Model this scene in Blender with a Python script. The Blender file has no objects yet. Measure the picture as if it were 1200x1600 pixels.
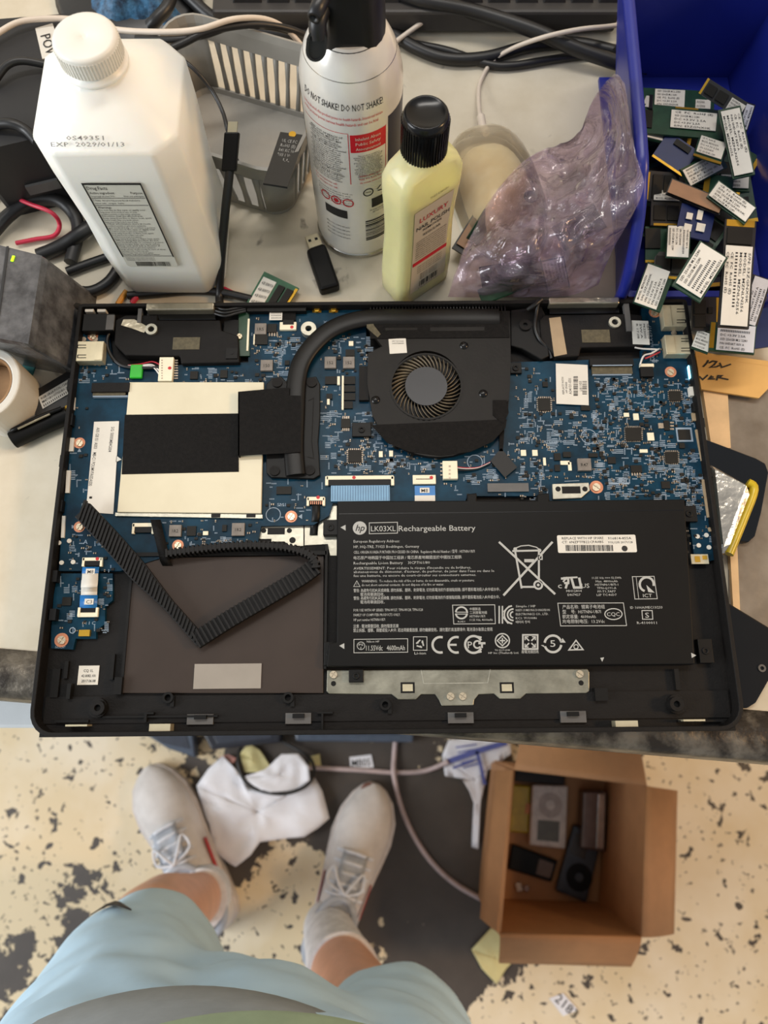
import bpy, bmesh, math, random
from mathutils import Vector, Matrix
random.seed(7)
V = Vector
scene = bpy.context.scene
COL = scene.collection
# ------------------------------------------------------------------ camera
FPX = 1150.0; PITCH = math.radians(16.0)
TZ = 0.94                 # bench top height
CZ = TZ + 0.41            # camera height
SP, CP = math.sin(PITCH), math.cos(PITCH)
cd = bpy.data.cameras.new('camera'); cam = bpy.data.objects.new('camera', cd); COL.objects.link(cam)
cam.location = (0, 0, CZ); cam.rotation_euler = (PITCH, 0, 0)
cd.sensor_fit = 'VERTICAL'; cd.sensor_height = 36.0; cd.sensor_width = 27.0
cd.lens = FPX / 1600 * 36.0
cd.clip_start = 0.01; cd.clip_end = 50
cd.dof.use_dof = True; cd.dof.focus_distance = 0.40; cd.dof.aperture_fstop = 9.0
scene.camera = cam
# ------------------------------------------------------------------ light
w = bpy.data.worlds.new('room_light'); scene.world = w; w.use_nodes = True
bg = w.node_tree.nodes['Background']; bg.inputs[0].default_value = (0.86, 0.92, 1.0, 1); bg.inputs[1].default_value = 0.45
def area_light(name, loc, target, sx, sy, power, color):
    ld = bpy.data.lights.new(name, 'AREA'); ld.shape = 'RECTANGLE'; ld.size = sx; ld.size_y = sy
    ld.energy = power; ld.color = color
    o = bpy.data.objects.new(name, ld); COL.objects.link(o); o.location = loc
    o.rotation_euler = (V(target) - V(loc)).to_track_quat('-Z', 'Y').to_euler()
    return o
# all three are room lights beyond the frame: daylight on the left, a ceiling tube, a warm lamp on the right
area_light('window_left_offscreen', (-2.4, -0.45, 2.0), (0, 0.1, 0.9), 1.4, 1.2, 62, (0.95, 0.98, 1.0))
area_light('ceiling_tube_offscreen', (-0.1, 0.75, 2.5), (0, 0.2, 0.9), 1.2, 0.12, 12, (1.0, 0.95, 0.88))
area_light('warm_lamp_right_offscreen', (1.95, 0.05, 2.3), (0.3, -0.1, 0.4), 0.35, 0.35, 26, (1.0, 0.62, 0.28))
scene.view_settings.view_transform = 'Standard'; scene.view_settings.look = 'None'
scene.view_settings.exposure = 0.0; scene.view_settings.gamma = 1.0
scene.view_settings.use_curve_mapping = False

# ------------------------------------------------------------------ helpers
def P(px, py, h=0.0, base=None):
    """photo pixel -> point on the horizontal plane h above the bench (or above base)"""
    z = (TZ if base is None else base) + h
    dx = (px - 600) / FPX; dy = (800 - py) / FPX
    dz = -CP + dy * SP
    t = (z - CZ) / dz
    return V((dx * t, (SP + dy * CP) * t, z))
def PY(px, py, y):
    """photo pixel -> point on the upright plane at depth y"""
    dx = (px - 600) / FPX; dy = (800 - py) / FPX
    t = y / (SP + dy * CP)
    return V((dx * t, y, CZ + (-CP + dy * SP) * t))
def lin(c):
    return tuple(((v/255)/12.92 if v/255 <= 0.04045 else ((v/255+0.055)/1.055)**2.4) for v in c)
MATS = {}
def mat(name, rgb, rough=0.5, metal=0.0, var=0.12, scale=60.0, bump=0.0, bscale=None, spec=0.5, trans=0.0, alpha=1.0, emit=None, estr=0.0, rgb2=None, coat=0.0, sss=0.0, thresh=None):
    if name in MATS: return MATS[name]
    m = bpy.data.materials.new(name); m.use_nodes = True; MATS[name] = m
    nt = m.node_tree; b = nt.nodes['Principled BSDF']
    c = lin(rgb); c2 = lin(rgb2) if rgb2 else tuple(max(0, v*(1-var*2)) for v in c)
    tc = nt.nodes.new('ShaderNodeTexCoord'); no = nt.nodes.new('ShaderNodeTexNoise')
    no.inputs['Scale'].default_value = scale; no.inputs['Detail'].default_value = 5; no.inputs['Roughness'].default_value = 0.6
    nt.links.new(tc.outputs['Object'], no.inputs['Vector'])
    r = nt.nodes.new('ShaderNodeValToRGB')
    lo, hi = thresh if thresh else (0.35, 0.65)
    r.color_ramp.elements[0].position = lo; r.color_ramp.elements[1].position = hi
    r.color_ramp.elements[0].color = (*c2, 1); r.color_ramp.elements[1].color = (*c, 1)
    nt.links.new(no.outputs['Fac'], r.inputs['Fac']); nt.links.new(r.outputs['Color'], b.inputs['Base Color'])
    b.inputs['Roughness'].default_value = rough; b.inputs['Metallic'].default_value = metal
    b.inputs['Specular IOR Level'].default_value = spec
    if trans: b.inputs['Transmission Weight'].default_value = trans; b.inputs['IOR'].default_value = 1.35
    if alpha < 1: b.inputs['Alpha'].default_value = alpha
    if coat: b.inputs['Coat Weight'].default_value = coat; b.inputs['Coat Roughness'].default_value = 0.15
    if sss:
        b.inputs['Subsurface Weight'].default_value = sss; b.inputs['Subsurface Radius'].default_value = (0.01, 0.008, 0.006)
    if emit: b.inputs['Emission Color'].default_value = (*lin(emit), 1); b.inputs['Emission Strength'].default_value = estr
    if bump:
        bn = nt.nodes.new('ShaderNodeTexNoise'); bn.inputs['Scale'].default_value = bscale or scale*3; bn.inputs['Detail'].default_value = 4
        nt.links.new(tc.outputs['Object'], bn.inputs['Vector'])
        bu = nt.nodes.new('ShaderNodeBump'); bu.inputs['Strength'].default_value = bump; bu.inputs['Distance'].default_value = 0.001
        nt.links.new(bn.outputs['Fac'], bu.inputs['Height']); nt.links.new(bu.outputs['Normal'], b.inputs['Normal'])
    return m
# ---- text -> mesh
_TC = {}
def text_geo(s, res=2):
    if (s, res) in _TC: return _TC[(s, res)]
    cu = bpy.data.curves.new('t', 'FONT'); cu.body = s; cu.size = 1.0; cu.resolution_u = res; cu.offset = 0.003
    o = bpy.data.objects.new('t', cu); COL.objects.link(o)
    dg = bpy.context.evaluated_depsgraph_get(); dg.update()
    ev = o.evaluated_get(dg); me = ev.to_mesh()
    vs = [tuple(v.co) for v in me.vertices]; fs = [tuple(p.vertices) for p in me.polygons]
    ev.to_mesh_clear(); bpy.data.objects.remove(o); bpy.data.curves.remove(cu)
    if vs:
        x0 = min(v[0] for v in vs); x1 = max(v[0] for v in vs)
    else: x0, x1 = 0, 1
    _TC[(s, res)] = (vs, fs, x0, x1)
    return _TC[(s, res)]
CAPH = 0.72   # capital height of the built-in font at size 1
def smooth_path(pts, n=8):
    pts = [V(p) for p in pts]
    if len(pts) < 3: return pts
    out = []
    for i in range(len(pts)-1):
        p0 = pts[max(i-1, 0)]; p1 = pts[i]; p2 = pts[i+1]; p3 = pts[min(i+2, len(pts)-1)]
        for k in range(n):
            t = k/n
            out.append(0.5*((2*p1) + (-p0+p2)*t + (2*p0-5*p1+4*p2-p3)*t*t + (-p0+3*p1-3*p2+p3)*t**3))
    out.append(pts[-1]); return out
class MB:
    def __init__(s): s.v = []; s.f = []; s.sm = []
    def add(s, vs, fs, smooth=False):
        b = len(s.v); s.v += [V(p) for p in vs]; s.f += [tuple(i+b for i in f) for f in fs]; s.sm += [smooth]*len(fs); return s
    def box(s, c, size, rz=0.0, M=None):
        hx, hy, hz = size[0]/2, size[1]/2, size[2]/2
        R = M if M is not None else Matrix.Rotation(rz, 3, 'Z')
        vs = [V(c) + R @ V((x*hx, y*hy, z*hz)) for z in (-1, 1) for y in (-1, 1) for x in (-1, 1)]
        return s.add(vs, [(0,2,3,1), (4,5,7,6), (0,1,5,4), (2,6,7,3), (0,4,6,2), (1,3,7,5)])
    def prism(s, pts, z0, z1, smooth=False):
        """pts: list of xy (any order direction), extruded z0..z1"""
        a = sum(pts[i][0]*pts[(i+1) % len(pts)][1]-pts[(i+1) % len(pts)][0]*pts[i][1] for i in range(len(pts)))
        if a < 0: pts = list(reversed(pts))
        n = len(pts)
        vs = [V((p[0], p[1], z0)) for p in pts] + [V((p[0], p[1], z1)) for p in pts]
        fs = [tuple(range(n-1, -1, -1)), tuple(range(n, 2*n))] + [(i, (i+1) % n, n+(i+1) % n, n+i) for i in range(n)]
        return s.add(vs, fs, smooth)
    def ring(s, outer, inner, z0, z1):
        """outer / inner xy loops of equal length"""
        n = len(outer)
        vs = [V((p[0], p[1], z)) for z in (z0, z1) for loop in (outer, inner) for p in loop]
        fs = []
        for i in range(n):
            j = (i+1) % n
            o0, o1, i0, i1 = i, j, n+i, n+j
            O0, O1, I0, I1 = 2*n+i, 2*n+j, 3*n+i, 3*n+j
            fs += [(o0, o1, O1, O0), (i1, i0, I0, I1), (O0, O1, I1, I0), (o1, o0, i0, i1)]
        return s.add(vs, fs)
    def lathe(s, prof, c, seg=32, axis=None, smooth=True, cap=True):
        """prof: [(r, z)]; axis: Matrix 3x3 mapping local z"""
        R = axis if axis is not None else Matrix.Identity(3); c = V(c); vs = []; fs = []
        for r, z in prof:
            for k in range(seg):
                a = 2*math.pi*k/seg; vs.append(c + R @ V((r*math.cos(a), r*math.sin(a), z)))
        m = len(prof)
        for i in range(m-1):
            for k in range(seg):
                j = (k+1) % seg; fs.append((i*seg+k, i*seg+j, (i+1)*seg+j, (i+1)*seg+k))
        s.add(vs, fs, smooth)
        if cap:
            s.add([vs[k] for k in range(seg)], [tuple(range(seg-1, -1, -1))])
            s.add([vs[(m-1)*seg+k] for k in range(seg)], [tuple(range(seg))])
        return s
    def cyl(s, c, r, h, seg=20, axis=None, smooth=True):
        return s.lathe([(r, 0), (r, h)], c, seg, axis, smooth)
    def loft(s, loops, cap=True, smooth=False, closed=True):
        n = len(loops[0]); vs = [V(p) for l in loops for p in l]; fs = []
        for i in range(len(loops)-1):
            for k in range(n if closed else n-1):
                j = (k+1) % n; fs.append((i*n+k, i*n+j, (i+1)*n+j, (i+1)*n+k))
        s.add(vs, fs, smooth)
        if cap:
            s.add(loops[0], [tuple(range(n-1, -1, -1))]); s.add(loops[-1], [tuple(range(n))])
        return s
    def tube(s, path, r, seg=8, n=6, smooth_pts=True, up=None, flat=1.0):
        p = smooth_path(path, n) if smooth_pts else [V(q) for q in path]
        loops = []; prev = None
        for i, q in enumerate(p):
            t = (p[min(i+1, len(p)-1)] - p[max(i-1, 0)]).normalized()
            ref = V(up) if up else V((0, 0, 1))
            if prev is not None: ref = prev
            a = t.cross(ref)
            if a.length < 1e-6: a = t.cross(V((1, 0, 0.1)))
            a.normalize(); b = a.cross(t).normalized(); prev = b
            rr = r(i/(len(p)-1)) if callable(r) else r
            loops.append([q + (a*math.cos(2*math.pi*k/seg) + b*math.sin(2*math.pi*k/seg)*flat)*rr for k in range(seg)])
        return s.loft(loops, True, True)
    def grid(s, rows, smooth=True):
        n = len(rows[0]); vs = [V(p) for r in rows for p in r]
        fs = [(i*n+k, i*n+k+1, (i+1)*n+k+1, (i+1)*n+k) for i in range(len(rows)-1) for k in range(n-1)]
        return s.add(vs, fs, smooth)
    def quad(s, a, b, c, d): return s.add([a, b, c, d], [(0, 1, 2, 3)])
    def text(s, body, org, ux, uy, height, width=None, align='L', res=2, shear=0.0, warp=None):
        """org baseline left; ux, uy unit vectors; height = capital height; width squeezes to fit"""
        vs, fs, x0, x1 = text_geo(body, res)
        if not vs: return s
        sy = height/CAPH; sx = sy if width is None else width/max(x1-x0, 1e-6)
        L = (x1-x0)*sx; off = 0 if align == 'L' else (-L/2 if align == 'C' else -L)
        org = V(org); out = []
        for x, y, z in vs:
            u = (x-x0)*sx + off + shear*y*sy; q = y*sy
            out.append(warp(u, q) if warp else org + V(ux)*u + V(uy)*q)
        return s.add(out, fs)
    def build(s, name, material, parent=None, bevel=0.0, seg=2, label=None, kind=None, smooth=None, solid=0.0, sub=0):
        me = bpy.data.meshes.new(name)
        lo = V((min(v[i] for v in s.v) for i in range(3))); hi = V((max(v[i] for v in s.v) for i in range(3)))
        c = V(((lo.x+hi.x)/2, (lo.y+hi.y)/2, lo.z))
        me.from_pydata([tuple(v - c) for v in s.v], [], s.f); me.validate(); me.update()
        if smooth is not None:
            for p in me.polygons: p.use_smooth = smooth
        else:
            me.polygons.foreach_set('use_smooth', s.sm[:len(me.polygons)] if len(s.sm) == len(me.polygons) else [False]*len(me.polygons))
        if solid or bevel or sub:
            pass
        me.materials.append(material)
        o = bpy.data.objects.new(name, me); COL.objects.link(o); o.location = c
        if parent is not None:
            o.parent = parent; o.location = WLOC_INV(parent) @ c
            if parent.rotation_euler != V((0, 0, 0)).to_track_quat('Z', 'Y').to_euler() and False: pass
        WLOC[o.name] = c
        if solid:
            m = o.modifiers.new('solid', 'SOLIDIFY'); m.thickness = solid; m.offset = 0
        if sub:
            m = o.modifiers.new('sub', 'SUBSURF'); m.levels = sub; m.render_levels = sub
        if bevel:
            m = o.modifiers.new('bevel', 'BEVEL'); m.width = bevel; m.segments = seg; m.limit_method = 'ANGLE'; m.angle_limit = math.radians(40)
        if label: o['label'] = label
        if kind: o['kind'] = kind
        return o
def _each(self, name, m, parent=None, **k):
    out = []; start = 0; groups = {}
    # islands: each box / prism was added with its own vertex range
    rng = []; par = list(range(len(self.v)))
    def find(a):
        while par[a] != a: par[a] = par[par[a]]; a = par[a]
        return a
    for f in self.f:
        for i in f[1:]: par[find(i)] = find(f[0])
    pos = {}
    for i, q in enumerate(self.v):
        key = (round(q.x, 7), round(q.y, 7), round(q.z, 7))
        if key in pos: par[find(i)] = find(pos[key])
        else: pos[key] = i
    for f, s_ in zip(self.f, self.sm): groups.setdefault(find(f[0]), []).append((f, s_))
    for fs in groups.values():
        idx = sorted({i for f, _ in fs for i in f}); mp = {a: b for b, a in enumerate(idx)}
        mb = MB(); mb.v = [self.v[i] for i in idx]; mb.f = [tuple(mp[i] for i in f) for f, _ in fs]; mb.sm = [s_ for _, s_ in fs]
        out.append(mb.build(name, m, parent, **k))
    return out
MB.build_each = _each
WLOC = {}
def WLOC_INV(o): return Matrix.Translation(-WLOC[o.name])
def thing(name, label, cat, loc, group=None):
    o = bpy.data.objects.new(name, None); COL.objects.link(o); o.location = loc; o.empty_display_size = 0.01
    WLOC[o.name] = V(loc); o['label'] = label; o['category'] = cat
    if group: o['group'] = group
    return o
def tag(o, label, cat, group=None):
    o['label'] = label; o['category'] = cat
    if group: o['group'] = group
    return o
def struct(o): o['kind'] = 'structure'; return o
def rrect(w, d, r, n=5, cx=0.0, cy=0.0, rz=0.0):
    pts = []
    rs = r if isinstance(r, (tuple, list)) else (r, r, r, r)      # corners: +x+y, -x+y, -x-y, +x-y
    for q, (sx, sy) in enumerate(((1, 1), (-1, 1), (-1, -1), (1, -1))):
        rr = max(rs[q], 1e-5); x = sx*(w/2-rr); y = sy*(d/2-rr); a0 = q*math.pi/2
        for k in range(n+1):
            a = a0 + math.pi/2*k/n; pts.append((x+rr*math.cos(a), y+rr*math.sin(a)))
    c, s_ = math.cos(rz), math.sin(rz)
    return [(cx + x*c - y*s_, cy + x*s_ + y*c) for x, y in pts]
# ================================================================== the setting
def floor_mat():
    m = bpy.data.materials.new('worn_painted_concrete'); m.use_nodes = True; nt = m.node_tree; N = nt.nodes; L = nt.links
    b = N['Principled BSDF']; tc = N.new('ShaderNodeTexCoord')
    def noise(scale, det=6, rough=0.55, dist=0.0, off=(0, 0, 0)):
        mp = N.new('ShaderNodeMapping'); mp.inputs['Location'].default_value = off
        n = N.new('ShaderNodeTexNoise'); n.inputs['Scale'].default_value = scale; n.inputs['Detail'].default_value = det
        n.inputs['Roughness'].default_value = rough; n.inputs['Distortion'].default_value = dist
        L.new(tc.outputs['Object'], mp.inputs['Vector']); L.new(mp.outputs['Vector'], n.inputs['Vector']); return n.outputs['Fac']
    def math_(op, a, b_=None, c_=None, clamp=False):
        n = N.new('ShaderNodeMath'); n.operation = op; n.use_clamp = clamp
        for i, q in enumerate((a, b_, c_)):
            if q is None: continue
            if isinstance(q, (int, float)): n.inputs[i].default_value = q
            else: L.new(q, n.inputs[i])
        return n.outputs[0]
    def mix(f, a, b_):
        n = N.new('ShaderNodeMix'); n.data_type = 'RGBA'
        if isinstance(f, (int, float)): n.inputs[0].default_value = f
        else: L.new(f, n.inputs[0])
        for i, q in ((6, a), (7, b_)):
            if isinstance(q, tuple): n.inputs[i].default_value = (*lin(q), 1)
            else: L.new(q, n.inputs[i])
        return n.outputs[2]
    sx = N.new('ShaderNodeSeparateXYZ'); L.new(tc.outputs['Object'], sx.inputs[0]); X, Y = sx.outputs[0], sx.outputs[1]
    # worn track where people stand: paint gone inside a band of its own shape
    def blob(cx, cy, rx, ry):
        dx = math_('DIVIDE', math_('SUBTRACT', X, cx), rx); dy = math_('DIVIDE', math_('SUBTRACT', Y, cy), ry)
        d = math_('ADD', math_('MULTIPLY', dx, dx), math_('MULTIPLY', dy, dy))
        return math_('SUBTRACT', 1.0, d, clamp=True)
    big = noise(14, 7, 0.62, 0.25)
    fine = noise(60, 4, 0.6, 0.4, (3, 1, 0))
    speck = noise(46, 3, 0.5, 0.2, (7, 5, 0))
    wear = math_('ADD', blob(0.10, -0.24, 0.27, 0.42), math_('MULTIPLY', blob(-0.18, -0.09, 0.25, 0.15), 0.95))
    wear = math_('ADD', wear, math_('MULTIPLY', blob(-0.50, -0.39, 0.24, 0.20), 0.85))
    wear = math_('ADD', wear, math_('MULTIPLY', blob(-0.28, -0.24, 0.10, 0.14), 0.75))
    wear = math_('SUBTRACT', wear, math_('MULTIPLY', blob(-0.16, -0.31, 0.13, 0.12), 0.9))
    wear = math_('SUBTRACT', wear, math_('MULTIPLY', blob(0.55, -0.30, 0.34, 0.5), 0.9))
    wear = math_('SUBTRACT', wear, math_('MULTIPLY', blob(-0.62, -0.15, 0.26, 0.35), 0.35))
    wear = math_('SUBTRACT', wear, math_('MULTIPLY', blob(0.22, -0.47, 0.14, 0.09), 0.5))
    val = math_('ADD', math_('MULTIPLY', big, 1.1), math_('ADD', math_('MULTIPLY', fine, 0.35), math_('MULTIPLY', wear, 0.42)))
    bare = math_('MULTIPLY', math_('SUBTRACT', val, 0.895), 60.0, clamp=True)
    chips = math_('MULTIPLY', math_('SUBTRACT', speck, 0.640), 50.0, clamp=True)
    chips2 = math_('MULTIPLY', math_('SUBTRACT', noise(105, 2, 0.5, 0.2, (2, 9, 0)), 0.665), 40.0, clamp=True)
    bare = math_('MAXIMUM', math_('MAXIMUM', bare, chips), math_('MULTIPLY', chips2, 0.8))
    paint = mix(math_('MULTIPLY', math_('SUBTRACT', noise(5, 4), 0.45), 5.0, clamp=True), (224, 204, 166), (236, 222, 196))
    conc = mix(noise(24, 5), (62, 55, 50), (86, 78, 71))
    L.new(mix(bare, paint, conc), b.inputs['Base Color'])
    b.inputs['Roughness'].default_value = 0.55
    bu = N.new('ShaderNodeBump'); bu.inputs['Strength'].default_value = 0.35; bu.inputs['Distance'].default_value = 0.002
    L.new(math_('SUBTRACT', math_('MULTIPLY', fine, 0.3), bare), bu.inputs['Height']); L.new(bu.outputs['Normal'], b.inputs['Normal'])
    return m
struct(MB().box((0, 0, -0.05), (5, 5, 0.1)).build('floor', floor_mat()))

struct(MB().box((0, 1.13, 1.3), (5, 0.1, 2.6)).build('wall_back', mat('painted_wall', (206, 200, 188), .7, var=.04, scale=8)))

M_bench = mat('stained_laminate', (208, 198, 178), 0.42, var=0.10, scale=22, rgb2=(192, 180, 156), thresh=(0.28, 0.60), bump=0.12, bscale=120)
def grime(m, scale, lo, rgb):
    nt = m.node_tree; N = nt.nodes; b = N['Principled BSDF']; src = b.inputs['Base Color'].links[0].from_socket
    tc = N.new('ShaderNodeTexCoord'); n = N.new('ShaderNodeTexNoise'); n.inputs['Scale'].default_value = scale; n.inputs['Detail'].default_value = 7; n.inputs['Distortion'].default_value = 0.6
    nt.links.new(tc.outputs['Object'], n.inputs['Vector'])
    r = N.new('ShaderNodeValToRGB'); r.color_ramp.elements[0].position = lo; r.color_ramp.elements[1].position = lo+0.09
    r.color_ramp.elements[0].color = (0, 0, 0, 1); r.color_ramp.elements[1].color = (0.75, 0.75, 0.75, 1)
    nt.links.new(n.outputs['Fac'], r.inputs['Fac'])
    mx = N.new('ShaderNodeMix'); mx.data_type = 'RGBA'; nt.links.new(r.outputs['Color'], mx.inputs[0]); nt.links.new(src, mx.inputs[6]); mx.inputs[7].default_value = (*lin(rgb), 1)
    nt.links.new(mx.outputs[2], b.inputs['Base Color'])
grime(M_bench, 42, 0.66, (70, 60, 48)); 
M_foil = mat('scuffed_foil_tape', (120, 112, 100), 0.38, 0.55, rgb2=(52, 46, 40), scale=55, thresh=(0.40, 0.62), bump=0.8, bscale=160)
M_white = mat('white_plastic', (226, 230, 234), 0.4, var=0.03)
M_steel = mat('bench_steel', (120, 122, 124), 0.4, 0.7)
# bench: top slab whose front edge runs a little askew, wrapped in scuffed tape
EA = math.atan2(-0.0196-0.0132, 0.2028+0.2075)     # yaw of the front edge
def edge_y(x, off=0.0): return 0.0132 + (x+0.2075)*math.tan(EA) + off
bench = thing('workbench', 'workbench with stained cream laminate top and scuffed tape along its edge', 'workbench', (0, 0.45, 0))
x0, x1 = -0.95, 0.95
MB().prism([(x0, edge_y(x0, .022)), (x1, edge_y(x1, .022)), (x1, 1.0), (x0, 1.0)], TZ-0.035, TZ).build('bench_top', M_bench, bench)
prof = [(0.026, TZ-0.0355), (0.0, TZ-0.034), (-0.002, TZ-0.02), (0.0, TZ-0.003), (0.004, TZ+0.0004), (0.026, TZ+0.0006)]
MB().loft([[(x, edge_y(x, p[0]), p[1]) for p in prof] for x in (x0, -.02)], True, True).build('edge_tape', M_foil, bench)
MB().loft([[(x, edge_y(x, p[0]), p[1]) for p in prof] for x in (-.02, x1)], True, True).build('edge_tape', M_foil, bench)
for lx in (-0.88, 0.88):
    for ly in (0.17, 0.92):
        MB().box((lx, ly, (TZ-0.035)/2), (0.05, 0.05, TZ-0.035)).build('leg', M_steel, bench, bevel=0.003)
MB().box((0, 0.92, 0.25), (1.71, 0.03, 0.04)).build('stretcher', M_steel, bench)
# white drawer front peeping out below the edge at the left
dr = MB().box((-0.42, 0.012, TZ-0.115), (0.5, 0.024, 0.07), 0).box((-0.42, 0.012, TZ-0.0765), (0.5, 0.030, 0.008), 0)
dr.build('drawer_front', M_white, bench, bevel=0.002)
MB().box((-0.42, 0.2, TZ-0.105), (0.46, 0.35, 0.05)).build('drawer_box', M_white, bench)
for lx in (-0.66, -0.18):
    MB().box((lx, 0.2, TZ-0.06), (0.012, 0.33, 0.05)).build('drawer_runner', M_steel, bench)
# ================================================================== laptop with its bottom cover off
LA = math.radians(0.52); LUX = V((math.cos(LA), math.sin(LA), 0)); LUY = V((-math.sin(LA), math.cos(LA), 0))
M_chas = mat('matte_black_plastic', (25, 23, 22), 0.55, spec=.16, var=0.10, scale=200, bump=0.15, bscale=900)
M_chas2 = mat('black_plastic_ledge', (22, 21, 20), 0.45, spec=.18, var=0.10, scale=200)
M_pad = mat('brown_black_coated_plate', (60, 51, 46), 0.45, spec=.2, var=0.06, scale=40)
M_tape = mat('black_cloth_tape', (21, 19, 18), 0.7, spec=.15, var=0.25, scale=500, bump=0.3, bscale=1500)
M_blk = mat('black_plastic', (17, 16, 15), 0.45, spec=.2, var=0.1)
M_blkg = mat('glossy_black_plastic', (14, 13, 13), 0.22, spec=.35, var=0.1)
M_batt = mat('battery_black_film', (18, 17, 16), 0.45, spec=.14, var=0.06, scale=90)
M_pcb = mat('blue_circuit_board', (15, 58, 80), 0.36, rgb2=(8, 37, 53), scale=70, thresh=(0.35, 0.7), spec=.12)
M_chip = mat('chip_epoxy', (30, 28, 24), 0.5, spec=.2, var=0.1)
M_silk = mat('silkscreen_white', (138, 154, 170), 0.6, var=0.05)
M_smd = mat('solder_and_ceramic', (176, 160, 140), 0.35, 0.35, var=0.3, scale=300)
M_ind = mat('grey_inductor', (122, 114, 106), 0.5, 0.2, var=0.12, scale=300)
M_crm = mat('cream_connector', (232, 222, 194), 0.45, var=0.04)
M_usb = mat('nickel_shell', (214, 203, 172), 0.32, 0.55, var=0.08)
M_sil = mat('bare_steel_bracket', (186, 182, 166), 0.36, 0.75, var=0.12, scale=120, bump=0.1)
M_brk = mat('galvanised_bracket', (150, 148, 134), 0.42, 0.6, rgb2=(112, 110, 98), scale=60, bump=0.12, bscale=250)
M_cop = mat('copper_ring', (206, 138, 104), 0.4, 0.3, var=0.08)
M_scr = mat('screw_nickel', (222, 206, 178), 0.3, 0.7, var=0.08)
M_lab = mat('white_label', (212, 207, 196), 0.5, var=0.03)
M_ink = mat('black_ink', (30, 28, 28), 0.6, var=0.05)
M_plate = mat('cream_metal_cover', (212, 203, 176), 0.42, 0.0, rgb2=(202, 192, 164), scale=20, thresh=(0.3, 0.6))
M_red = mat('red_mark', (196, 24, 30), 0.5)
M_grn = mat('green_tape', (40, 176, 40), 0.45)
M_blu = mat('blue_flex_tab', (34, 116, 186), 0.4)
M_flex = mat('pale_blue_flat_cable', (104, 152, 188), 0.35, var=0.1)
M_gold = mat('gold_contacts', (214, 168, 60), 0.3, 0.8, var=0.08)
M_foilb = mat('silver_foil', (190, 180, 158), 0.28, 0.8, bump=0.5, bscale=200)
M_brnf = mat('dull_gold_foam', (92, 84, 62), 0.6, 0.2, var=0.2, scale=400)
M_tan = mat('tan_paper_tape', (164, 142, 112), 0.6, var=0.08)
M_print = mat('white_print', (168, 168, 164), 0.6, var=0.03)
M_grn_pcb = mat('green_circuit_board', (24, 62, 40), 0.4, var=0.15, scale=150)
M_grey = mat('grey_tab', (92, 90, 88), 0.5)
M_hub = mat('fan_hub', (42, 42, 45), 0.35, 0.0, spec=.3, var=0.06)
M_blade = mat('dusty_fan_blade', (126, 112, 88), 0.6, rgb2=(62, 54, 44), scale=220)
M_wwire = mat('white_wire', (226, 222, 216), 0.4); M_rwire = mat('red_wire', (176, 30, 44), 0.4); M_kwire = mat('black_wire', (24, 23, 23), 0.42, bump=0.0)

HD = 0.0110      # inner floor of the base, above the bench
HB = 0.0140      # top of the circuit board
HT = 0.0178      # top of battery / covers
HR = 0.0200      # rim
def lpt(px, py, h): return P(px, py, h)
def lrect(x0, y0, x1, y1, h):
    a, b, c, d = P(x0, y0, h), P(x1, y0, h), P(x1, y1, h), P(x0, y1, h)
    ctr = (a+b+c+d)/4
    wd = ((b-a).dot(LUX) + (c-d).dot(LUX))/2; dp = ((a-d).dot(LUY) + (b-c).dot(LUY))/2
    return ctr, wd, dp
def lbox(mb, x0, y0, x1, y1, h0, h1, rot=0.0):
    c, wd, dp = lrect(x0, y0, x1, y1, h1); c.z = TZ + (h0+h1)/2
    return mb.box(c, (wd, dp, h1-h0), LA + rot)
def lpoly(mb, pts, h0, h1): return mb.prism([tuple(P(x, y, h1)[:2]) for x, y in pts], TZ+h0, TZ+h1)
def lcyl(mb, px, py, rpx, h0, h1, seg=20):
    r = (P(px+rpx, py, h1)-P(px, py, h1)).length
    c = P(px, py, h1); c.z = TZ+h0
    return mb.cyl(c, r, h1-h0, seg)
def lann(mb, px, py, r0, r1, h0, h1, seg=24):
    k = (P(px+1, py, h1)-P(px, py, h1)).length; c = P(px, py, h1)
    o = [(c.x+k*r1*math.cos(2*math.pi*i/seg), c.y+k*r1*math.sin(2*math.pi*i/seg)) for i in range(seg)]
    n = [(c.x+k*r0*math.cos(2*math.pi*i/seg), c.y+k*r0*math.sin(2*math.pi*i/seg)) for i in range(seg)]
    return mb.ring(o, n, TZ+h0, TZ+h1)
def ltext(mb, s, px, py, hpx, h, wpx=None, align='L', rot=0.0, res=2, shear=0.0):
    o = P(px, py, h); kx = (P(px+5, py, h)-o).length/5; ky = (P(px, py-5, h)-o).length/5
    R = Matrix.Rotation(LA+rot, 3, 'Z'); k = (kx+ky)/2
    return mb.text(s, o, R @ V((1, 0, 0)), R @ V((0, 1, 0)), hpx*k, None if wpx is None else wpx*k, align, res, shear)
_LN = [0]
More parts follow.
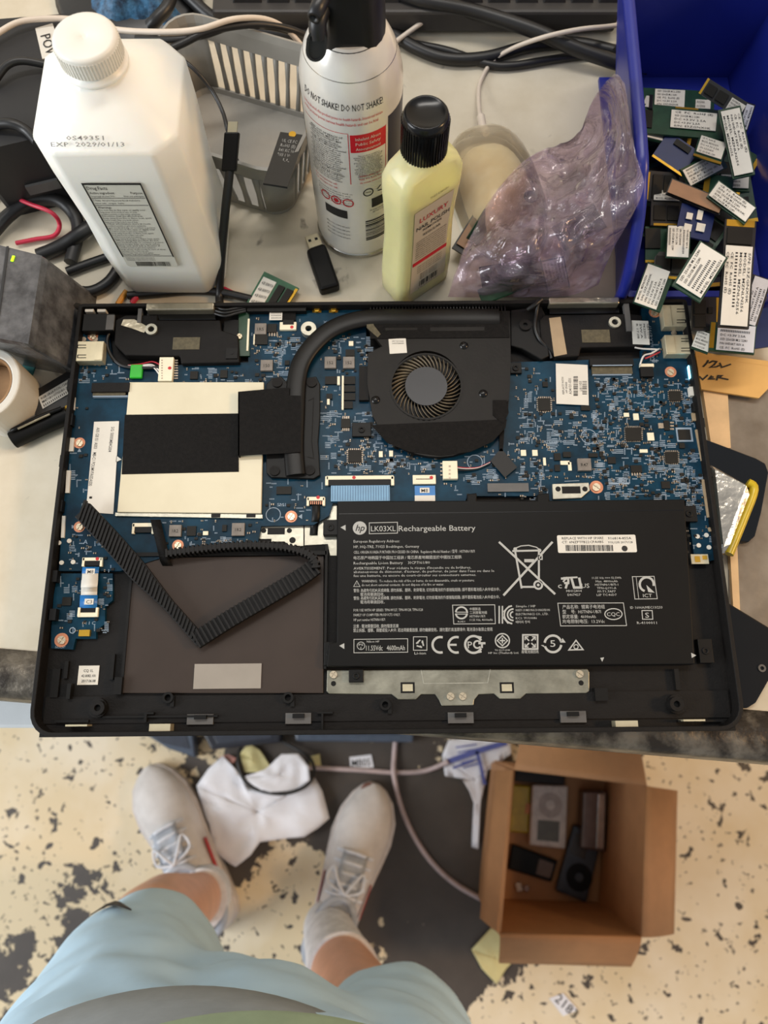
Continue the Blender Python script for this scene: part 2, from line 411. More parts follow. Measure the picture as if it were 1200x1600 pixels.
def lline(mb, pts, wpx, h, t=0.0, closed=False):
    """flat mitred line of width wpx photo pixels at height h"""
    _LN[0] += 1; h = h + 0.000014*(_LN[0] % 5)
    pp = [P(x, y, h) for x, y in pts]; n = len(pp)
    k = (P(pts[0][0]+1, pts[0][1], h)-P(pts[0][0], pts[0][1], h)).length*wpx/2
    if not closed and n > 2 and (pp[0]-pp[-1]).length < k: pp = pp[:-1]; n -= 1; closed = True
    rows = []
    for i in range(n):
        d0 = (pp[i]-pp[i-1]) if (i > 0 or closed) else (pp[1]-pp[0]); d1 = (pp[(i+1) % n]-pp[i]) if (i < n-1 or closed) else (pp[-1]-pp[-2])
        d0 = d0.normalized(); d1 = d1.normalized(); n0 = V((-d0.y, d0.x, 0)); n1 = V((-d1.y, d1.x, 0)); m = (n0+n1)
        m = n0 if m.length < .3 else m.normalized(); c = max(.4, m.dot(n0)); o = m*(k/c)
        e = V((0, 0, 0))
        if not closed and i == 0: e = -d1*k*.3
        if not closed and i == n-1: e = d0*k*.3
        rows.append([pp[i]-o+e, pp[i]+o+e])
    if closed: rows.append(rows[0])
    return mb.grid(rows, False)

laptop = thing('laptop', 'black laptop turned over with bottom cover removed, blue circuit board and fan exposed', 'laptop', (0.0, 0.12, TZ))
c4 = [P(*p, HR) for p in ((121, 475), (1073, 465), (1168, 1145), (44, 1150))]
LC = sum(c4, V((0, 0, 0)))/4; LW, LD = 0.3655, 0.2490
def lloc(x, y): q = V((LC.x, LC.y, 0)) + LUX*x + LUY*y; return (q.x, q.y)
def lap_rr(ins, rf=0.013, rb=0.003):
    return rrect(LW-2*ins, LD-2*ins, (max(rb-ins, .0008), max(rb-ins, .0008), max(rf-ins, .002), max(rf-ins, .002)), 6, LC.x, LC.y, LA)
mb = MB(); mb.prism(lap_rr(0.0012), TZ, TZ+0.0065); mb.build('screen_lid', M_blkg, laptop, bevel=0.0008)
mb = MB()
o1, o2, o3, i1 = lap_rr(0.0015), lap_rr(0.0), lap_rr(0.0), lap_rr(0.0022)
mb.prism(lap_rr(0.0008), TZ+0.0070, TZ+HD)
mb.ring(lap_rr(0.0), lap_rr(0.0023), TZ+HD-0.002, TZ+HR)
mb.build('base_shell', M_chas, laptop, bevel=0.0004)
for hx in (-0.117, 0.118):      # knuckles joining lid and base
    q = lloc(hx, LD/2-0.004); MB().box((q[0], q[1], TZ+0.0068), (0.03, 0.006, 0.004), LA).build('hinge_knuckle', M_blk, laptop)
# inner ledges of the palm rest
mb = MB(); lbox(mb, 62, 1139, 1150, 1147, HD-.001, HR-0.0012); mb.build('front_ledge', M_chas2, laptop)
mb = MB(); lbox(mb, 70, 1084, 1140, 1126, HD-.001, HD+0.0012); mb.build('palm_rest_step', M_chas, laptop)
mb = MB(); lbox(mb, 80, 1045, 92, 1090, HD, HD+.002); lbox(mb, 104, 1068, 110, 1092, HD, HD+.0045); lbox(mb, 85, 1125, 138, 1129, HD, HD+.003); lbox(mb, 160, 1118, 340, 1121, HD, HD+.003)
lbox(mb, 178, 1058, 190, 1085, HD, HD+.005); lbox(mb, 172, 1022, 178, 1062, HD, HD+.002); lbox(mb, 100, 1033, 106, 1060, HD, HD+.002)
lbox(mb, 495, 1112, 520, 1115, HD, HD+.004); lbox(mb, 502, 1115, 505, 1140, HD, HD+.004); lbox(mb, 225, 1113, 240, 1116, HD, HD+.004); lbox(mb, 225, 1116, 229, 1128, HD, HD+.004)
lbox(mb, 930, 1075, 950, 1095, HD, HD+.004); lbox(mb, 1055, 1045, 1062, 1078, HD, HD+.003); lbox(mb, 1060, 1125, 1130, 1128, HD, HD+.003)
mb.build_each("moulded_rib", M_chas2, laptop)
for bx, by in ((152, 1106), (1058, 1100)):
    mb = MB(); lcyl(mb, bx, by, 15, HD, HD+.004); lann(mb, bx, by, 5, 11, HD+.004, HD+.0075); mb.build('screw_post', M_chas, laptop)
    mb = MB(); lcyl(mb, bx, by, 5, HD+.004, HD+.0052); mb.build('post_bore', M_chas2, laptop)
for bx, by in ((262, 1090), (450, 1090), (602, 1101)):
    mb = MB(); lann(mb, bx, by, 5, 8.5, HD, HD+.004); lbox(mb, bx+4, by-3, bx+10, by+14, HD, HD+.003); mb.build('screw_boss', M_chas2, laptop)
for r in ((292, 1116, 333, 1132), (446, 1114, 486, 1131), (700, 1113, 740, 1130), (876, 1111, 916, 1129)):
    mb = MB(); lbox(mb, *r, HD, HD+.0022); mb.build('clip_pocket', M_grey, laptop)
    mb = MB(); lbox(mb, r[0]+11, r[1]+1, r[2]-11, r[1]+8, HD, HD+.0045); mb.build('clip_tooth', M_blk, laptop)
for r in ((233, 1131, 266, 1143), (962, 1126, 997, 1138), (1068, 1124, 1102, 1127), (102, 1132, 136, 1135)):
    mb = MB(); lbox(mb, *r, HD, HD+.0068); mb.build('steel_stiffener', M_usb, laptop)
mb = MB(); lbox(mb, 122, 1040, 154, 1070, HD, HD+.0003); s_ = mb.build('mould_sticker', M_lab, laptop)
mb = MB()
for i, t in enumerate(('CQ 1L', '42.0082.101', '2017.06.08')): ltext(mb, t, 138, 1050+i*8, 4.2, HD+.0004, 22 if i else 15, 'C')
mb.build('sticker_print', M_ink, s_)
# touchpad underside
mb = MB(); lpoly(mb, [(205, 872), (506, 868), (505, 1083), (190, 1083)], HD-.0005, HD+.0022); tp = mb.build('touchpad_cover', M_pad, laptop, bevel=0.0003)
mb = MB(); lbox(mb, 303, 1037, 408, 1076, HD+.0022, HD+.0026); mb.build('grey_pad', mat('grey_sticker', (146, 138, 128), .5, var=.04), tp)
mb = MB(); lbox(mb, 200, 862, 510, 868, HD, HD+.004); lbox(mb, 507, 850, 511, 1045, HD, HD+.004); lbox(mb, 196, 900, 200, 1060, HD, HD+.003); mb.build('touchpad_frame', M_chas2, laptop)

# ---------------- circuit board
board = MB(); lpoly(board, [(120, 520), (170, 520), (176, 566), (196, 574), (388, 566), (390, 483), (572, 483), (572, 566), (800, 566), (1002, 560), (1002, 480), (1060, 478), (1074, 560), (1089, 640), (1106, 740), (1130, 872), (1086, 881), (1076, 800), (1072, 782), (950, 782), (930, 786), (860, 786), (856, 775), (730, 775), (726, 786), (520, 786), (514, 806), (490, 820), (408, 822), (402, 852), (270, 866), (188, 892), (92, 892), (98, 800), (108, 660)], HD, HB)
board = board.build('main_board', M_pcb, laptop)
daughter = MB(); lpoly(daughter, [(90, 896), (176, 896), (176, 938), (164, 948), (164, 975), (150, 985), (150, 998), (118, 998), (114, 1015), (80, 1013), (80, 985), (84, 930)], HD, HB-.0006); daughter = daughter.build('daughter_board', M_pcb, laptop)
BUSY = []
def part(name, m, r, h1, h0=HB, parent=None, bevel=0.0, rot=0.0, label=None):
    mb = MB(); lbox(mb, *r, h0, h1, rot); BUSY.append(r)
    return mb.build(name, m, parent if parent is not None else board, bevel=bevel, label=label)
chips = [(297, 580, 309, 592), (344, 578, 355, 590), (418, 506, 432, 519), (398, 524, 418, 538), (508, 588, 527, 600), (537, 588, 555, 600), (537, 602, 555, 612), (537, 614, 555, 625), (533, 627, 551, 638), (533, 654, 547, 668), (544, 703, 565, 722), (432, 760, 455, 772), (841, 622, 860, 641), (978, 668, 1002, 688), (1046, 611, 1064, 626), (1040, 706, 1059, 723), (986, 727, 1003, 738), (1034, 752, 1047, 763), (866, 708, 876, 719), (880, 706, 892, 714), (867, 726, 875, 736), (950, 714, 962, 724), (1062, 692, 1070, 700), (1038, 657, 1046, 672), (292, 822, 306, 837), (848, 596, 856, 604), (908, 634, 922, 641), (540, 546, 554, 556), (445, 563, 452, 570), (920, 708, 934, 714), (510, 615, 519, 623), (347, 820, 354, 830)]
for r in chips:
    c_ = part('chip', M_chip, r, HB+.0011)
    if r[2]-r[0] > 16 and r[3]-r[1] > 14:      # leads of the flat packs
        mb = MB()
        for s in range(int(r[0]), int(r[2]), 3):
            lbox(mb, s, r[1]-2.4, s+1.4, r[1], HB, HB+.0004); lbox(mb, s, r[3], s+1.4, r[3]+2.4, HB, HB+.0004)
        for s in range(int(r[1]), int(r[3]), 3):
            lbox(mb, r[0]-2.4, s, r[0], s+1.4, HB, HB+.0004); lbox(mb, r[2], s, r[2]+2.4, s+1.4, HB, HB+.0004)
        mb.build('leads', M_smd, board)
mb = MB()
for x in range(535, 547, 3): lbox(mb, x, 650, x+1.7, 654, HB, HB+.0005); lbox(mb, x, 668, x+1.7, 673, HB, HB+.0005)
for y in (660, 665, 670): lbox(mb, 1047, y-1, 1053, y+1.5, HB, HB+.0005)
lbox(mb, 1029, 661, 1037, 669, HB, HB+.0007)
for x in range(987, 1003, 4): lbox(mb, x, 738, x+2, 743, HB, HB+.0005)
for x in range(420, 434, 4): lbox(mb, x, 519, x+2, 525, HB, HB+.0005)
mb.build("solder_leads", M_smd, board, kind="stuff")
for r, t in (((398, 505, 416, 522), '1R5'), ((407, 562, 426, 579), '150'), ((507, 557, 525, 575), '152'), ((536, 557, 554, 575), '152'), ((264, 820, 283, 838), '1R2'), ((362, 817, 382, 837), '1R2'), ((903, 716, 924, 735), 'R47')):
    i_ = part('inductor', M_ind, r, HB+.0020, bevel=0.0002)
    mb = MB(); ltext(mb, t, (r[0]+r[2])/2, (r[1]+r[3])/2+3, 5, HB+.00205, None, 'C'); mb.build('marking', M_chip, board)
for r in ((527, 588, 531, 601), (534, 587, 537, 640), (396, 522, 398, 538)):
    part('capacitor_end', M_crm, r, HB+.0012)
sm = [(690, 570, 694, 576)]
for r in ((814, 703, 822, 712), (832, 703, 840, 712), (849, 715, 853, 727), (592, 705, 598, 714), (608, 704, 614, 713), (876, 720, 890, 726), (888, 722, 893, 735), (511, 623, 515, 632), (1012, 676, 1022, 688), (1000, 702, 1012, 707), (975, 645, 983, 651), (990, 646, 998, 656), (317, 830, 325, 836), (545, 533, 552, 540)):
    part('ceramic_capacitor', M_crm, r, HB+.0009)
part('shield_frame', M_silk, (1057, 668, 1082, 690), HB+.0001); part('sensor_die', M_chip, (1060, 671, 1079, 687), HB+.0006)
# screws with copper rings
def screw(px, py, r, parent, h=HB, ring=True):
    if ring:
        mb = MB(); lcyl(mb, px, py, r, h-.0001, h+.00015, 24); mb.build('copper_ring', M_cop, parent)
    mb = MB(); lcyl(mb, px, py, r*0.58, h, h+.0006, 20); sc = mb.build('screw', M_scr, laptop)
    mb = MB(); g_ = r*.07; R_ = r*.58
    for q in range(4):      # four quadrants standing round the cross groove
        t0 = math.pi/2*q + .6; e0 = math.asin(g_/R_); c_, s_ = math.cos(t0), math.sin(t0)
        loc = [(g_, g_)] + [(R_*math.cos(e0+(math.pi/2-2*e0)*k/4), R_*math.sin(e0+(math.pi/2-2*e0)*k/4)) for k in range(5)]
        lpoly(mb, [(px+x*c_-y*s_, py+x*s_+y*c_) for x, y in loc], h+.0004, h+.0012)
    mb.build('cross_head', M_scr, sc)
    BUSY.append((px-r, py-r, px+r, py+r))
for q in ((145, 525, 8), (124, 692, 9), (124, 823, 9), (278, 852, 9), (455, 807, 9.5), (932, 761, 10.5), (1023, 488, 9), (1048, 581, 9)): screw(*q, board)
screw(96, 1000, 11, daughter, HB-.0006)
# USB and power sockets
def usb(r, flip):
    u = part('usb_socket', M_usb, r, HB+.0055, HB-.001, laptop, bevel=0.0003)
    mb = MB(); x0, y0, x1, y1 = r; wd = x1-x0
    a = x0+wd*(.08 if not flip else .55); b = x0+wd*(.4 if not flip else .92)
    for yy in (y0+(y1-y0)*.22, y0+(y1-y0)*.72):
        lbox(mb, a, yy-1.2, b, yy, HB+.0055, HB+.00556); lbox(mb, a, yy+3, b, yy+4.2, HB+.0055, HB+.00556); lbox(mb, (a if not flip else b-1.5), yy, (a+1.5 if not flip else b), yy+3, HB+.0055, HB+.00556)
    mb.build('spring_slots', M_blk, u)
    mb = MB(); q = (x0+wd*.72, y0+2, x1-1, y1-2) if not flip else (x0+1, y0+2, x0+wd*.32, y1-2); lbox(mb, *q, HB+.0055, HB+.0059); mb.build('folded_tab', M_usb, u)
    mb = MB()
    for xx in (x0+wd*.3, x0+wd*.72):
        for yy in (y0-3, y1+3): lcyl(mb, xx, yy, 4.2, HB-.0001, HB+.0006, 12)
    mb.build('solder_tabs', M_smd, board)
usb((117, 533, 161, 564), False); usb((1036, 476, 1075, 510), True); usb((1040, 523, 1084, 553), True)
part('power_jack', M_blk, (129, 490, 178, 517), HB+.005, HB-.002, laptop, .0004)
for r in ((133, 483, 146, 487), (152, 483, 165, 487)): part('jack_contact', M_lab, r, HB+.0045, HB, laptop)
part('jack_flap', M_grey, (166, 492, 178, 515), HB+.0053, HB+.004, laptop)
# power led
mb = MB(); lbox(mb, 1077, 571, 1084, 590, HB, HB+.002); mb.build('power_led', mat('lit_cyan_led', (150, 235, 255), .4, emit=(130, 225, 255), estr=6.0), board, label='glowing cyan power light')
mb = MB(); lbox(mb, 1078, 604, 1086, 618, HB-.001, HB+.003); mb.build('light_pipe', M_lab, board)
# connectors
def conn(r, hh=.0018, red=None, m=None, parent=None):
    c_ = part('connector', m or M_crm, r, HB+hh, bevel=.0002, parent=parent)
    return c_
conn((248, 558, 270, 595), .003)
mb = MB()
for y in range(562, 594, 4): lbox(mb, 270, y, 278, y+1.8, HB, HB+.0005); lbox(mb, 252, y, 254, y+1.8, HB+.003, HB+.0031)
mb.build('connector_pins', M_smd, board)
conn((510, 743, 615, 749)); part('latch', M_blk, (513, 749, 612, 758), HB+.0015); conn((508, 744, 513, 758)); conn((611, 744, 616, 758))
part('ribbon_cable', M_flex, (517, 758, 609, 783), HB+.0012, HB+.0006)
mb = MB()
for x in range(519, 609, 4): lbox(mb, x, 759, x+1, 782, HB+.0012, HB+.00126)
mb.build('ribbon_conductors', mat('ribbon_line', (60, 104, 140), .4), board)
conn((645, 742, 681, 756)); part('latch_slot', M_blk, (650, 748, 676, 749), HB+.00185, HB+.0018)
t_ = part('flat_cable', M_blu, (648, 759, 680, 774), HB+.0012, HB+.0006); part('cable_end', M_lab, (648, 774, 680, 783), HB+.0012, HB+.0006)
part('cable_tag', M_lab, (656, 762, 671, 770), HB+.0014, HB+.0012)
mb = MB(); ltext(mb, 'M8', 663.5, 769, 5.5, HB+.00145, 10, 'C'); mb.build('tag_print', M_ink, board)
conn((692, 720, 715, 748), .003); mb = MB()
for y in range(723, 746, 6): lbox(mb, 688, y, 692, y+2, HB, HB+.0006); lbox(mb, 701, y+4, 704, y+7, HB+.003, HB+.0031)
mb.build('connector_pins', M_smd, board)
conn((480, 776, 507, 782)); part('latch', M_blk, (483, 782, 505, 788), HB+.0015); conn((479, 777, 483, 790)); conn((504, 777, 508, 790))
mb = MB()
for x in range(485, 504, 3): lbox(mb, x, 783, x+1.2, 788, HB+.0015, HB+.0016)
mb.build('connector_pins', M_cop, board)
pts = [P(494, 789, HB+.0012), P(494, 800, HB+.0016), P(493, 812, HB+.0008), P(491, 822, HD+.0012), P(490, 836, HD+.001)]
mb = MB(); k = .0022; mb.grid([[p-LUX*k, p+LUX*k] for p in smooth_path(pts, 5)]); mb.build('black_flex', M_blk, laptop, solid=.0003)
conn((437, 503, 463, 515), .0018); part('latch', M_blk, (442, 500, 459, 507), HB+.0020); part('display_cable', M_tape, (439, 485, 462, 501), HB+.0016, HB+.001); part('cable_flag', M_lab, (421, 484, 441, 500), HB+.0020, HB+.0018)
mb = MB()
for y in (488, 492, 496): ltext(mb, 'IIIIIII', 424, y+2, 2.4, HB+.00205, 14)
mb.build('flag_print', M_ink, board)
conn((207, 817, 240, 823)); part('latch', M_blk, (210, 823, 237, 832), HB+.0015)
for r in ((206, 818, 210, 834), (237, 818, 241, 834)): conn(r)
conn((1000, 568, 1022, 573), .002); part('latch', M_blk, (1001, 573, 1021, 588), HB+.0025)
conn((129, 871, 159, 876), .0018); part('latch', M_blk, (132, 876, 156, 884), HB+.0015); conn((128, 871, 132, 885)); conn((156, 871, 160, 885))
DZ = HB-.0006
conn((121, 957, 153, 964), .0014, parent=daughter); part('latch', M_blk, (124, 949, 150, 957), DZ+.0016, DZ, daughter); conn((121, 949, 125, 963), .0016, parent=daughter); conn((149, 949, 153, 963), .0016, parent=daughter)
part('chip', M_chip, (97, 933, 111, 946), DZ+.001, DZ, daughter); part('gold_contact', M_gold, (123, 984, 140, 994), DZ+.002, DZ, daughter)
# red inspection dots
mb = MB()
for x, y, hh in ((553, 746, .0018), (674, 746, .0018), (456, 511, .0018), (497, 777, .0018), (265, 575, .003), (152, 873, .0018)): lcyl(mb, x, y, 2.8, HB+hh, HB+hh+.0001, 10)
mb.build_each('red_dot', M_red, board)
# folded flat cable between the boards
pts = [P(142, 886, HB+.0014), P(141, 896, HB+.002), P(140, 912, HB+.005), P(139, 918, HB+.0045), P(140, 906, HB+.0016), P(139, 930, HB+.0012), P(138, 950, DZ+.0016)]
def ribbon(path, wpx, m, name, parent, n=5):
    kk = wpx*(P(141, 900, HB)-P(140, 900, HB)).length/2
    return MB().grid([[q-LUX*kk, q+LUX*kk] for q in smooth_path(path, n)]).build(name, m, parent, solid=.00025)
ribbon(pts[:2], 26, M_blu, 'flat_cable', laptop); ribbon(pts[1:6], 25, M_lab, 'folded_cable', laptop); ribbon([pts[5]+V((0, 0, .0001)), pts[6]], 27, M_blu, 'flat_cable', laptop)
for (x, y, t) in ((141, 893, 'M8'), (139, 940, 'C3')):
    mb = MB(); lbox(mb, x-7, y-4.5, x+7, y+4.5, HB+.0021, HB+.0023); s_ = mb.build('cable_tag', M_lab, laptop)
    mb = MB(); ltext(mb, t, x, y+3, 5.5, HB+.00235, 9, 'C'); mb.build('tag_print', M_ink, s_)
# other board-level parts
part('storage_socket', M_chas, (143, 598, 202, 612), HB+.0035); part('socket_contacts', M_brnf, (145, 612, 196, 618), HB+.0022); part('socket_lip', M_silk, (145, 618, 200, 620), HB+.002)
part('shielded_connector', M_chas2, (922, 560, 990, 571), HB+.003); part('connector_bar', M_brnf, (925, 571, 988, 584), HB+.0016); part('connector_rim', M_silk, (926, 570, 988, 571.5), HB+.0032, HB+.003); part('connector_rim', M_silk, (926, 584, 987, 586), HB+.0012)
part('pull_tab', M_grey, (762, 755, 826, 768), HB+.0012)
part('gold_contact', M_usb, (1080, 866, 1107, 881), HB+.0012); part('contact_pad', M_gold, (1086, 869, 1094, 878), HB+.0016); part('contact_pad', M_gold, (1098, 868, 1105, 874), HB+.0016)
for x, y in ((495, 483), (521, 483)):
    mb = MB(); lbox(mb, x-7, y-4, x+7, y+5, HB, HB+.0004); lcyl(mb, x, y, 4.2, HB, HB+.002, 14); mb.build('antenna_plug', M_gold, board)
mb = MB(); lpoly(mb, [(373, 490), (389, 488), (390, 556), (372, 556)], HB, HB+.0012); wf = mb.build('wireless_card', M_grn_pcb, laptop)
mb = MB(); lbox(mb, 386, 498, 389, 548, HB+.0012, HB+.0016); mb.build('card_edge', M_crm, wf); screw(374, 525, 7, laptop, HB+.0012, False)
mb = MB(); lann(mb, 482, 513, 5, 12, HB, HB+.004); mb.build('standoff', M_sil, laptop)
part('white_sticker', M_lab, (869, 569, 919, 632), HB+.0015, HB+.0012, laptop, rot=-.06, label='white barcode sticker')
mb = MB()
for (t, x, y, hh, wd) in (('REPLACE WITH', 882, 616, 3.2, 28), ('HP SPARE', 887, 614, 3, 18), ('A34101-031', 893.5, 616, 4.2, 26), ('L81103', 909.5, 611, 3.8, 16)): ltext(mb, t, x, y, hh, HB+.00156, wd, rot=math.pi/2-.03)
yy = 588.
while yy < 618:
    hgt = random.choice((.7, 1.1, 1.6)); lbox(mb, 896, yy, 903, yy+hgt, HB+.0015, HB+.00156)
    if 594 < yy < 615: lbox(mb, 909.5+.4, yy, 917, yy+hgt*.9, HB+.0015, HB+.00156)
    yy += hgt + random.choice((.6, .9, 1.3))
mb.build('sticker_print', M_ink, laptop)
mb = MB(); lpoly(mb, [(147, 659), (186, 658), (177, 803), (134, 800)], HB+.0002, HB+.0005); lpoly(mb, [(182, 712), (190, 718), (181, 722)], HB+.0002, HB+.0005); s_ = mb.build('serial_label', M_lab, laptop)
mb = MB(); ltext(mb, 'A05 GB IS1 A003    MB-C1 POUMVFA0DAS00', 151, 668, 5, HB+.00056, 92, rot=-math.pi/2-.03); ltext(mb, 'S/G: S0005MB4G004', 174, 667, 5, HB+.00056, 40, rot=-math.pi/2-.03)
mb.build('label_print', M_ink, s_)
# ---------------- big covers
mb = MB(); lpoly(mb, [(202, 597), (412, 597), (412, 612), (408, 802), (183, 800)], HB+.0004, HB+.0028); pl = mb.build('metal_cover', M_plate, laptop, bevel=.0003, label='cream metal cover plate')
mb = MB(); lpoly(mb, [(195, 648), (372, 646), (373, 737), (190, 741)], HB+.0028, HB+.0031); mb.build('cloth_tape', M_tape, pl)
mb = MB(); lpoly(mb, [(180, 801), (410, 804), (410, 810), (180, 806)], HB, HB+.0016); mb.build('cover_foot', M_sil, pl)
mb = MB()
for x in (330, 385): lbox(mb, x, 803, x+14, 808, HB+.0016, HB+.002)
mb.build('cover_clips', M_blk, pl)
# cpu heat spreader + heat pipe
hs = MB(); lpoly(hs, [(424, 592), (440, 588), (450, 600), (474, 600), (478, 590), (494, 588), (500, 600), (500, 650), (497, 690), (500, 742), (490, 748), (424, 746), (416, 738), (416, 600)], HB+.0002, HB+.0026); hs = hs.build('heat_spreader', M_blk, laptop, bevel=.0004)
mb = MB(); lline(mb, [(482, 626), (490, 622), (487, 690), (490, 716), (481, 714)], 1.5, HB+.0027, .0004); mb.build('stamped_rib', M_chas, hs)
for x, y in ((433, 597), (487, 597), (429, 735), (484, 734)):
    mb = MB(); lcyl(mb, x, y, 8, HB+.0026, HB+.0036); sc = mb.build('spring_screw', M_chas, hs)
pth = [(462, 742), (459, 700), (461, 640), (463, 600), (470, 568), (488, 540), (515, 516), (548, 502), (585, 496), (650, 495), (720, 495), (780, 495)]
k = (P(465, 600, HB)-P(464, 600, HB)).length
hp_ = MB().tube([P(x, y, HB+.0042) for x, y in pth], 15*k, 12, 5, flat=0.3); hp_ = hp_.build('heat_pipe', mat('black_painted_copper', (22, 20, 18), .4, spec=.25), laptop)
mb = MB(); lpoly(mb, [(372, 612), (440, 606), (452, 606), (452, 618), (470, 618), (470, 640), (470, 706), (448, 708), (372, 712)], HB+.0062, HB+.0065); lpoly(mb, [(372, 612), (374, 612), (374, 712), (372, 712)], HB+.003, HB+.0065); mb.build('cloth_tape', M_tape, laptop)
# ---------------- fan
kf = (P(667, 603, HT)-P(666, 603, HT)).length
fc = P(666, 603, HT)
fan_out = [(576, 486), (797, 486), (798, 560), (797, 600), (794, 640)]
for a in range(0, 190, 10):
    t = math.radians(-8 - a); fan_out.append((684 + 110*math.cos(t), 610 - 104*math.sin(t)))
fan_out = fan_out[:-3] + [(574, 600), (575, 552), (600, 540), (574, 512)]
hole = [(666+55*math.cos(2*math.pi*i/40), 603-55*math.sin(2*math.pi*i/40)) for i in range(40)]
fan = MB(); lpoly(fan, fan_out, HB+.0002, HB+.0012)
# top plate with a round opening: walk the outline and the hole together
def ray_out(poly, cx, cy, n):
    res = []
    for i in range(n):
        t = 2*math.pi*i/n; dx, dy = math.cos(t), -math.sin(t); best = 1e9
        for k_ in range(len(poly)):
            (x1_, y1_), (x2_, y2_) = poly[k_], poly[(k_+1) % len(poly)]
            ex, ey = x2_-x1_, y2_-y1_; den = dx*ey-dy*ex
            if abs(den) < 1e-9: continue
            u = ((x1_-cx)*ey-(y1_-cy)*ex)/den; v = ((x1_-cx)*dy-(y1_-cy)*dx)/den
            if u > 0 and -1e-6 <= v <= 1+1e-6 and u < best: best = u
        res.append((cx+dx*best, cy+dy*best))
    return res
ro = ray_out(fan_out, 666, 603, 120); ri = [(666+55*math.cos(2*math.pi*i/120), 603-55*math.sin(2*math.pi*i/120)) for i in range(120)]
fan.ring([tuple(P(x, y, HT+.0004)[:2]) for x, y in ro], [tuple(P(x, y, HT+.0004)[:2]) for x, y in ri], TZ+HB+.001, TZ+HT+.0004)
M_fan = mat('fan_housing', (25, 22, 19), 0.45, spec=.18, var=0.12, scale=90, bump=0.08, bscale=500)
fan = fan.build('cooling_fan', M_fan, laptop)
mb = MB(); lann(mb, 666, 603, 54, 57, HT+.0004, HT+.0008, 48); mb.build('inlet_lip', M_fan, fan)
mb = MB(); lcyl(mb, 666, 603, 33, HB+.001, HT+.0006, 40); mb.build('hub', M_hub, fan, bevel=.0006)
bm_ = MB(); r0, r1 = 30*kf, 54*kf
rows = []
for q in range(5):
    t = q/4; r = r0+(r1-r0)*t; a = 0.42*t
    rows.append([(r*math.cos(a), r*math.sin(a), -.0030), (r*math.cos(a)+.0004, r*math.sin(a), .0)])
bm_.grid([[V(p) for p in r_] for r_ in rows])
bl0 = None
for i in range(40):
    if bl0 is None:
        bl0 = bm_.build('fan_blade', M_blade, fan, solid=.0003); me_ = bl0.data
        base = bl0.location + V(WLOC[fan.name])
        # recentre on hub
        off = WLOC[bl0.name].copy()
        for v_ in me_.vertices: v_.co += off
        bl0.location = V((fc.x, fc.y, TZ+HT)) - WLOC[fan.name]; o_ = bl0
    else:
        o_ = bl0.copy(); COL.objects.link(o_); o_.parent = fan
    o_.rotation_euler = (0, 0, 2*math.pi*i/40)
mb = MB(); lpoly(mb, [(580, 664), (792, 655), (790, 668), (770, 690), (735, 706), (690, 712), (640, 706), (605, 692)], HT+.0004, HT+.0007); mb.build('cloth_tape', M_tape, fan)
mb = MB(); lbox(mb, 578, 488, 795, 528, HT+.0004, HT+.0009); mb.build('vent_tape', M_tape, fan)
mb = MB(); lbox(mb, 602, 512, 652, 516, HT+.0009, HT+.001); lbox(mb, 672, 511, 757, 517, HT+.0009, HT+.001); mb.build('tape_gaps', M_fan, fan)
for x, y in ((725, 540), (587, 625), (755, 615)):
    mb = MB(); mb.lathe([(7*kf, 0), (6*kf, .0006), (4*kf, .001), (1*kf, .0012)], P(x, y, HT+.0004), 16); mb.build('rivet', M_blkg, fan)
for r in ((550, 660, 580, 682), (797, 566, 815, 583)):
    mb = MB(); lbox(mb, *r, HB, HB+.002); lann(mb, (r[0]+r[2])/2, (r[1]+r[3])/2, 2.5, 5, HB+.002, HB+.0028); mb.build('mounting_ear', M_blk, fan, bevel=.0003)
part('side_pad', M_chas, (561, 572, 576, 625), HT-.001, HB, laptop)
mb = MB(); lpoly(mb, [(573, 496), (582, 495), (584, 508), (595, 522), (590, 527), (573, 512)], HT+.0009, HT+.0013); mb.build('foil_scrap', M_brnf, laptop)
s_ = part('fan_sticker', M_lab, (608, 529, 635, 552), HT+.0007, HT+.0004, laptop, rot=.06, label='small white sticker')
mb = MB(); ltext(mb, 'DC 5V 0.5A', 613, 534, 2, HT+.00076, 17); ltext(mb, 'NS75B00', 613, 537.5, 2, HT+.00076, 17); mb.build('sticker_print', M_ink, s_)
mb = MB()
for x in range(578, 792, 5): lbox(mb, x, 477, x+2, 486, HD, HT)
mb.build('vent_fins', M_blkg, laptop); part('vent_floor', M_chas2, (575, 474, 795, 487), HD+.001, HD-.0005, laptop)
# fan lead with tape
mb = MB(); lpoly(mb, [(770, 625), (792, 625), (795, 645), (786, 662), (770, 648)], HT+.0006, HT+.0009); lpoly(mb, [(781, 655), (789, 655), (786, 705), (780, 705)], HB+.0014, HB+.002); mb.build('lead_tape', M_tape, laptop)
mb = MB(); lpoly(mb, [(783, 700), (808, 730), (789, 746), (766, 720)], HB+.0016, HB+.002); mb.build('tape_patch', mat('deep_black_tape', (12, 11, 11), .55), laptop)
for i, (m_, dy) in enumerate(((M_rwire, -2), (M_wwire, -.6), (M_kwire, .8), (M_kwire, 2.2))):
    MB().tube([P(714, 732+dy*1.3, HB+.0024), P(730, 733+dy, HB+.0018), P(748, 731+dy*.6, HB+.0012), P(766, 723+dy*.5, HB+.0014)], .00028, 6).build('fan_wire', m_, laptop)
